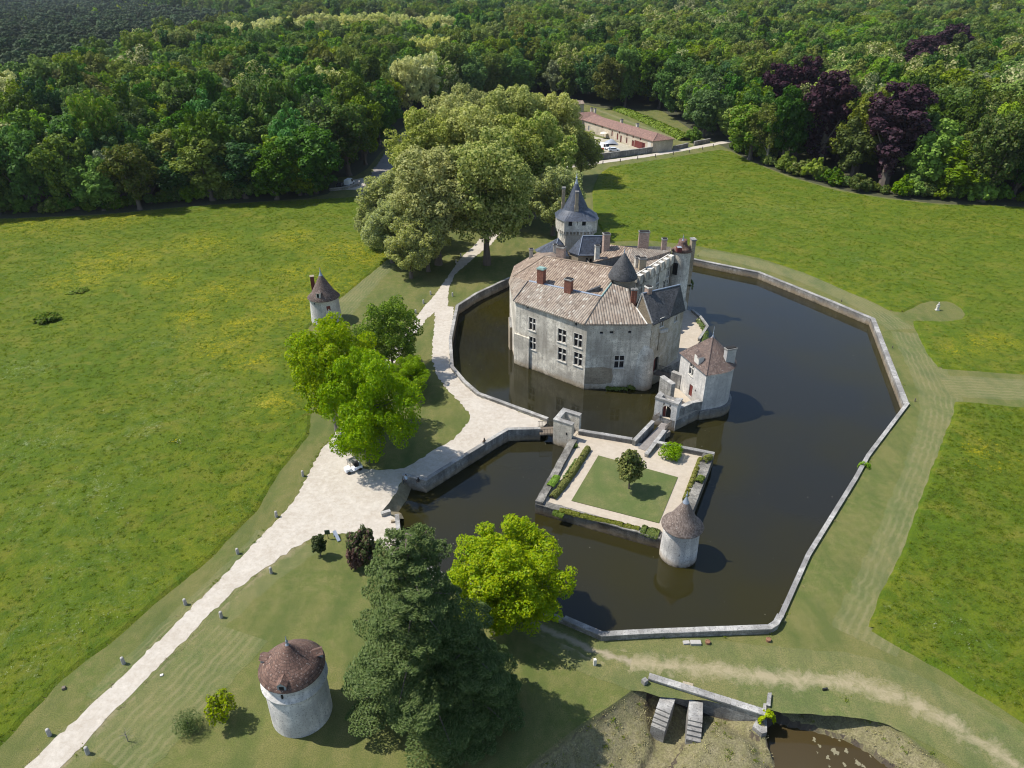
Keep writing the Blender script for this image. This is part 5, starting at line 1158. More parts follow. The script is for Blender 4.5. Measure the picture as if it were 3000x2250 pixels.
hedge(wpx([(1722, 1318), (1680, 1385), (1645, 1432), (1618, 1462)]), .85, .75, 'long clipped box hedge inside the left wall of the garden')
hedge(wpx([(2051, 1352), (2035, 1395), (2018, 1440), (2006, 1470)]), .7, .75, 'clipped box hedge inside the right wall of the garden')
hedge(wpx([(1640, 1496), (1720, 1516), (1800, 1534), (1872, 1553)]), .75, .35, 'low ragged hedge strip along the front edge of the garden', rag=.3)
hedge(wpx([(1880, 1553), (1930, 1568)]), 1.5, .55, 'thick dark ivy mound on the garden wall beside the moat tower', 'ivy', 'ivy', 'creeper', -.1)
hedge(wpx([(1622, 1500), (1652, 1508)]), 1.0, .4, 'ivy patch spilling over the front left garden wall', 'ivy', 'ivy', 'creeper', -.2)
hedge(wpx([(1612, 1425), (1632, 1398)], .5), 1.0, .3, 'grassy green patch on top of the left garden wall', 'light', 'wall_plant', 'plant', .5)
hedge(wpx([(2045, 1415), (2055, 1400)], .5), .9, .35, 'green tuft on the broad right garden wall', 'ivy', 'wall_plant', 'plant', .6)
hedge(wpx([(2058, 1362), (2080, 1345)], .3), .9, .9, 'scrubby brown green bush at the far right garden corner', 'box', 'wall_plant', 'plant', .4, 70)
hedge(wpx([(1690, 1308), (1668, 1312)], .0), .8, .5, 'leafy plant at the foot of the roofless gate tower', 'ivy', 'wall_plant', 'plant', 0., 90)
hedge(wpx([(1640, 1425), (1670, 1380), (1690, 1350)]), .5, .45, 'loose leafy plants in the bed behind the left hedge', 'ivy', 'bed_plant', 'plants', 0., 25, .3)
hedge([tuple(P2(2532, 1366, .3)), tuple(P2(2540, 1352, .3))], 1.6, 1.0, 'green shrub growing out over the right moat kerb', 'light', 'wall_plant', 'plant', -.5, 90)
hedge([tuple(tc + np.array([2.0, -1.0])), tuple(tc + np.array([2.6, .6]))], 1.6, 1.5, 'shrub sprouting from the side of the round corner turret', 'ivy', 'wall_plant', 'plant', 4.4, 60, .22)
hedge([tuple(P2(1775, 1143, ZW)), tuple(P2(1830, 1142, ZW)), tuple(P2(1900, 1136, ZW))], .6, .55, 'fringe of weeds at the water line under the castle front', 'ivy', 'water_weed', 'plants', ZW, 45, .25)
hedge(wpx([(1948, 2056), (1962, 2062)], -.4), 1.6, .5, 'bright creeper between the two stepped weir buttresses', 'bright', 'creeper', 'creeper', -1.0, 120, .2)
hedge(wpx([(2243, 2092), (2250, 2112)], -.2), 1.5, 1.3, 'bright green creeper on the right end of the weir wall', 'bright', 'creeper', 'creeper', -.9, 120, .2)
hedge([tuple(P2(2063, 1010, .8)), tuple(P2(2068, 975, .8)), tuple(P2(2045, 940, .8))], 1.0, .5, 'straggling flower bed along the castle terrace wall', 'olive', 'flower_bed', 'plants', .8, 30, .25)

for nm_, lb_ in (('back', 'weeds along the water line of the far moat wall'), ('west', 'weeds along the water line of the west bank wall')):
    L_ = stretch(nm_); hedge([tuple(p) for p in L_], .5, .35, lb_, 'ivy', 'wall_weeds', 'plants', ZW - .05, 9, .28); C.objects[-1]['kind'] = 'stuff'
# ------------------------------------------------------------------ round towers
def round_tower(nm, cat, label, c, r, z0, ze, apex, wall, rmat, eave=.35, batter=.12, prof=None, fin=.5, band=None):
    o = thing(nm, (*map(float, c), z0), label, cat); m = MB()
    pr = [(r + batter + .05, z0 - 1), (r + batter, z0 + .6), (r, ze)]
    if band: pr = [(r + batter, z0 - 1), (r + batter * .5, band - .35), (r - .05, band - .15), (r + .28, band), (r + .28, band + .12), (r - .02, band + .3), (r, ze)]
    m.lathe((*c, 0), pr, 40); m.build('wall_face', MT[wall], o, True); m = MB(); hh = apex - ze
    pf = prof or [(r + eave, 0), (r * .80, hh * .20), (r * .56, hh * .44), (r * .27, hh * .72), (.10, hh * .97), (0, hh)]
    m.lathe((*c, ze), [(r * .9, -.02), (r + eave, -.06), *pf], 44, 0); m.build('tile_roof', MT[rmat], o, True, True); finial(o, c, apex + .10, .9, .09, .60 if band else .40, .80); return o
mtc = np.array([20.35, 65.2]); ov = PY(1997, 1458, mtc[1])[2]
mt = round_tower('moat_tower', 'tower', 'small white round tower with grey lichened cone roof standing in the moat corner', mtc, 2.12, ZW, 3.35, ov, 'render', 'brown', .38, .12)
mt.children[1].data.materials[0] = m_flat('lichened_grey_tiles', (.155, .118, .098), (.24, .19, .16), (.095, .068, .055), (.52, .48, .44), .2, .2, .5)
def slot(parent, c, r, ang, z, w, h, mat='darkhole', name='slit_window', d=.12):
    m = MB(); a = R(ang); m.box((c[0] + (r - d / 2 + .02) * cos(a), c[1] + (r - d / 2 + .02) * sin(a), z - h / 2), (w, d, h), a + pi / 2, 0); return m.build(name, MT[mat], parent)
slot(mt, mtc, 2.18, -103, .2, .09, .7)
dc = P2(880, 2062, 0); dl, dr_ = P2(800, 2105), P2(968, 2068); dc = np.array([-19.75, 42.75]); 
dz = [PY(849, 1940, dc[1])[2], PY(834, 1880, dc[1])[2]]
dv = round_tower('dovecote', 'dovecote', 'round cream dovecote with red brown tiled cone and small dormers on the lawn', dc, 2.68, 0, 6.45, 9.2, 'render', 'rust', .25, .10, [(2.93, 0), (2.05, .8), (1.15, 1.5), (.55, 2.2), (.2, 2.68), (0, 2.75)], band=4.9)
for ang, nm_ in ((-92, 'd'), (172, 'd'), (22, 'd')):
    a = R(ang); m = MB(); c = (dc[0] + 2.25 * cos(a), dc[1] + 2.25 * sin(a)); m.box((*c, 6.58), (.75, .95, .545), a + pi / 2, 0)
    t_ = np.array([-sin(a), cos(a)]); d_ = np.array([cos(a), sin(a)]); cc = np.array(c)
    A1, B1, C1, D1 = cc + d_ * .55 - t_ * .5, cc + d_ * .55 + t_ * .5, cc - d_ * .75 + t_ * .5, cc - d_ * .75 - t_ * .5
    m.poly([(*A1, 7.13), (*(cc + d_ * .55), 7.53), (*(cc - d_ * .9), 7.53), (*D1, 7.15)], 1); m.poly([(*B1, 7.13), (*C1, 7.15), (*(cc - d_ * .9), 7.53), (*(cc + d_ * .55), 7.53)], 1); m.poly([(*(A1 - d_ * .05), 7.13), (*(B1 - d_ * .05), 7.13), (*(cc + d_ * .5), 7.5)], 0)
    m.poly([(*(cc + d_ * .485 - t_ * .22), 6.65), (*(cc + d_ * .485 + t_ * .22), 6.65), (*(cc + d_ * .485 + t_ * .22), 7.05), (*(cc + d_ * .485 - t_ * .22), 7.05)], 2); m.build('dormer', [MT['lead'], MT['rust'], MT['darkhole']], dv)
slot(dv, dc, 2.75, -95, 5.7, .14, .45)
ltc = P2(966, 940, 0); ltc = np.array([-37.4, 131.0]); le = PY(955, 885, ltc[1] - 3)[2]; la = PY(945, 797, ltc[1])[2]
lt_ = round_tower('pigeon_tower', 'tower', 'white round tower with dark brown cone roof and red shutters at the left meadow edge', ltc, 2.75, 0, le, la, 'render', 'brown', .42, .25)
LD = le - 6.3
slot(lt_, ltc, 2.82, -62, 4.6 + LD, .75, 1.25, 'reddoor', 'shutter'); slot(lt_, ltc, 2.9, -60, 1.4, .9, 1.9, 'reddoor', 'door'); slot(lt_, ltc, 2.82, -118, 5.7 + LD, .25, .25)
m = MB(); m.box((ltc[0] - 1.9, ltc[1] + .4, 7.3 + LD), (.75, .9, 3.0), .3, 0); m.box((ltc[0] - 1.9, ltc[1] + .4, 10.3 + LD), (.85, 1.0, .12), .3, 1); m.build('chimney', [MT['reddoor'], MT['beige']], lt_)
m = MB(); a = R(-98); c = np.array([ltc[0] + 2.0 * cos(a), ltc[1] + 2.0 * sin(a)]); m.box((*c, 6.9 + LD), (.8, 1.1, 1.0), a + pi / 2, 0); m.poly([(c[0] - .5, c[1] - .6, 7.9 + LD), (c[0] + .5, c[1] - .6, 7.9 + LD), (c[0] + .1, c[1] + 1.0, 8.4 + LD)], 1); m.poly([(c[0] - .3, c[1] - .57, 7.0 + LD), (c[0] + .3, c[1] - .57, 7.0 + LD), (c[0] + .3, c[1] - .57, 7.8 + LD), (c[0] - .3, c[1] - .57, 7.8 + LD)], 2); m.build('dormer', [MT['frame'], MT['brown'], MT['darkhole']], lt_)

# ------------------------------------------------------------------ farm range beyond the grove
fA, fB = P(1911, 447.5), P(1969, 441); fz = PY(1914, 412, fA[1])[2]
fL = P(1710, 350, fz); fl2 = fL[:2]; back = (fB - fA)[:2]
farm = thing('farmhouse', (*map(float, fA[:2]), 0), 'long low cream farmhouse with red brown tiled roof behind the plane trees', 'farmhouse')
fhol = []; spec = [(1793, 391, .9, 2.4), (1809, 400, 1, 2.6), (1819, 408, 1.1, 3.0), (1854, 421, 1.6, 2.6), (1744, 364, .9, 1.0), (1764, 371, .9, 1.0), (1787, 378, .9, 1.0), (1815, 388, .9, 1.0), (1837, 395, .9, 1.0), (1855, 400, .9, 1.0), (1876, 407, .9, 1.0), (1745, 378, 1.6, 3.2), (1725, 375, 1, 2), (1836, 411, .9, 2.2)]
m = MB()
for q in spec:
    h = opening(fL, fA, *q); 
    if h[0] > .3 and h[1] < np.linalg.norm((fA - fL)[:2]) - .3: fhol.append((h[0], h[1], max(.02, h[2]), min(fz - .25, h[3])))
fhol = [h for i, h in enumerate(fhol) if not any(abs((h[0] + h[1]) / 2 - (g[0] + g[1]) / 2) < (h[1] - h[0] + g[1] - g[0]) / 2 and h[2] < g[3] and g[2] < h[3] for g in fhol[:i])]
m.wall(fL, fA, 0, fz, fhol, .3); m.wall(fA, fB, 0, fz); q4 = fL[:2] + back; m.wall(fB, q4, 0, fz)
fw = m.build('wall', MT['farm'], farm); fd = (fA - fL)[:2]; FLn = np.linalg.norm(fd); fd /= FLn; fin = np.array([-fd[1], fd[0]])
for i, h in enumerate(fhol):
    mm = MB(); mm.poly([(*(fl2 + fd * u + fin * .18), z) for u, z in ((h[0], h[2]), (h[1], h[2]), (h[1], h[3]), (h[0], h[3]))]); mm.build('shutter' if h[2] > .1 else 'door', MT['lead'] if 10 < i < 12 else MT['reddoor'], fw)
for px_, py_, w_ in ((1872, 431, 3.4), (1885, 434, 1.0)):
    u, z = onwall(px_, py_, fL, fA); mm = MB(); mm.poly([(*(fl2 + fd * uu - fin * .02), zz) for uu, zz in ((u - w_, .05), (u + w_, .05), (u + w_, 2.7), (u - w_, 2.7))]); mm.build('barn_door', MT['reddoor'], fw)
u, z = onwall(1902, 426, fL, fA); mm = MB(); mm.poly([(*(fl2 + fd * uu - fin * .02), zz) for uu, zz in ((u - 1.1, .05), (u + 1.1, .05), (u + 1.1, 3.6), (u - 1.1, 3.6))]); mm.build('panel_door', MT['frame'], fw)
m = MB(); mid = lambda p: p; bw_ = np.linalg.norm(back); bn = back / bw_; rzv = fz + bw_ * .5 * .38
ov_ = .45; a0 = fL[:2] - fd * 0 - bn * ov_; a1 = fA[:2] + fd * ov_ - bn * ov_; b1 = fB[:2] + fd * ov_ + bn * ov_; b0 = q4 + bn * ov_; c1 = fA[:2] + bn * bw_ / 2 - fd * bw_ * .42; c0_f = fl2 + bn * bw_ / 2
ez = fz - .12; m.slab([(*a0, ez), (*a1, ez), (*c1, rzv), (*c0_f, rzv)], .15); m.slab([(*a1, ez), (*b1, ez), (*c1, rzv)], .15); m.slab([(*b1, ez), (*b0, ez), (*c0_f, rzv), (*c1, rzv)], .15)
m.build('tile_roof', MT['farmtile'], farm); ridge_bar((*a1, ez), (*c1, rzv), MT['farmtile'], .12, 'hip_cap', farm)
for px_, py_, ty_ in ((1821, 363, 349), (1867, 375, 361)):
    chimney(farm, (px_, py_), ty_, rzv - .6, 1.1, .8, 'castle', .6)
chimney(farm, (1733, 328), 315, rzv - .5, .9, .8, 'castle', .6); chimney(farm, (1743, 330), 317, rzv - .5, .9, .8, 'castle', .6)
# cross wing at the left end
wing = thing('farm_wing', (*map(float, fl2), 0), 'cross wing with red brown roof and pale blue doors closing the farm yard', 'farm building')
wv = -bn; wA = fl2 + fd * .0; ww_ = 11.; m = MB(); pA = wA - fd * ww_ - bn * 5; pB = wA - bn * 5; m.wall(pA, pB, 0, fz); m.wall(pB, wA + bn * (bw_ + 1), 0, fz); wall_ = m.build('wall', MT['farm'], wing)
mm = MB(); mm.poly([(*(pA + fd * (ww_ - 1.0 - 1.7) - bn * .03), .05), (*(pA + fd * (ww_ - 1.0) - bn * .03), .05), (*(pA + fd * (ww_ - 1.0) - bn * .03), 4.0), (*(pA + fd * (ww_ - 2.7) - bn * .03), 4.0)]); mm.build('door', MT['lead'], wing)
m = MB(); e0 = pB + (fd - bn) * .35; e1_ = wA + bn * (bw_ + 1.3) + fd * .35; rA = pB - fd * ww_ / 2 + bn * 2.4; rB = wA + bn * (bw_ - 2) - fd * ww_ / 2; l0 = pA - (fd + bn) * .35; l1_ = l0 + (e1_ - e0)
rz2 = fz + ww_ * .5 * .38; m.slab([(*l0, ez), (*e0, ez), (*rA, rz2)], .15); m.slab([(*e0, ez), (*e1_, ez), (*rB, rz2), (*rA, rz2)], .15); m.slab([(*l1_, ez), (*l0, ez), (*rA, rz2), (*rB, rz2)], .15); m.slab([(*e1_, ez), (*l1_, ez), (*rB, rz2)], .15); m.build('tile_roof', MT['farmtile'], wing)
def hut(nm, label, px, z, w, d, h, rz, roofmat='farmtile'):
    b = P(*px, 0); o = thing(nm, (*map(float, b[:2]), 0), label, 'shed'); m = MB(); m.box((b[0], b[1], 0), (w, d, h), rz); m.build('wall', MT['farm'], o); cs, sn = cos(rz), sin(rz)
    T_ = lambda a, b_, z_: (b[0] + a * cs - b_ * sn, b[1] + a * sn + b_ * cs, z_); m = MB(); x, y = w / 2 + .3, d / 2 + .3
    m.slab([T_(-x, -y, h), T_(x, -y, h), T_(x, 0, h + d * .22), T_(-x, 0, h + d * .22)], .12); m.slab([T_(x, y, h), T_(-x, y, h), T_(-x, 0, h + d * .22), T_(x, 0, h + d * .22)], .12)
    for s in (-1, 1): m.poly([T_(s * w / 2, -d / 2, h), T_(s * w / 2, d / 2, h), T_(s * w / 2, 0, h + d * .2)])
    m.build('roof', MT[roofmat], o); return o
hut('shed', 'low red roofed outbuilding half hidden behind the left of the grove', (1262, 405), 0, 12, 9, 3.2, .9); hut('shed', 'small dark roofed building peeping over the top left of the grove', (1315, 358), 0, 8, 7, 5.0, -.2); hut('shed', 'orange roofed shed behind the far end of the farmhouse', (1680, 330), 0, 9, 6, 4.5, .2, 'canal_pink')
sweep('yard_wall', wpx([(1660, 481), (1720, 474), (1800, 463), (1911, 448)]), .45, -.2, 2.3, (MT['grey'], MT['coping']), 1, label='long dark stained farm yard wall along the white lane')
sweep('yard_wall', wpx([(1973, 441), (2016, 431.5)]), .45, -.2, 1.7, (MT['grey'], MT['coping']), 1, label='short grey wall running right from the farmhouse gable'); sweep('yard_wall', wpx([(2034, 427), (2080, 418)]), .45, -.2, 1.7, (MT['grey'], MT['coping']), 1, label='short grey wall farthest right beside the woodland lane')
sheet('farm_yard', wpx([(1690, 462), (1720, 395), (1790, 410), (1880, 436), (1900, 444), (1720, 470)]), .009, m_gravel('yard_dust', (.42, .38, .30), (.34, .31, .22), (.22, .20, .12), .6))
hedge(wpx([(1810, 322), (1870, 345), (1930, 372), (1990, 400), (2010, 412)]), 6, 1.6, 'band of rough undergrowth in the ditch behind the farmhouse', 'olive', 'undergrowth', 'undergrowth', 0, 9, .75); C.objects[-1]['kind'] = 'stuff'
sweep('lay_by_wall', wpx([(966, 560), (1010, 556), (1052, 545), (1056, 534)]), .4, -.2, .9, ms, 1, label='low grey wall in front of the two parked cars by the wood')

# ------------------------------------------------------------------ the woods
def pos_ok(p): return not inpoly(p, clear_r)
road_keep = wpx([(1040, 575), (1100, 590), (1160, 470), (1225, 395), (1300, 360), (1330, 330), (1230, 330), (1165, 375), (1100, 455), (1045, 520), (960, 530), (955, 570)])
pine_zone = [tuple(P2(x, y, 18)) for x, y in [(-900, 400), (-300, 320), (0, 262), (110, 248), (330, 172), (560, 112), (770, 66), (850, 44), (640, 34), (400, 10), (200, -8), (0, -18), (-900, -24)]]
plane_zone = [tuple(P2(x, y, 18)) for x, y in [(640, 118), (720, 84), (900, 66), (1120, 62), (1330, 70), (1340, 112), (1180, 124), (900, 122)]]
def zones_ok(p): return pos_ok(p) and not inpoly(p, road_keep) and not inpoly(p, pine_zone)
rgW = random.Random(2024)
cand = []
# the wood's front edge, tree by tree, then the depth of it
edge_l = wpx([(-120, 640), (0, 630), (300, 616), (560, 592), (760, 578), (930, 566)]); edge_r = wpx([(2150, 440), (2205, 462), (2300, 504), (2450, 546), (2600, 571), (2760, 588), (2900, 592), (3000, 596), (3200, 622)])
y = 175.0
while y < 1900:
    st_ = 9.6 if y < 420 else 9.6 + (y - 420) * .0075
    x0 = -(y * .80 + 30); x = x0 + rgW.uniform(0, st_)
    while x < -x0:
        p = (x + rgW.uniform(-.42, .42) * st_, y + rgW.uniform(-.42, .42) * st_)
        if zones_ok(p): cand.append((p, st_))
        x += st_
    y += st_ * .9
specials = []
def special(key, bx, by, ty, r, label, name='tree', group=None, cat='tree'):
    B = P(bx, by); T = PY(bx, ty, B[1]); specials.append((B[0], B[1], r * .75)); tree(key, B[0], B[1], label, cat, group, h=max(6, T[2]), r=r, name=name)
def crowned(key, cx, cy, h, r, label, name='tree', group=None, clear=1.0, f=.68):
    q = P(cx, cy, h * f); d = q[:2] / np.linalg.norm(q[:2]); specials.append((q[0], q[1], r * .8))
    for k in range(1, 1 + int(2 * clear)): specials.append((q[0] - d[0] * r * k * .9, q[1] - d[1] * r * k * .9, r * .95))
    tree(key, q[0], q[1], label, 'tree', group, h=h, r=r, name=name)
gc_ = 'copper beeches in the right hand wood'
crowned('copper', 2440, 300, 33, 8.4, 'tallest narrow purple copper beech, left of the two big ones', 'copper_beech', gc_, 2.2); crowned('copper', 2640, 345, 32, 10.0, 'broad dark purple copper beech hanging low in the right wood', 'copper_beech', gc_, 1.7)
crowned('copper', 2280, 255, 29, 7.0, 'dark purple copper beech farthest left, nearest the lane', 'copper_beech', gc_, 1.6); crowned('copper', 2372, 235, 31, 7.0, 'small dark purple copper beech between two taller ones', 'copper_beech', gc_, 1.6)
crowned('copper', 2712, 165, 33, 11, 'reddish copper beech high in the right wood', 'copper_beech', gc_, 2.6); crowned('copper', 2785, 130, 36, 11.5, 'darkest copper beech topping the right wood', 'copper_beech', gc_, 2.6); crowned('copper', 2245, 165, 26, 4.6, 'far small copper beech deep behind the others', 'copper_beech', gc_)
crowned('wood10', 2822, 275, 24, 8.8, 'round blue grey tree among the greens of the right wood', 'broadleaf_tree'); crowned('wood11', 2368, 320, 24, 5.4, 'pale flowering tree standing between copper beeches', 'broadleaf_tree'); crowned('wood11', 2535, 290, 25, 6.0, 'pale flowering tree left of the broad copper beech', 'broadleaf_tree')
special('wood4', 2790, 578, 425, 8.5, 'large rounded fresh green tree at the front right wood edge', 'broadleaf_tree'); special('wood0', 2205, 455, 262, 8.0, 'big rounded green tree where the lane enters the right wood', 'broadleaf_tree'); special('wood2', 2290, 490, 262, 6.6, 'dark green tree right of the lane entrance', 'broadleaf_tree')
special('wood0', 925, 566, 365, 9.0, 'full round green tree at the right end of the left wood above the parked cars', 'broadleaf_tree'); special('wood4', 880, 572, 450, 6, 'bright green tree leaning out of the left wood edge', 'broadleaf_tree')
special('wood2', 1930, 318, 175, 8.0, 'tall dark green tree behind the middle of the farmhouse', 'broadleaf_tree'); special('wood0', 1830, 315, 128, 7.0, 'very tall green tree behind the farmhouse roof', 'broadleaf_tree')
special('wood10', 325, 605, 455, 4.0, 'pale silvery green tree in the dark front of the left wood', 'broadleaf_tree')
m_ = CROWN['plane_far']
gpf = 'pale plane trees of the far avenue'
for i in range(22):
    x_ = 690 + i * 30 + rgW.uniform(-9, 9); crowned('plane_far', x_, 112 - 34 * sin(min(1, i / 12) * pi / 2) + rgW.uniform(-8, 8), 31 + rgW.uniform(-2, 3), 9.5, 'pale yellow plane tree in the far avenue across the wood', 'plane_tree', gpf, 1.6)
for bx, cy, r in ((1232, 215, 8), (1190, 232, 7), (1290, 150, 9), (1245, 158, 9), (1322, 108, 9)):
    crowned('plane_far', bx, cy, 29, r, 'pale yellow plane tree at the near end of the far avenue', 'plane_tree', gpf + ', near end', 1.6)
crowned('plane_far', 975, 262, 27, 7, 'lone pale plane tree in the middle of the left wood', 'plane_tree'); crowned('plane_far', 22, 282, 27, 8, 'lone pale tree at the left edge of the picture', 'plane_tree')
# bare dead tree by the lawn behind the farm
b = P(2070, 385); m = MB(); hh_ = PY(2083, 262, b[1])[2]; rgD = random.Random(3); m.tube([(b[0], b[1], -.2), (b[0] + .3, b[1], hh_ * .5), (b[0], b[1], hh_)], [.35, .22, .04], 6)
for k in range(34):
    z = hh_ * rgD.uniform(.25, .9); a = k * 2.4; L = (hh_ - z) * .45 + 1.5; e = np.array([cos(a) * L, sin(a) * L, L * .55]); o_ = np.array([b[0] + .2, b[1], z]); m.tube([o_, o_ + e * .55 + [0, 0, .2], o_ + e], [.1, .06, .02], 4)
    for q in range(3): e2 = e * rgD.uniform(.4, .8); d_ = np.array([cos(a + rgD.uniform(-1, 1)), sin(a + rgD.uniform(-1, 1)), .6]) * L * .4; m.tube([o_ + e2, o_ + e2 + d_], [.05, .015], 3)
tag(m.build('dead_tree', MT['palebark']), 'grey leafless tree standing in front of the wood behind the farm', 'tree')
# ordinary woodland trees: the nearest stand as individuals, the wood behind them reads as one mass
cand = [c for c in cand if all((c[0][0] - s[0]) ** 2 + (c[0][1] - s[1]) ** 2 > s[2] ** 2 for s in specials)]
cand = [c for c in cand if not inpoly(c[0], plane_zone)]
cand.sort(key=lambda c: math.hypot(*c[0]) * (1 + .0 * c[0][0]))
inview = lambda p: abs(p[0]) < p[1] * .74 + 8
near = [c for c in cand if inview(c[0])][:235]; nset = {c[0] for c in near}; rest = [c for c in cand if c[0] not in nset]
kinds = ['wood0', 'wood1', 'wood2', 'wood3', 'wood4', 'wood5', 'wood6', 'wood7', 'wood8', 'wood9', 'wood10', 'wood11', 'wood12', 'wood13']
wgt_l = [5, 4, 4, 4, 4, 3, 4, 4, 3, 3, .5, .15, 2.5, 2]; wgt_r = [4, 4, 3, 3, 6, 5, 5, 1.5, 4, 3, .6, 1.0, 2.5, 2.5]
hue = dict(wood0='mid green', wood1='mid green', wood2='dark green', wood3='dark green', wood4='fresh light green', wood5='fresh light green', wood6='olive green', wood7='blue green', wood8='mid green', wood9='olive green', wood10='silvery green', wood11='pale blossoming', wood12='narrow dark green', wood13='thin olive green')
FIRST = {}
from mathutils import noise as mnoise
def kind_at(p, rgx):
    w = list(wgt_l if p[0] < -20 else wgt_r)
    n = mnoise.noise(Vector((p[0] * .022, p[1] * .022, 1.3))); n2 = mnoise.noise(Vector((p[0] * .03, p[1] * .03, 7.7)))
    for i in (2, 3, 7): w[i] *= max(.1, 1 - 2.2 * n)
    for i in (4, 5): w[i] *= max(.1, 1 + 2.5 * n)
    for i in (6, 9): w[i] *= max(.1, 1 + 2.2 * n2)
    return rgx.choices(kinds, w)[0]
for (p, st_) in near:
    kd = kind_at(p, rgW); front = min(segd(np.array(p), edge_l, False), segd(np.array(p), edge_r, False)) < 9
    if front and kd in ('wood10', 'wood11'): kd = 'wood2'
    side = 'left wood' if p[0] < -30 else ('wood behind the farmhouse' if p[0] < 75 and p[1] > 330 else 'right wood')
    lb = '%s leafy tree %s of the %s' % (hue[kd], 'along the front edge' if front else 'in the depth', side)
    hs = rgW.uniform(.66, 1.16) * (.92 if front else 1.0); o = tree(kd, p[0], p[1], lb, 'tree', lb + 's', h=CROWN[kd][2] * hs, r=CROWN[kd][3] * rgW.uniform(.78, 1.12), name='woodland_tree')
    FIRST.setdefault(kd, [c for c in o.children if c.name.startswith('crown')][0])
# bushes along the wood edge hide the feet of the trunks
for nm_, ed, sd_ in (('left', edge_l, 'left wood'), ('right', edge_r, 'right wood')):
    for q in resample(ed, 4.2, False, 1.3, 9):
        if not inview(q): continue
        key = rgW.choice(['bush', 'bush', 'bush_light']); s = rgW.uniform(.7, 1.6)
        lb = 'leafy %s bush at the foot of the %s edge' % ('light green' if key == 'bush_light' else 'green', sd_)
        tree(key, q[0], q[1] + rgW.uniform(0, 3), lb, 'bush', lb + 's', h=CROWN[key][2] * s, name='bush')
tree('bush_light', *P2(2032, 418), 'lone round green bush at the corner of the lane by the wood', 'bush', h=5, name='bush')
def gn_mass(name, points, idx, sources, label=None):
    me = bpy.data.meshes.new(name); me.vertices.add(len(points)); me.vertices.foreach_set('co', np.array([(p[0], p[1], p[4]) for p in points], np.float32).ravel())
    for nm_, ty_, vals in (('pick', 'INT', idx), ('size', 'FLOAT', [p[2] for p in points]), ('turn', 'FLOAT', [p[3] for p in points])):
        at = me.attributes.new(nm_, ty_, 'POINT'); at.data.foreach_set('value', np.array(vals, np.int32 if ty_ == 'INT' else np.float32))
    o = link_mesh(name, me); g = bpy.data.node_groups.new(name, 'GeometryNodeTree')
    g.interface.new_socket('Geometry', in_out='INPUT', socket_type='NodeSocketGeometry'); g.interface.new_socket('Geometry', in_out='OUTPUT', socket_type='NodeSocketGeometry')
    N = g.nodes.new; gi, go, ip, jn = N('NodeGroupInput'), N('NodeGroupOutput'), N('GeometryNodeInstanceOnPoints'), N('GeometryNodeJoinGeometry'); L = g.links.new
    for s in reversed(sources):
        oi = N('GeometryNodeObjectInfo'); oi.inputs['Object'].default_value = s; oi.inputs['As Instance'].default_value = True; oi.transform_space = 'ORIGINAL'; L(oi.outputs['Geometry'], jn.inputs[0])
    def attr(nm_, ty_): a = N('GeometryNodeInputNamedAttribute'); a.data_type = ty_; a.inputs['Name'].default_value = nm_; return a.outputs[0]
    cx = N('ShaderNodeCombineXYZ'); L(attr('turn', 'FLOAT'), cx.inputs[2]); ip.inputs['Pick Instance'].default_value = True
    L(gi.outputs[0], ip.inputs['Points']); L(jn.outputs[0], ip.inputs['Instance']); L(attr('pick', 'INT'), ip.inputs['Instance Index']); L(cx.outputs[0], ip.inputs['Rotation']); L(attr('size', 'FLOAT'), ip.inputs['Scale']); L(ip.outputs[0], go.inputs[0])
    md = o.modifiers.new('scatter', 'NODES'); md.node_group = g; tag(o, label, None, None, 'stuff'); return o
src = [FIRST[k_] for k_ in kinds if k_ in FIRST]; names_ = [k_ for k_ in kinds if k_ in FIRST]
pts_, idx_ = [], []
for (p, st_) in rest:
    kd = kind_at(p, rgW)
    if kd not in names_: kd = names_[0]
    pts_.append((p[0], p[1], rgW.uniform(.85, 1.25) * (st_ / 9.6) ** .8, rgW.uniform(0, 6.28), 0.0 if st_ < 11 else -(st_ - 9.6) * .9)); idx_.append(names_.index(kd))
gn_mass('forest', pts_, idx_, src)
# pine plantation
def pine_mesh(seed, h=19):
    rg = np.random.default_rng(seed); P_, N_ = [], []; m = MB(); m.tube([(0, 0, 0), (.2, 0, h * .5), (.1, .1, h * .95)], [.26, .2, .07], 6)
    for k in range(15):
        z = h * rg.uniform(.58, .98); a = k * 2.4; L = 2.4 * (1.25 - (z / h - .5)) * rg.uniform(.6, 1.1); c = np.array([cos(a) * L, sin(a) * L, z]); n = 34
        d = sph(rg, n); P_.append(c + d * np.array([1.05, 1.05, .55])); N_.append(d + [0, 0, .5]); m.tube([(.1, 0, z - .8), tuple(c)], [.07, .02], 4)
    P_ = np.vstack(P_); me = leaf_mesh('crown', P_, np.vstack(N_), rg.uniform(.7, 1.35, len(P_)), LEAF['pine'], rg, .6); o = m.build('trunk', MT['bark']); t_ = o.data; bpy.data.objects.remove(o); return me, t_, h, 3.4
pinesrc = []
for i, (bx, by, lb) in enumerate(((955, 178, 'tall lone dark pine standing out of the green canopy'), (1290, 60, 'far dark pine above the pale avenue'), (2000, 110, 'dark spherical pine crown rising from the back wood'))):
    CROWN['pine%d' % i] = pine_mesh(30 + i); B = P(bx, by + 60); o = tree('pine%d' % i, B[0], B[1], lb, 'pine tree', h=24, r=5.0, name='pine_tree'); pinesrc.append([c for c in o.children if c.name.startswith('crown')][0])
for i, (bx, by) in enumerate(((905, 235), (560, 140), (700, 120), (1010, 95), (1060, 92), (530, 262), (1700, 60))):
    B = P(bx, by); tree('pine%d' % (i % 3), B[0], B[1], 'dark pine scattered singly among the green trees of the left wood', 'pine tree', 'single pines among the green trees', h=22, r=4.6, name='pine_tree')
pz, pi_ = [], []
yy = 330.0
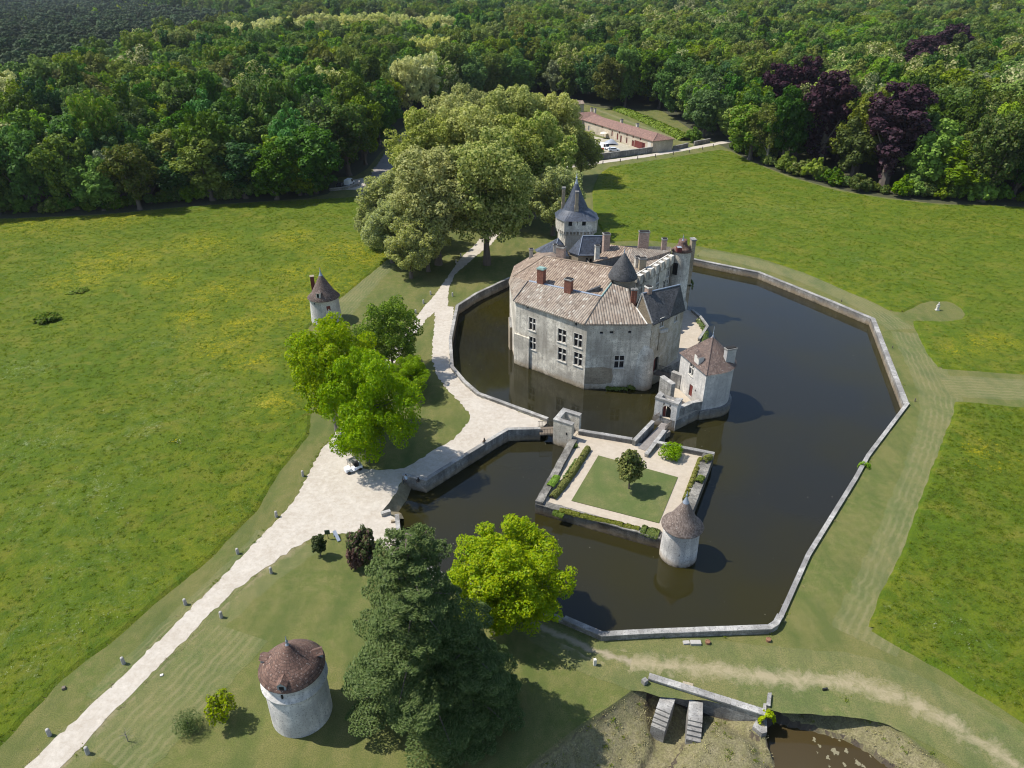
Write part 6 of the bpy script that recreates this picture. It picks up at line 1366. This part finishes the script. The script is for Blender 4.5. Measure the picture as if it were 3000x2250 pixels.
while yy < 1900:
    st_ = 7.6 + max(0, yy - 400) * .006; x = -yy * .80
    while x < -yy * .05:
        p = (x + rgW.uniform(-.4, .4) * st_, yy + rgW.uniform(-.4, .4) * st_)
        if inpoly(p, pine_zone): pz.append((p[0], p[1], rgW.uniform(.6, 1.05) * st_ / 7.0, rgW.uniform(0, 6.28), 0.0 if yy < 600 else -(st_ - 7.6) * 2)); pi_.append(rgW.randrange(3))
        x += st_
    yy += st_
gn_mass('pine_plantation', pz, pi_, pinesrc)
lights = [(p, s) for p, s in ((tuple(P2(90, 108)), 1.2), (tuple(P2(125, 108)), 1.2), (tuple(P2(150, 110)), .8), (tuple(P2(290, 75)), 1.3), (tuple(P2(360, 70)), 1.4), (tuple(P2(430, 60)), 1.3), (tuple(P2(240, 55)), 1.2), (tuple(P2(480, 58)), 1.4), (tuple(P2(560, 52)), 1.4))]
for p, s in lights: tree('wood4', p[0], p[1], 'fresh green tree standing out against the dark pine plantation', 'tree', 'green trees among the pines', h=17 * s, r=6 * s, name='woodland_tree')

# ------------------------------------------------------------------ standing grass: tufts and flower heads over the meadows, ragged edges along walls and banks
def tuft(nm, seed, n, w, h, leafs, size, asp, flower=None):
    rg = np.random.default_rng(seed); q = rg.normal(size=(n, 2)) * w; z = rg.uniform(.25, 1, n) * h; ps = np.column_stack([q, z]); ns = np.column_stack([rg.normal(size=(n, 2)), rg.uniform(.5, 1.6, n)]); mi = np.zeros(n, int)
    if flower: mi = (rg.uniform(size=n) < flower).astype(int); ps[mi == 1, 2] = h * 1.05; ns[mi == 1] = [0, 0, 1]
    o = link_mesh(nm, leaf_mesh(nm, ps, ns, rg.uniform(.6, 1.3, n) * size, [LEAF[l] for l in leafs], rg, asp, mi)); return tag(o, kind='stuff')
LEAF['grass'] = m_leaf('blade_meadow_green', (.066, .106, .002), (.100, .130, .004), .008, .15, .6); LEAF['seed'] = m_leaf('blade_seed_heads', (.088, .105, .010), (.120, .130, .020), .008, .15, .55)
LEAF['butter'] = m_leaf('petal_buttercup', (.26, .21, .002), (.36, .28, .003), .0, .1, .2); LEAF['daisy'] = m_leaf('petal_white', (.30, .31, .22), (.42, .43, .34), .0, .1, .2); LEAF['straw'] = m_leaf('blade_dry', (.14, .13, .055), (.20, .175, .09), .01, .25, .2)
tuft_src = []
for i, a_ in enumerate((('grass_tuft', 1, 26, .34, .34, ('grass',), .20, .6), ('grass_tuft', 2, 26, .40, .40, ('grass', 'seed'), .18, .6, .35), ('grass_tuft', 3, 22, .4, .40, ('grass', 'butter'), .13, .7, .4), ('grass_tuft', 4, 20, .36, .36, ('grass', 'daisy'), .09, .8, .3), ('grass_tuft', 5, 20, .26, .22, ('straw',), .16, .6))):
    o = tuft(*a_); c = P2(500 + i * 8, 1300); o.location = (c[0], c[1], .1); tuft_src.append(o)
rgG = np.random.default_rng(12); tp_, ti_ = [], []
def scatter_m(poly, n, blobs_y, blobs_w, bbox, base_z=.18):
    q = np.column_stack([rgG.uniform(bbox[0], bbox[1], n), rgG.uniform(bbox[2], bbox[3], n)]); q = q[inpoly_np(q, poly)]; q = q[(np.abs(q[:, 0]) < q[:, 1] * .66 + 27)]
    for (x, y) in q:
        dy = max([0.0] + [1 - math.hypot(x - b[0], y - b[1]) / (b[2] * 1.25) for b in blobs_y]); dw = max([0.0] + [1 - math.hypot(x - b[0], y - b[1]) / (b[2] * 1.2) for b in blobs_w]); u = rgG.uniform(); nz_ = mnoise.noise(Vector((x * .16, y * .16, 2.2)))
        if dy > 0 and u < -.06 + dy * .30 + nz_ * .55: k = 2
        elif dw > 0 and u < -.08 + dw * .2 + nz_ * .45: k = 3
        else:
            if nz_ < -.05 and u < .55: continue
            k = 1 if u < .3 + nz_ * .5 else 0
        tp_.append((x, y, rgG.uniform(.2, .48) * (1 + y / 500), rgG.uniform(0, 6.28), base_z)); ti_.append(k)
scatter_m(m1, 90000, yl, wl, (-190, 6, 14, 245)); scatter_m(m2, 52000, yr, wr, (30, 215, 90, 300)); scatter_m(m3, 26000, blobs([(2870, 1330, 4)]), blobs([(2700, 1800, 2.4), (2720, 1840, 2), (2820, 1840, 2), (2880, 1900, 2)]), (35, 110, 38, 108))
def fringe(line, n, off, k, sc=(.5, 1.0), z=0.02, wd=.35):
    ln = resample(line, .5, False)
    for _ in range(n):
        i = int(rgG.integers(0, len(ln) - 1)); a_, b_ = np.array(ln[i]), np.array(ln[i + 1]); t = (b_ - a_) / max(np.linalg.norm(b_ - a_), 1e-6); q = a_ + (b_ - a_) * rgG.uniform() + np.array([-t[1], t[0]]) * (off + rgG.normal() * wd)
        if not inpoly(q, moat) and not inpoly(q, drive_r): tp_.append((q[0], q[1], rgG.uniform(*sc), rgG.uniform(0, 6.28), z)); ti_.append(k)
for nm_, w_ in (('back', .9), ('east', .6), ('south', .75), ('west', .7)): fringe(stretch(nm_), 420, -w_, 4, (.3, .7)); fringe(stretch(nm_), 300, -w_, 0, (.3, .6))
for e_i in range(len(drive) - 1):
    if math.hypot(drive[e_i][0], drive[e_i][1]) < 130 and not any(abs(drive[e_i][0] - q[0]) < .6 and abs(drive[e_i][1] - q[1]) < .6 for q in moat): fringe([drive[e_i], drive[e_i + 1]], int(2.2 * math.hypot(drive[e_i + 1][0] - drive[e_i][0], drive[e_i + 1][1] - drive[e_i][1])), 0, int(rgG.integers(0, 2)) * 4, (.25, .5), .0, .25)
for _ in range(2600):
    x, y = rgG.uniform(rav_box[0], rav_box[1]), rgG.uniform(max(24, rav_box[2]), rav_box[3])
    if inpoly((x, y), ravine) and not inpoly((x, y), pond) and segd(np.array([x, y]), wall_line, False) > .5:
        z = rav_z(x, y)
        if z > -2.2: tp_.append((x, y, rgG.uniform(.3, .7), rgG.uniform(0, 6.28), z - .02)); ti_.append(4 if rgG.uniform() < .9 else 0)
gn_mass('meadow_tufts', tp_, ti_, tuft_src)

# ------------------------------------------------------------------ bollards, statue, signs and stones
bm_ = MB(); bm_.lathe((0, 0, 0), [(.20, -.2), (.19, .0), (.165, .78), (.15, .86), (0, .9)], 12); _b = bm_.build('stone_bollard', MT['stone_post'], None, True); post_mesh = _b.data; bpy.data.objects.remove(_b)
bm_ = MB(); bm_.lathe((0, 0, 0), [(.16, -.2), (.15, 0), (.14, 1.0), (0, 1.06)], 8); _b = bm_.build('timber_post', MT['dark_post'], None, True); tpost = _b.data; bpy.data.objects.remove(_b)
def post(px, py, label, group, me=post_mesh, nm='bollard', s=1.0):
    q = P(px, py); o = link_mesh(nm, me, None, (q[0], q[1], 0)); o.scale = (s, s, s * rgT.uniform(.92, 1.06)); o.rotation_euler = (rgT.uniform(-.03, .03), rgT.uniform(-.03, .03), rgT.uniform(0, 6)); return tag(o, label, 'bollard', group)
gl_, gr_ = 'stone bollards along the meadow side of the drive', 'stone bollards along the dovecote side of the drive'
for x, y, lb in ((146, 2154, 'nearest stone bollard on the meadow side of the white drive'), (363, 1944, 'second stone bollard from the bottom on the meadow side of the drive'), (544, 1771, 'third stone bollard from the bottom on the meadow side of the drive'),
                 (697, 1622, 'fourth stone bollard from the bottom, beside the narrowing meadow edge'), (810, 1514, 'fifth stone bollard from the bottom, where the drive widens'), (888, 1395, 'farthest meadow side bollard, just below the bright tree')): post(x, y, lb, gl_)
for x, y, lb in ((258, 2208, 'nearest stone bollard on the dovecote side of the drive'), (649, 1809, 'middle stone bollard on the dovecote side of the drive'), (795, 1679, 'stone bollard at the bend below the slim dark shrub')): post(x, y, lb, gr_)
for x, y, lb in ((1262, 863, 'stone bollard left of the path beneath the plane trees'), (1326, 868, 'stone bollard on the grass between the forked paths'), (1241, 889, 'stone bollard left of the path fork'), (1218, 918, 'stone bollard by the soft green tree'), (1350, 752, 'dark stone bollard in the shade of the grove path'), (1336, 770, 'second shaded bollard by the grove path')): post(x, y, lb, 'stone bollards at the path fork')
for i, (x, y) in enumerate(((1766, 480), (1817, 474), (1868, 467), (1920, 461), (1972, 454), (2019, 447), (2058, 438), (2089, 431))):
    lb = 'dark timber post on the meadow side of the white lane'
    post(x, y, lb, 'timber posts along the white lane', tpost, 'lane_post', 1.15)
for x, y, lb in ((2080, 1030, ''),): pass
for x, y, lb in ((2465, 884, 'small dark stub on the grass above the far moat wall'), (2614, 1020, 'small dark stub on the grass right of the long moat wall'), (2680, 1176, 'small dark stub beside the moat wall corner'), (2045, 752, 'small dark stub near the corner turret on the far bank')): post(x, y, lb, 'dark stubs along the moat', tpost, 'marker_post', .55)
sx = P(2745, 909); SK = .68; st_o = thing('statue', (sx[0], sx[1], 0), 'white stone bust on a pedestal at the centre of the mown circle', 'statue')
m = MB(); m.box((sx[0], sx[1], 0), (.95, .95, .3)); m.box((sx[0], sx[1], .3), (.62, .62, 1.0)); m.box((sx[0], sx[1], 1.3), (.8, .8, .14)); m.build('pedestal', MT['frame'], st_o)
m = MB(); m.lathe((sx[0], sx[1], 1.44), [(.18, 0), (.2, .1), (.42, .3), (.40, .5), (.14, .62), (.13, .7), (.2, .82), (.21, .98), (.14, 1.1), (0, 1.14)], 16); m.box((sx[0], sx[1] - .2, 2.34), (.06, .1, .1), 0); m.build('bust', MT['render'], st_o, True); st_o.scale = (SK, SK, SK)
q = P(962, 1578); sg = thing('sign', (q[0], q[1], 0), 'small dark green sign panel on a post beside the drive bend', 'sign'); m = MB(); m.box((q[0], q[1], -.1), (.06, .06, 1.0)); m.build('post', MT['iron'], sg); m = MB(); m.box((q[0], q[1] - .05, .75), (.62, .05, .65), .15); m.build('panel', m_plain('green_enamel', (.018, .05, .035), .4, .15), sg)
a_, b_ = P2(981, 1568), P2(994, 1587); m = MB(); t_ = (b_ - a_) / np.linalg.norm(b_ - a_); n_ = np.array([-t_[1], t_[0]]) * .2; m.slab([(*(a_ - n_), .75), (*(b_ - n_), .15), (*(b_ + n_), .15), (*(a_ + n_), .75)], .1); m.prism([tuple(a_ - n_), tuple(a_ - n_ + t_ * .25), tuple(a_ + n_ + t_ * .25), tuple(a_ + n_)], 0, .62); tag(m.build('info_lectern', MT['lead']), 'sloping grey stone tablet leaning on the grass by the green sign', 'tablet')
def stone(nm, px, d, rz, label, mat='stone_post', z=0., cat='stone', tilt=0):
    q = P(*px, z); m = MB(); m.box((0, 0, -.05), (d[0], d[1], d[2] + .05)); o = m.build(nm, MT[mat]); o.location = (q[0], q[1], z); o.rotation_euler = (tilt, 0, rz); bv = o.modifiers.new('b', 'BEVEL'); bv.width = .03; bv.segments = 2; return tag(o, label, cat)
stone('stone_slab', (2037, 1886), (1.1, .5, .3), .0, 'long pale stone block in the grass under the south parapet', 'stone_post'); stone('stone_slab', (2010, 1885), (.65, .4, .22), .1, 'smaller pale stone block left of the long one under the parapet', 'stone_post')
stone('stone_slab', (2015, 2008), (1.0, .55, .12), -.3, 'flat pale stone slab in the grass above the weir wall', 'beige'); stone('stone_marker', (1742, 1948), (.28, .28, .85), .2, 'small white marker stone beside the sandy track', 'frame', cat='marker'); stone('broken_column', (1888, 2002), (.5, .45, .55), .6, 'broken stone stump at the left end of the weir wall', 'coping')
stone('stone_block', (1102, 1672), (.7, .55, .6), .3, 'worn stone block at the foot of the cedar by the drive', 'coping'); stone('stone_block', (1131, 1508), (1.2, .5, .55), .45, 'pale stone block lying beside the watering ramp', 'coping'); stone('stone_block', (1151, 1530), (.45, .35, .3), .2, 'small tan stone at the base of the ramp wall', 'beige')
stone('stone_block', (474, 1979), (.3, .25, .12), .4, 'tiny white stone on the lawn beside the drive', 'frame'); stone('stone_block', (188, 2018), (.3, .3, .25), .4, 'small brown stump in the meadow edge near the drive', 'wood')
for x, y, lb in ((2074, 1879, 'round rusty drain cap on the left of the south parapet'), (2252, 1872, 'round rusty drain cap near the rounded parapet corner')):
    q = P(x, y, .3); m = MB(); m.lathe((0, 0, 0), [(.24, -.35), (.26, 0), (.17, .03), (.16, -.02), (0, -.02)], 14); o = m.build('drain_cap', m_plain('rusty_iron', (.22, .11, .06), .9)); o.location = (q[0], q[1], .32); tag(o, lb, 'drain cap')
q = P(2416, 2022); m = MB(); m.box((q[0], q[1], 0), (.5, .12, .3), .2); m.box((q[0] - .2, q[1], -.1), (.06, .06, .2)); m.box((q[0] + .2, q[1] + .04, -.1), (.06, .06, .2)); tag(m.build('garden_sign', MT['iron']), 'small black notice standing on the bank above the pond', 'sign')

# ------------------------------------------------------------------ vehicles
paint = lambda n, c: m_plain(n, c, .3, .04)
def car(px, rz, label, col, L=4.2, Wd=1.75, Ht=1.5, van=False, cat='car'):
    q = P(*px); o = thing('parked_' + ('van' if van else 'car'), (0, 0, 0), label, cat); o.location = (q[0], q[1], 0); o.rotation_euler = (0, 0, rz)
    top = Ht if not van else Ht + .35; h = L / 2; m = MB()
    if van: pr = [(-h, .35), (h, .35), (h, .85), (h - .75, 1.05), (h - 1.35, top), (-h + .05, top), (-h, top - .15)]
    else: pr = [(-h, .35), (h, .35), (h, .75), (h - .95, .92), (h - 1.6, top), (-h + .75, top), (-h + .1, .95), (-h, .85)]
    sec = lambda y, k: [(x, y * (1 if z < .96 else k), z) for x, z in pr]
    a_, b_ = sec(-Wd / 2, .86), sec(Wd / 2, .86); m.poly(a_); m.poly(b_[::-1]); n = len(pr)
    for i in range(n): j = (i + 1) % n; m.poly([a_[j], a_[i], b_[i], b_[j]], 1 if pr[i][1] > .8 and pr[j][1] > .8 and abs(pr[i][1] - pr[j][1]) > .4 and abs(pr[i][0] - pr[j][0]) > .3 else 0)
    bd = m.build('body', [paint(label[:18], col), MT['glass']], o); m = MB()
    for s in (-1, 1):
        y = s * (Wd / 2 * .93 + .012); x0, x1 = (h - 1.35, h - 1.0) if van else (h - 1.6, h - 1.05); bk_ = h - 2.3 if van else -h + .7
        f_ = [(x1 - .1, y * 1.05, .98), (x0, y * .945, top - .12), (bk_, y * .945, top - .12), (bk_, y * 1.05, .98)]; m.poly(f_ if s > 0 else f_[::-1])
    m.build('side_window', MT['glass'], o)
    for sx_ in (-1, 1):
        for sy in (-1, 1):
            m = MB(); c = (sx_ * h * .62, sy * (Wd / 2 - .08), .32); k = 14; ring = [(c[0] + .32 * cos(t), c[1] - .1, c[2] + .32 * sin(t)) for t in np.linspace(0, 2 * pi, k, False)]; rg2 = [(x, y + .2, z) for x, y, z in ring]
            m.poly(ring); m.poly(rg2[::-1])
            for i in range(k): m.poly([ring[(i + 1) % k], ring[i], rg2[i], rg2[(i + 1) % k]])
            m.build('wheel', MT['iron'], o)
    for s in (-1, 1): m = MB(); m.box((h, s * Wd * .36, .62), (.06, .3, .16)); m.build('headlight', MT['frame'], o)
    return o
car((1024, 541), 1.35, 'white van parked under the edge of the left wood', (.75, .76, .78), 4.6, 1.85, 1.65, True, 'van'); car((998, 547), 1.5, 'dark car parked left of the white van by the wood', (.02, .022, .025))
car((1772, 436), -.95, 'white van standing in the farm yard beside the grey tarpaulin', (.78, .78, .80), 5.0, 1.95, 1.75, True, 'van'); car((1736, 449), .3, 'pale blue car half hidden behind the thin tree in the farm yard', (.45, .55, .68)); car((1798, 443), .1, 'pale silver car parked against the farm yard wall', (.62, .66, .70), 4.4, 1.8, 1.5)
q = P(1758, 444); tr = thing('tractor', (q[0], q[1], 0), 'small red tractor in the farm yard left of the vans', 'tractor'); red = paint('red_paint', (.55, .05, .02)); m = MB(); m.box((q[0] + .6, q[1], .6), (1.7, .8, .8)); m.box((q[0] - .7, q[1], .7), (1.2, 1.2, .5)); m.build('body', red, tr); m = MB(); m.box((q[0] - .6, q[1], 1.2), (1.1, 1.2, .9)); m.box((q[0] - .6, q[1], 2.1), (1.3, 1.35, .1)); m.build('cab', [MT['iron']], tr)
for sx_, sy, r_ in ((-.7, -.75, .62), (-.7, .75, .62), (1.1, -.55, .38), (1.1, .55, .38)):
    m = MB(); k = 14; ring = [(q[0] + sx_ + r_ * cos(t), q[1] + sy - .15, r_ + r_ * sin(t)) for t in np.linspace(0, 2 * pi, k, False)]; r2_ = [(x, y + .3, z) for x, y, z in ring]; m.poly(ring); m.poly(r2_[::-1])
    for i in range(k): m.poly([ring[(i + 1) % k], ring[i], r2_[i], r2_[(i + 1) % k]])
    m.build('wheel', MT['iron'], tr)
q = P(1789, 423); m = MB(); rgq = random.Random(4); G = [[(q[0] + (i - 3) * .95, q[1] + (j - 2) * .95, max(0, 2.1 * (1 - ((i - 3) / 3.4) ** 2) * (1 - ((j - 2) / 2.4) ** 2) ) + (rgq.uniform(-.15, .25) if 0 < i < 6 and 0 < j < 4 else 0)) for j in range(5)] for i in range(7)]
for i in range(6):
    for j in range(4): m.poly([G[i][j], G[i + 1][j], G[i + 1][j + 1], G[i][j + 1]])
tag(m.build('tarpaulin_heap', m_plain('grey_tarpaulin', (.30, .32, .35), .5, .2), None, True), 'heap under a grey blue tarpaulin in the farm yard', 'tarpaulin')
q = P(1768, 405); pg = thing('parasol', (q[0], q[1], 0), 'cream garden parasol in front of the farmhouse wall', 'parasol'); m = MB(); m.lathe((q[0], q[1], 0), [(.05, 0), (.05, 2.4)], 8); m.build('pole', MT['wood'], pg); m = MB(); m.lathe((q[0], q[1], 2.1), [(1.8, 0), (1.0, .35), (0, .65)], 8); m.build('canopy', m_plain('cream_canvas', (.68, .62, .5), .8, .05), pg)
# golf cart under the vivid tree
q = P(1036, 1378); gcart = thing('golf_cart', (0, 0, 0), 'white golf cart with dark roof parked in the tree shade', 'golf cart'); gcart.location = (q[0], q[1], .0); gcart.rotation_euler = (0, 0, R(214)); wp = paint('white_cart_paint', (.78, .79, .82))
m = MB(); m.prism([(.45, -.55), (1.2, -.45), (1.28, 0), (1.2, .45), (.45, .55)], .3, .78); m.prism([(-1.15, -.58), (-.35, -.58), (-.35, .58), (-1.15, .58)], .35, .8); m.box((.05, 0, .25), (.85, 1.1, .1)); o = m.build('body', wp, gcart); bv = o.modifiers.new('b', 'BEVEL'); bv.width = .08; bv.segments = 3
m = MB(); m.box((-.35, 0, .8), (.5, 1.1, .16)); m.box((-.62, 0, .9), (.14, 1.1, .5)); m.build('seat', MT['iron'], gcart); m = MB(); m.box((-.2, 0, 1.78), (1.75, 1.15, .07)); m.build('canopy', m_plain('grey_canopy', (.20, .19, .18), .5, .1), gcart)
for sx_ in (-1.0, .55):
    for sy in (-.52, .52): m = MB(); m.tube([(sx_, sy, .75), (sx_ * .95, sy, 1.3), (sx_ * .9, sy, 1.8)], [.025] * 3, 6); m.build('canopy_post', MT['iron'], gcart)
for sx_ in (-.8, .85):
    for sy in (-.52, .52):
        m = MB(); k = 14; ring = [(sx_ + .23 * cos(t), sy - .09, .23 + .23 * sin(t)) for t in np.linspace(0, 2 * pi, k, False)]; r2_ = [(x, y + .18, z) for x, y, z in ring]; m.poly(ring); m.poly(r2_[::-1])
        for i in range(k): m.poly([ring[(i + 1) % k], ring[i], r2_[i], r2_[(i + 1) % k]])
        m.build('wheel', MT['iron'], gcart)
m = MB(); m.tube([(.3, .25, .8), (.1, .25, 1.05)], [.02, .02], 6); m.lathe((.1, .25, 1.05), [(.14, 0), (.17, .02), (.14, .04)], 12); m.build('steering_wheel', MT['iron'], gcart)

# ------------------------------------------------------------------ visitors sitting on the causeway parapet
skin_m, hair_m = m_plain('skin', (.52, .33, .24), .6, .06), m_plain('dark_hair', (.018, .013, .010), .6, .2)
def person(loc, rz, label, top, legs, hat=False):
    J = [((0, 0, .12), .135), ((0, -.02, .34), .125), ((0, -.01, .50), .13), ((0, .0, .60), .055), ((0, .03, .70), .088), ((0, .035, .80), .085), ((0, .115, .735), .018)]
    E_ = [(0, 1), (1, 2), (2, 3), (3, 4), (4, 5), (4, 6)]
    for s in (-1, 1):
        b = len(J); J += [((s * .10, .05, .10), .085), ((s * .13, .42, .10), .062), ((s * .13, .46, -.16), .05), ((s * .13, .45, -.38), .035), ((s * .13, .60, -.40), .032)]; E_ += [(0, b), (b, b + 1), (b + 1, b + 2), (b + 2, b + 3), (b + 3, b + 4)]
        b = len(J); J += [((s * .19, 0, .50), .055), ((s * .25, .05, .26), .042), ((s * .17, .27, .20), .030), ((s * .155, .33, .195), .028)]; E_ += [(2, b), (b, b + 1), (b + 1, b + 2), (b + 2, b + 3)]
        hnd = b + 3
        for f_ in range(5):
            c = len(J); dx_ = (f_ - 2) * .017; ln_ = (.055, .075, .08, .074, .06)[f_]
            if f_ == 0: J += [((s * (.155 - .045), .35, .20), .009), ((s * (.155 - .06), .385, .19), .008)]
            else: J += [((s * .155 + dx_, .33 + ln_ * .6, .195), .009), ((s * .155 + dx_, .33 + ln_ * 1.15, .165), .008)]
            E_ += [(hnd, c), (c, c + 1)]
    me = bpy.data.meshes.new('person'); me.from_pydata([j[0] for j in J], E_, []); o = link_mesh('person', me); sk = o.modifiers.new('skin', 'SKIN'); sk.use_smooth_shade = True; su = o.modifiers.new('sub', 'SUBSURF'); su.levels = su.render_levels = 1
    for i, j in enumerate(J): me.skin_vertices[0].data[i].radius = (j[1], j[1] * (.8 if i in (1, 2) else 1)); me.skin_vertices[0].data[i].use_root = i == 0
    dg = bpy.context.evaluated_depsgraph_get(); me2 = bpy.data.meshes.new_from_object(o.evaluated_get(dg)); o.modifiers.clear(); o.data = me2
    for m_ in (skin_m, top, legs, MT['iron']): me2.materials.append(m_)
    for p_ in me2.polygons:
        c = p_.center; p_.material_index = 3 if c.z < -.35 else 2 if c.z < .155 and abs(c.x) < .24 and not (c.y > .30 and c.z > .168) else 1 if c.z < .59 and not (c.y > .22) else 0
        p_.use_smooth = True
    o.location = loc; o.rotation_euler = (0, 0, rz); tag(o, label, 'person')
    m = MB(); m.lathe((0, .005, .70), [(.0, .205), (.06, .19), (.105, .12), (.108, .04), (.10, -.10), (.075, -.16)], 14, 0, pi * .88, pi * 2.12); h_ = m.build('hair', hair_m, None, True); h_.parent = o
    return o
q = P2(1190, 1405, .62); person((q[0], q[1], .62), R(150), 'seated person with long dark hair and light blue top at the causeway end', m_plain('pale_blue_cloth', (.45, .55, .65), .9), m_plain('dark_jeans', (.03, .035, .05), .9))
q = P2(1226, 1414, .62); person((q[0], q[1], .62), R(20), 'seated person in dark clothes on the front corner of the causeway parapet', m_plain('black_cloth', (.03, .028, .03), .9), m_plain('tan_trousers', (.22, .16, .11), .9))
q = P2(1419, 1298, .62); person((q[0], q[1], .62), R(35), 'seated person in a brown dress alone midway along the causeway parapet', m_plain('brown_cloth', (.12, .075, .05), .9), m_plain('white_trousers', (.5, .48, .45), .9))

# ------------------------------------------------------------------ the air: thin summer haze round the whole scene
hz = NT('haze_air'); hv = hz.n('ShaderNodeVolumePrincipled', {'Color': (.80, .88, 1.0, 1), 'Density': .00004, 'Anisotropy': .25}); hz.t.links.new(hv, hz.out.inputs['Volume'])
m = MB(); m.box((0, 1290, -4.5), (5400, 2840, 68.5)); tag(m.build('haze', hz.mat, None, False, True), kind='stuff')
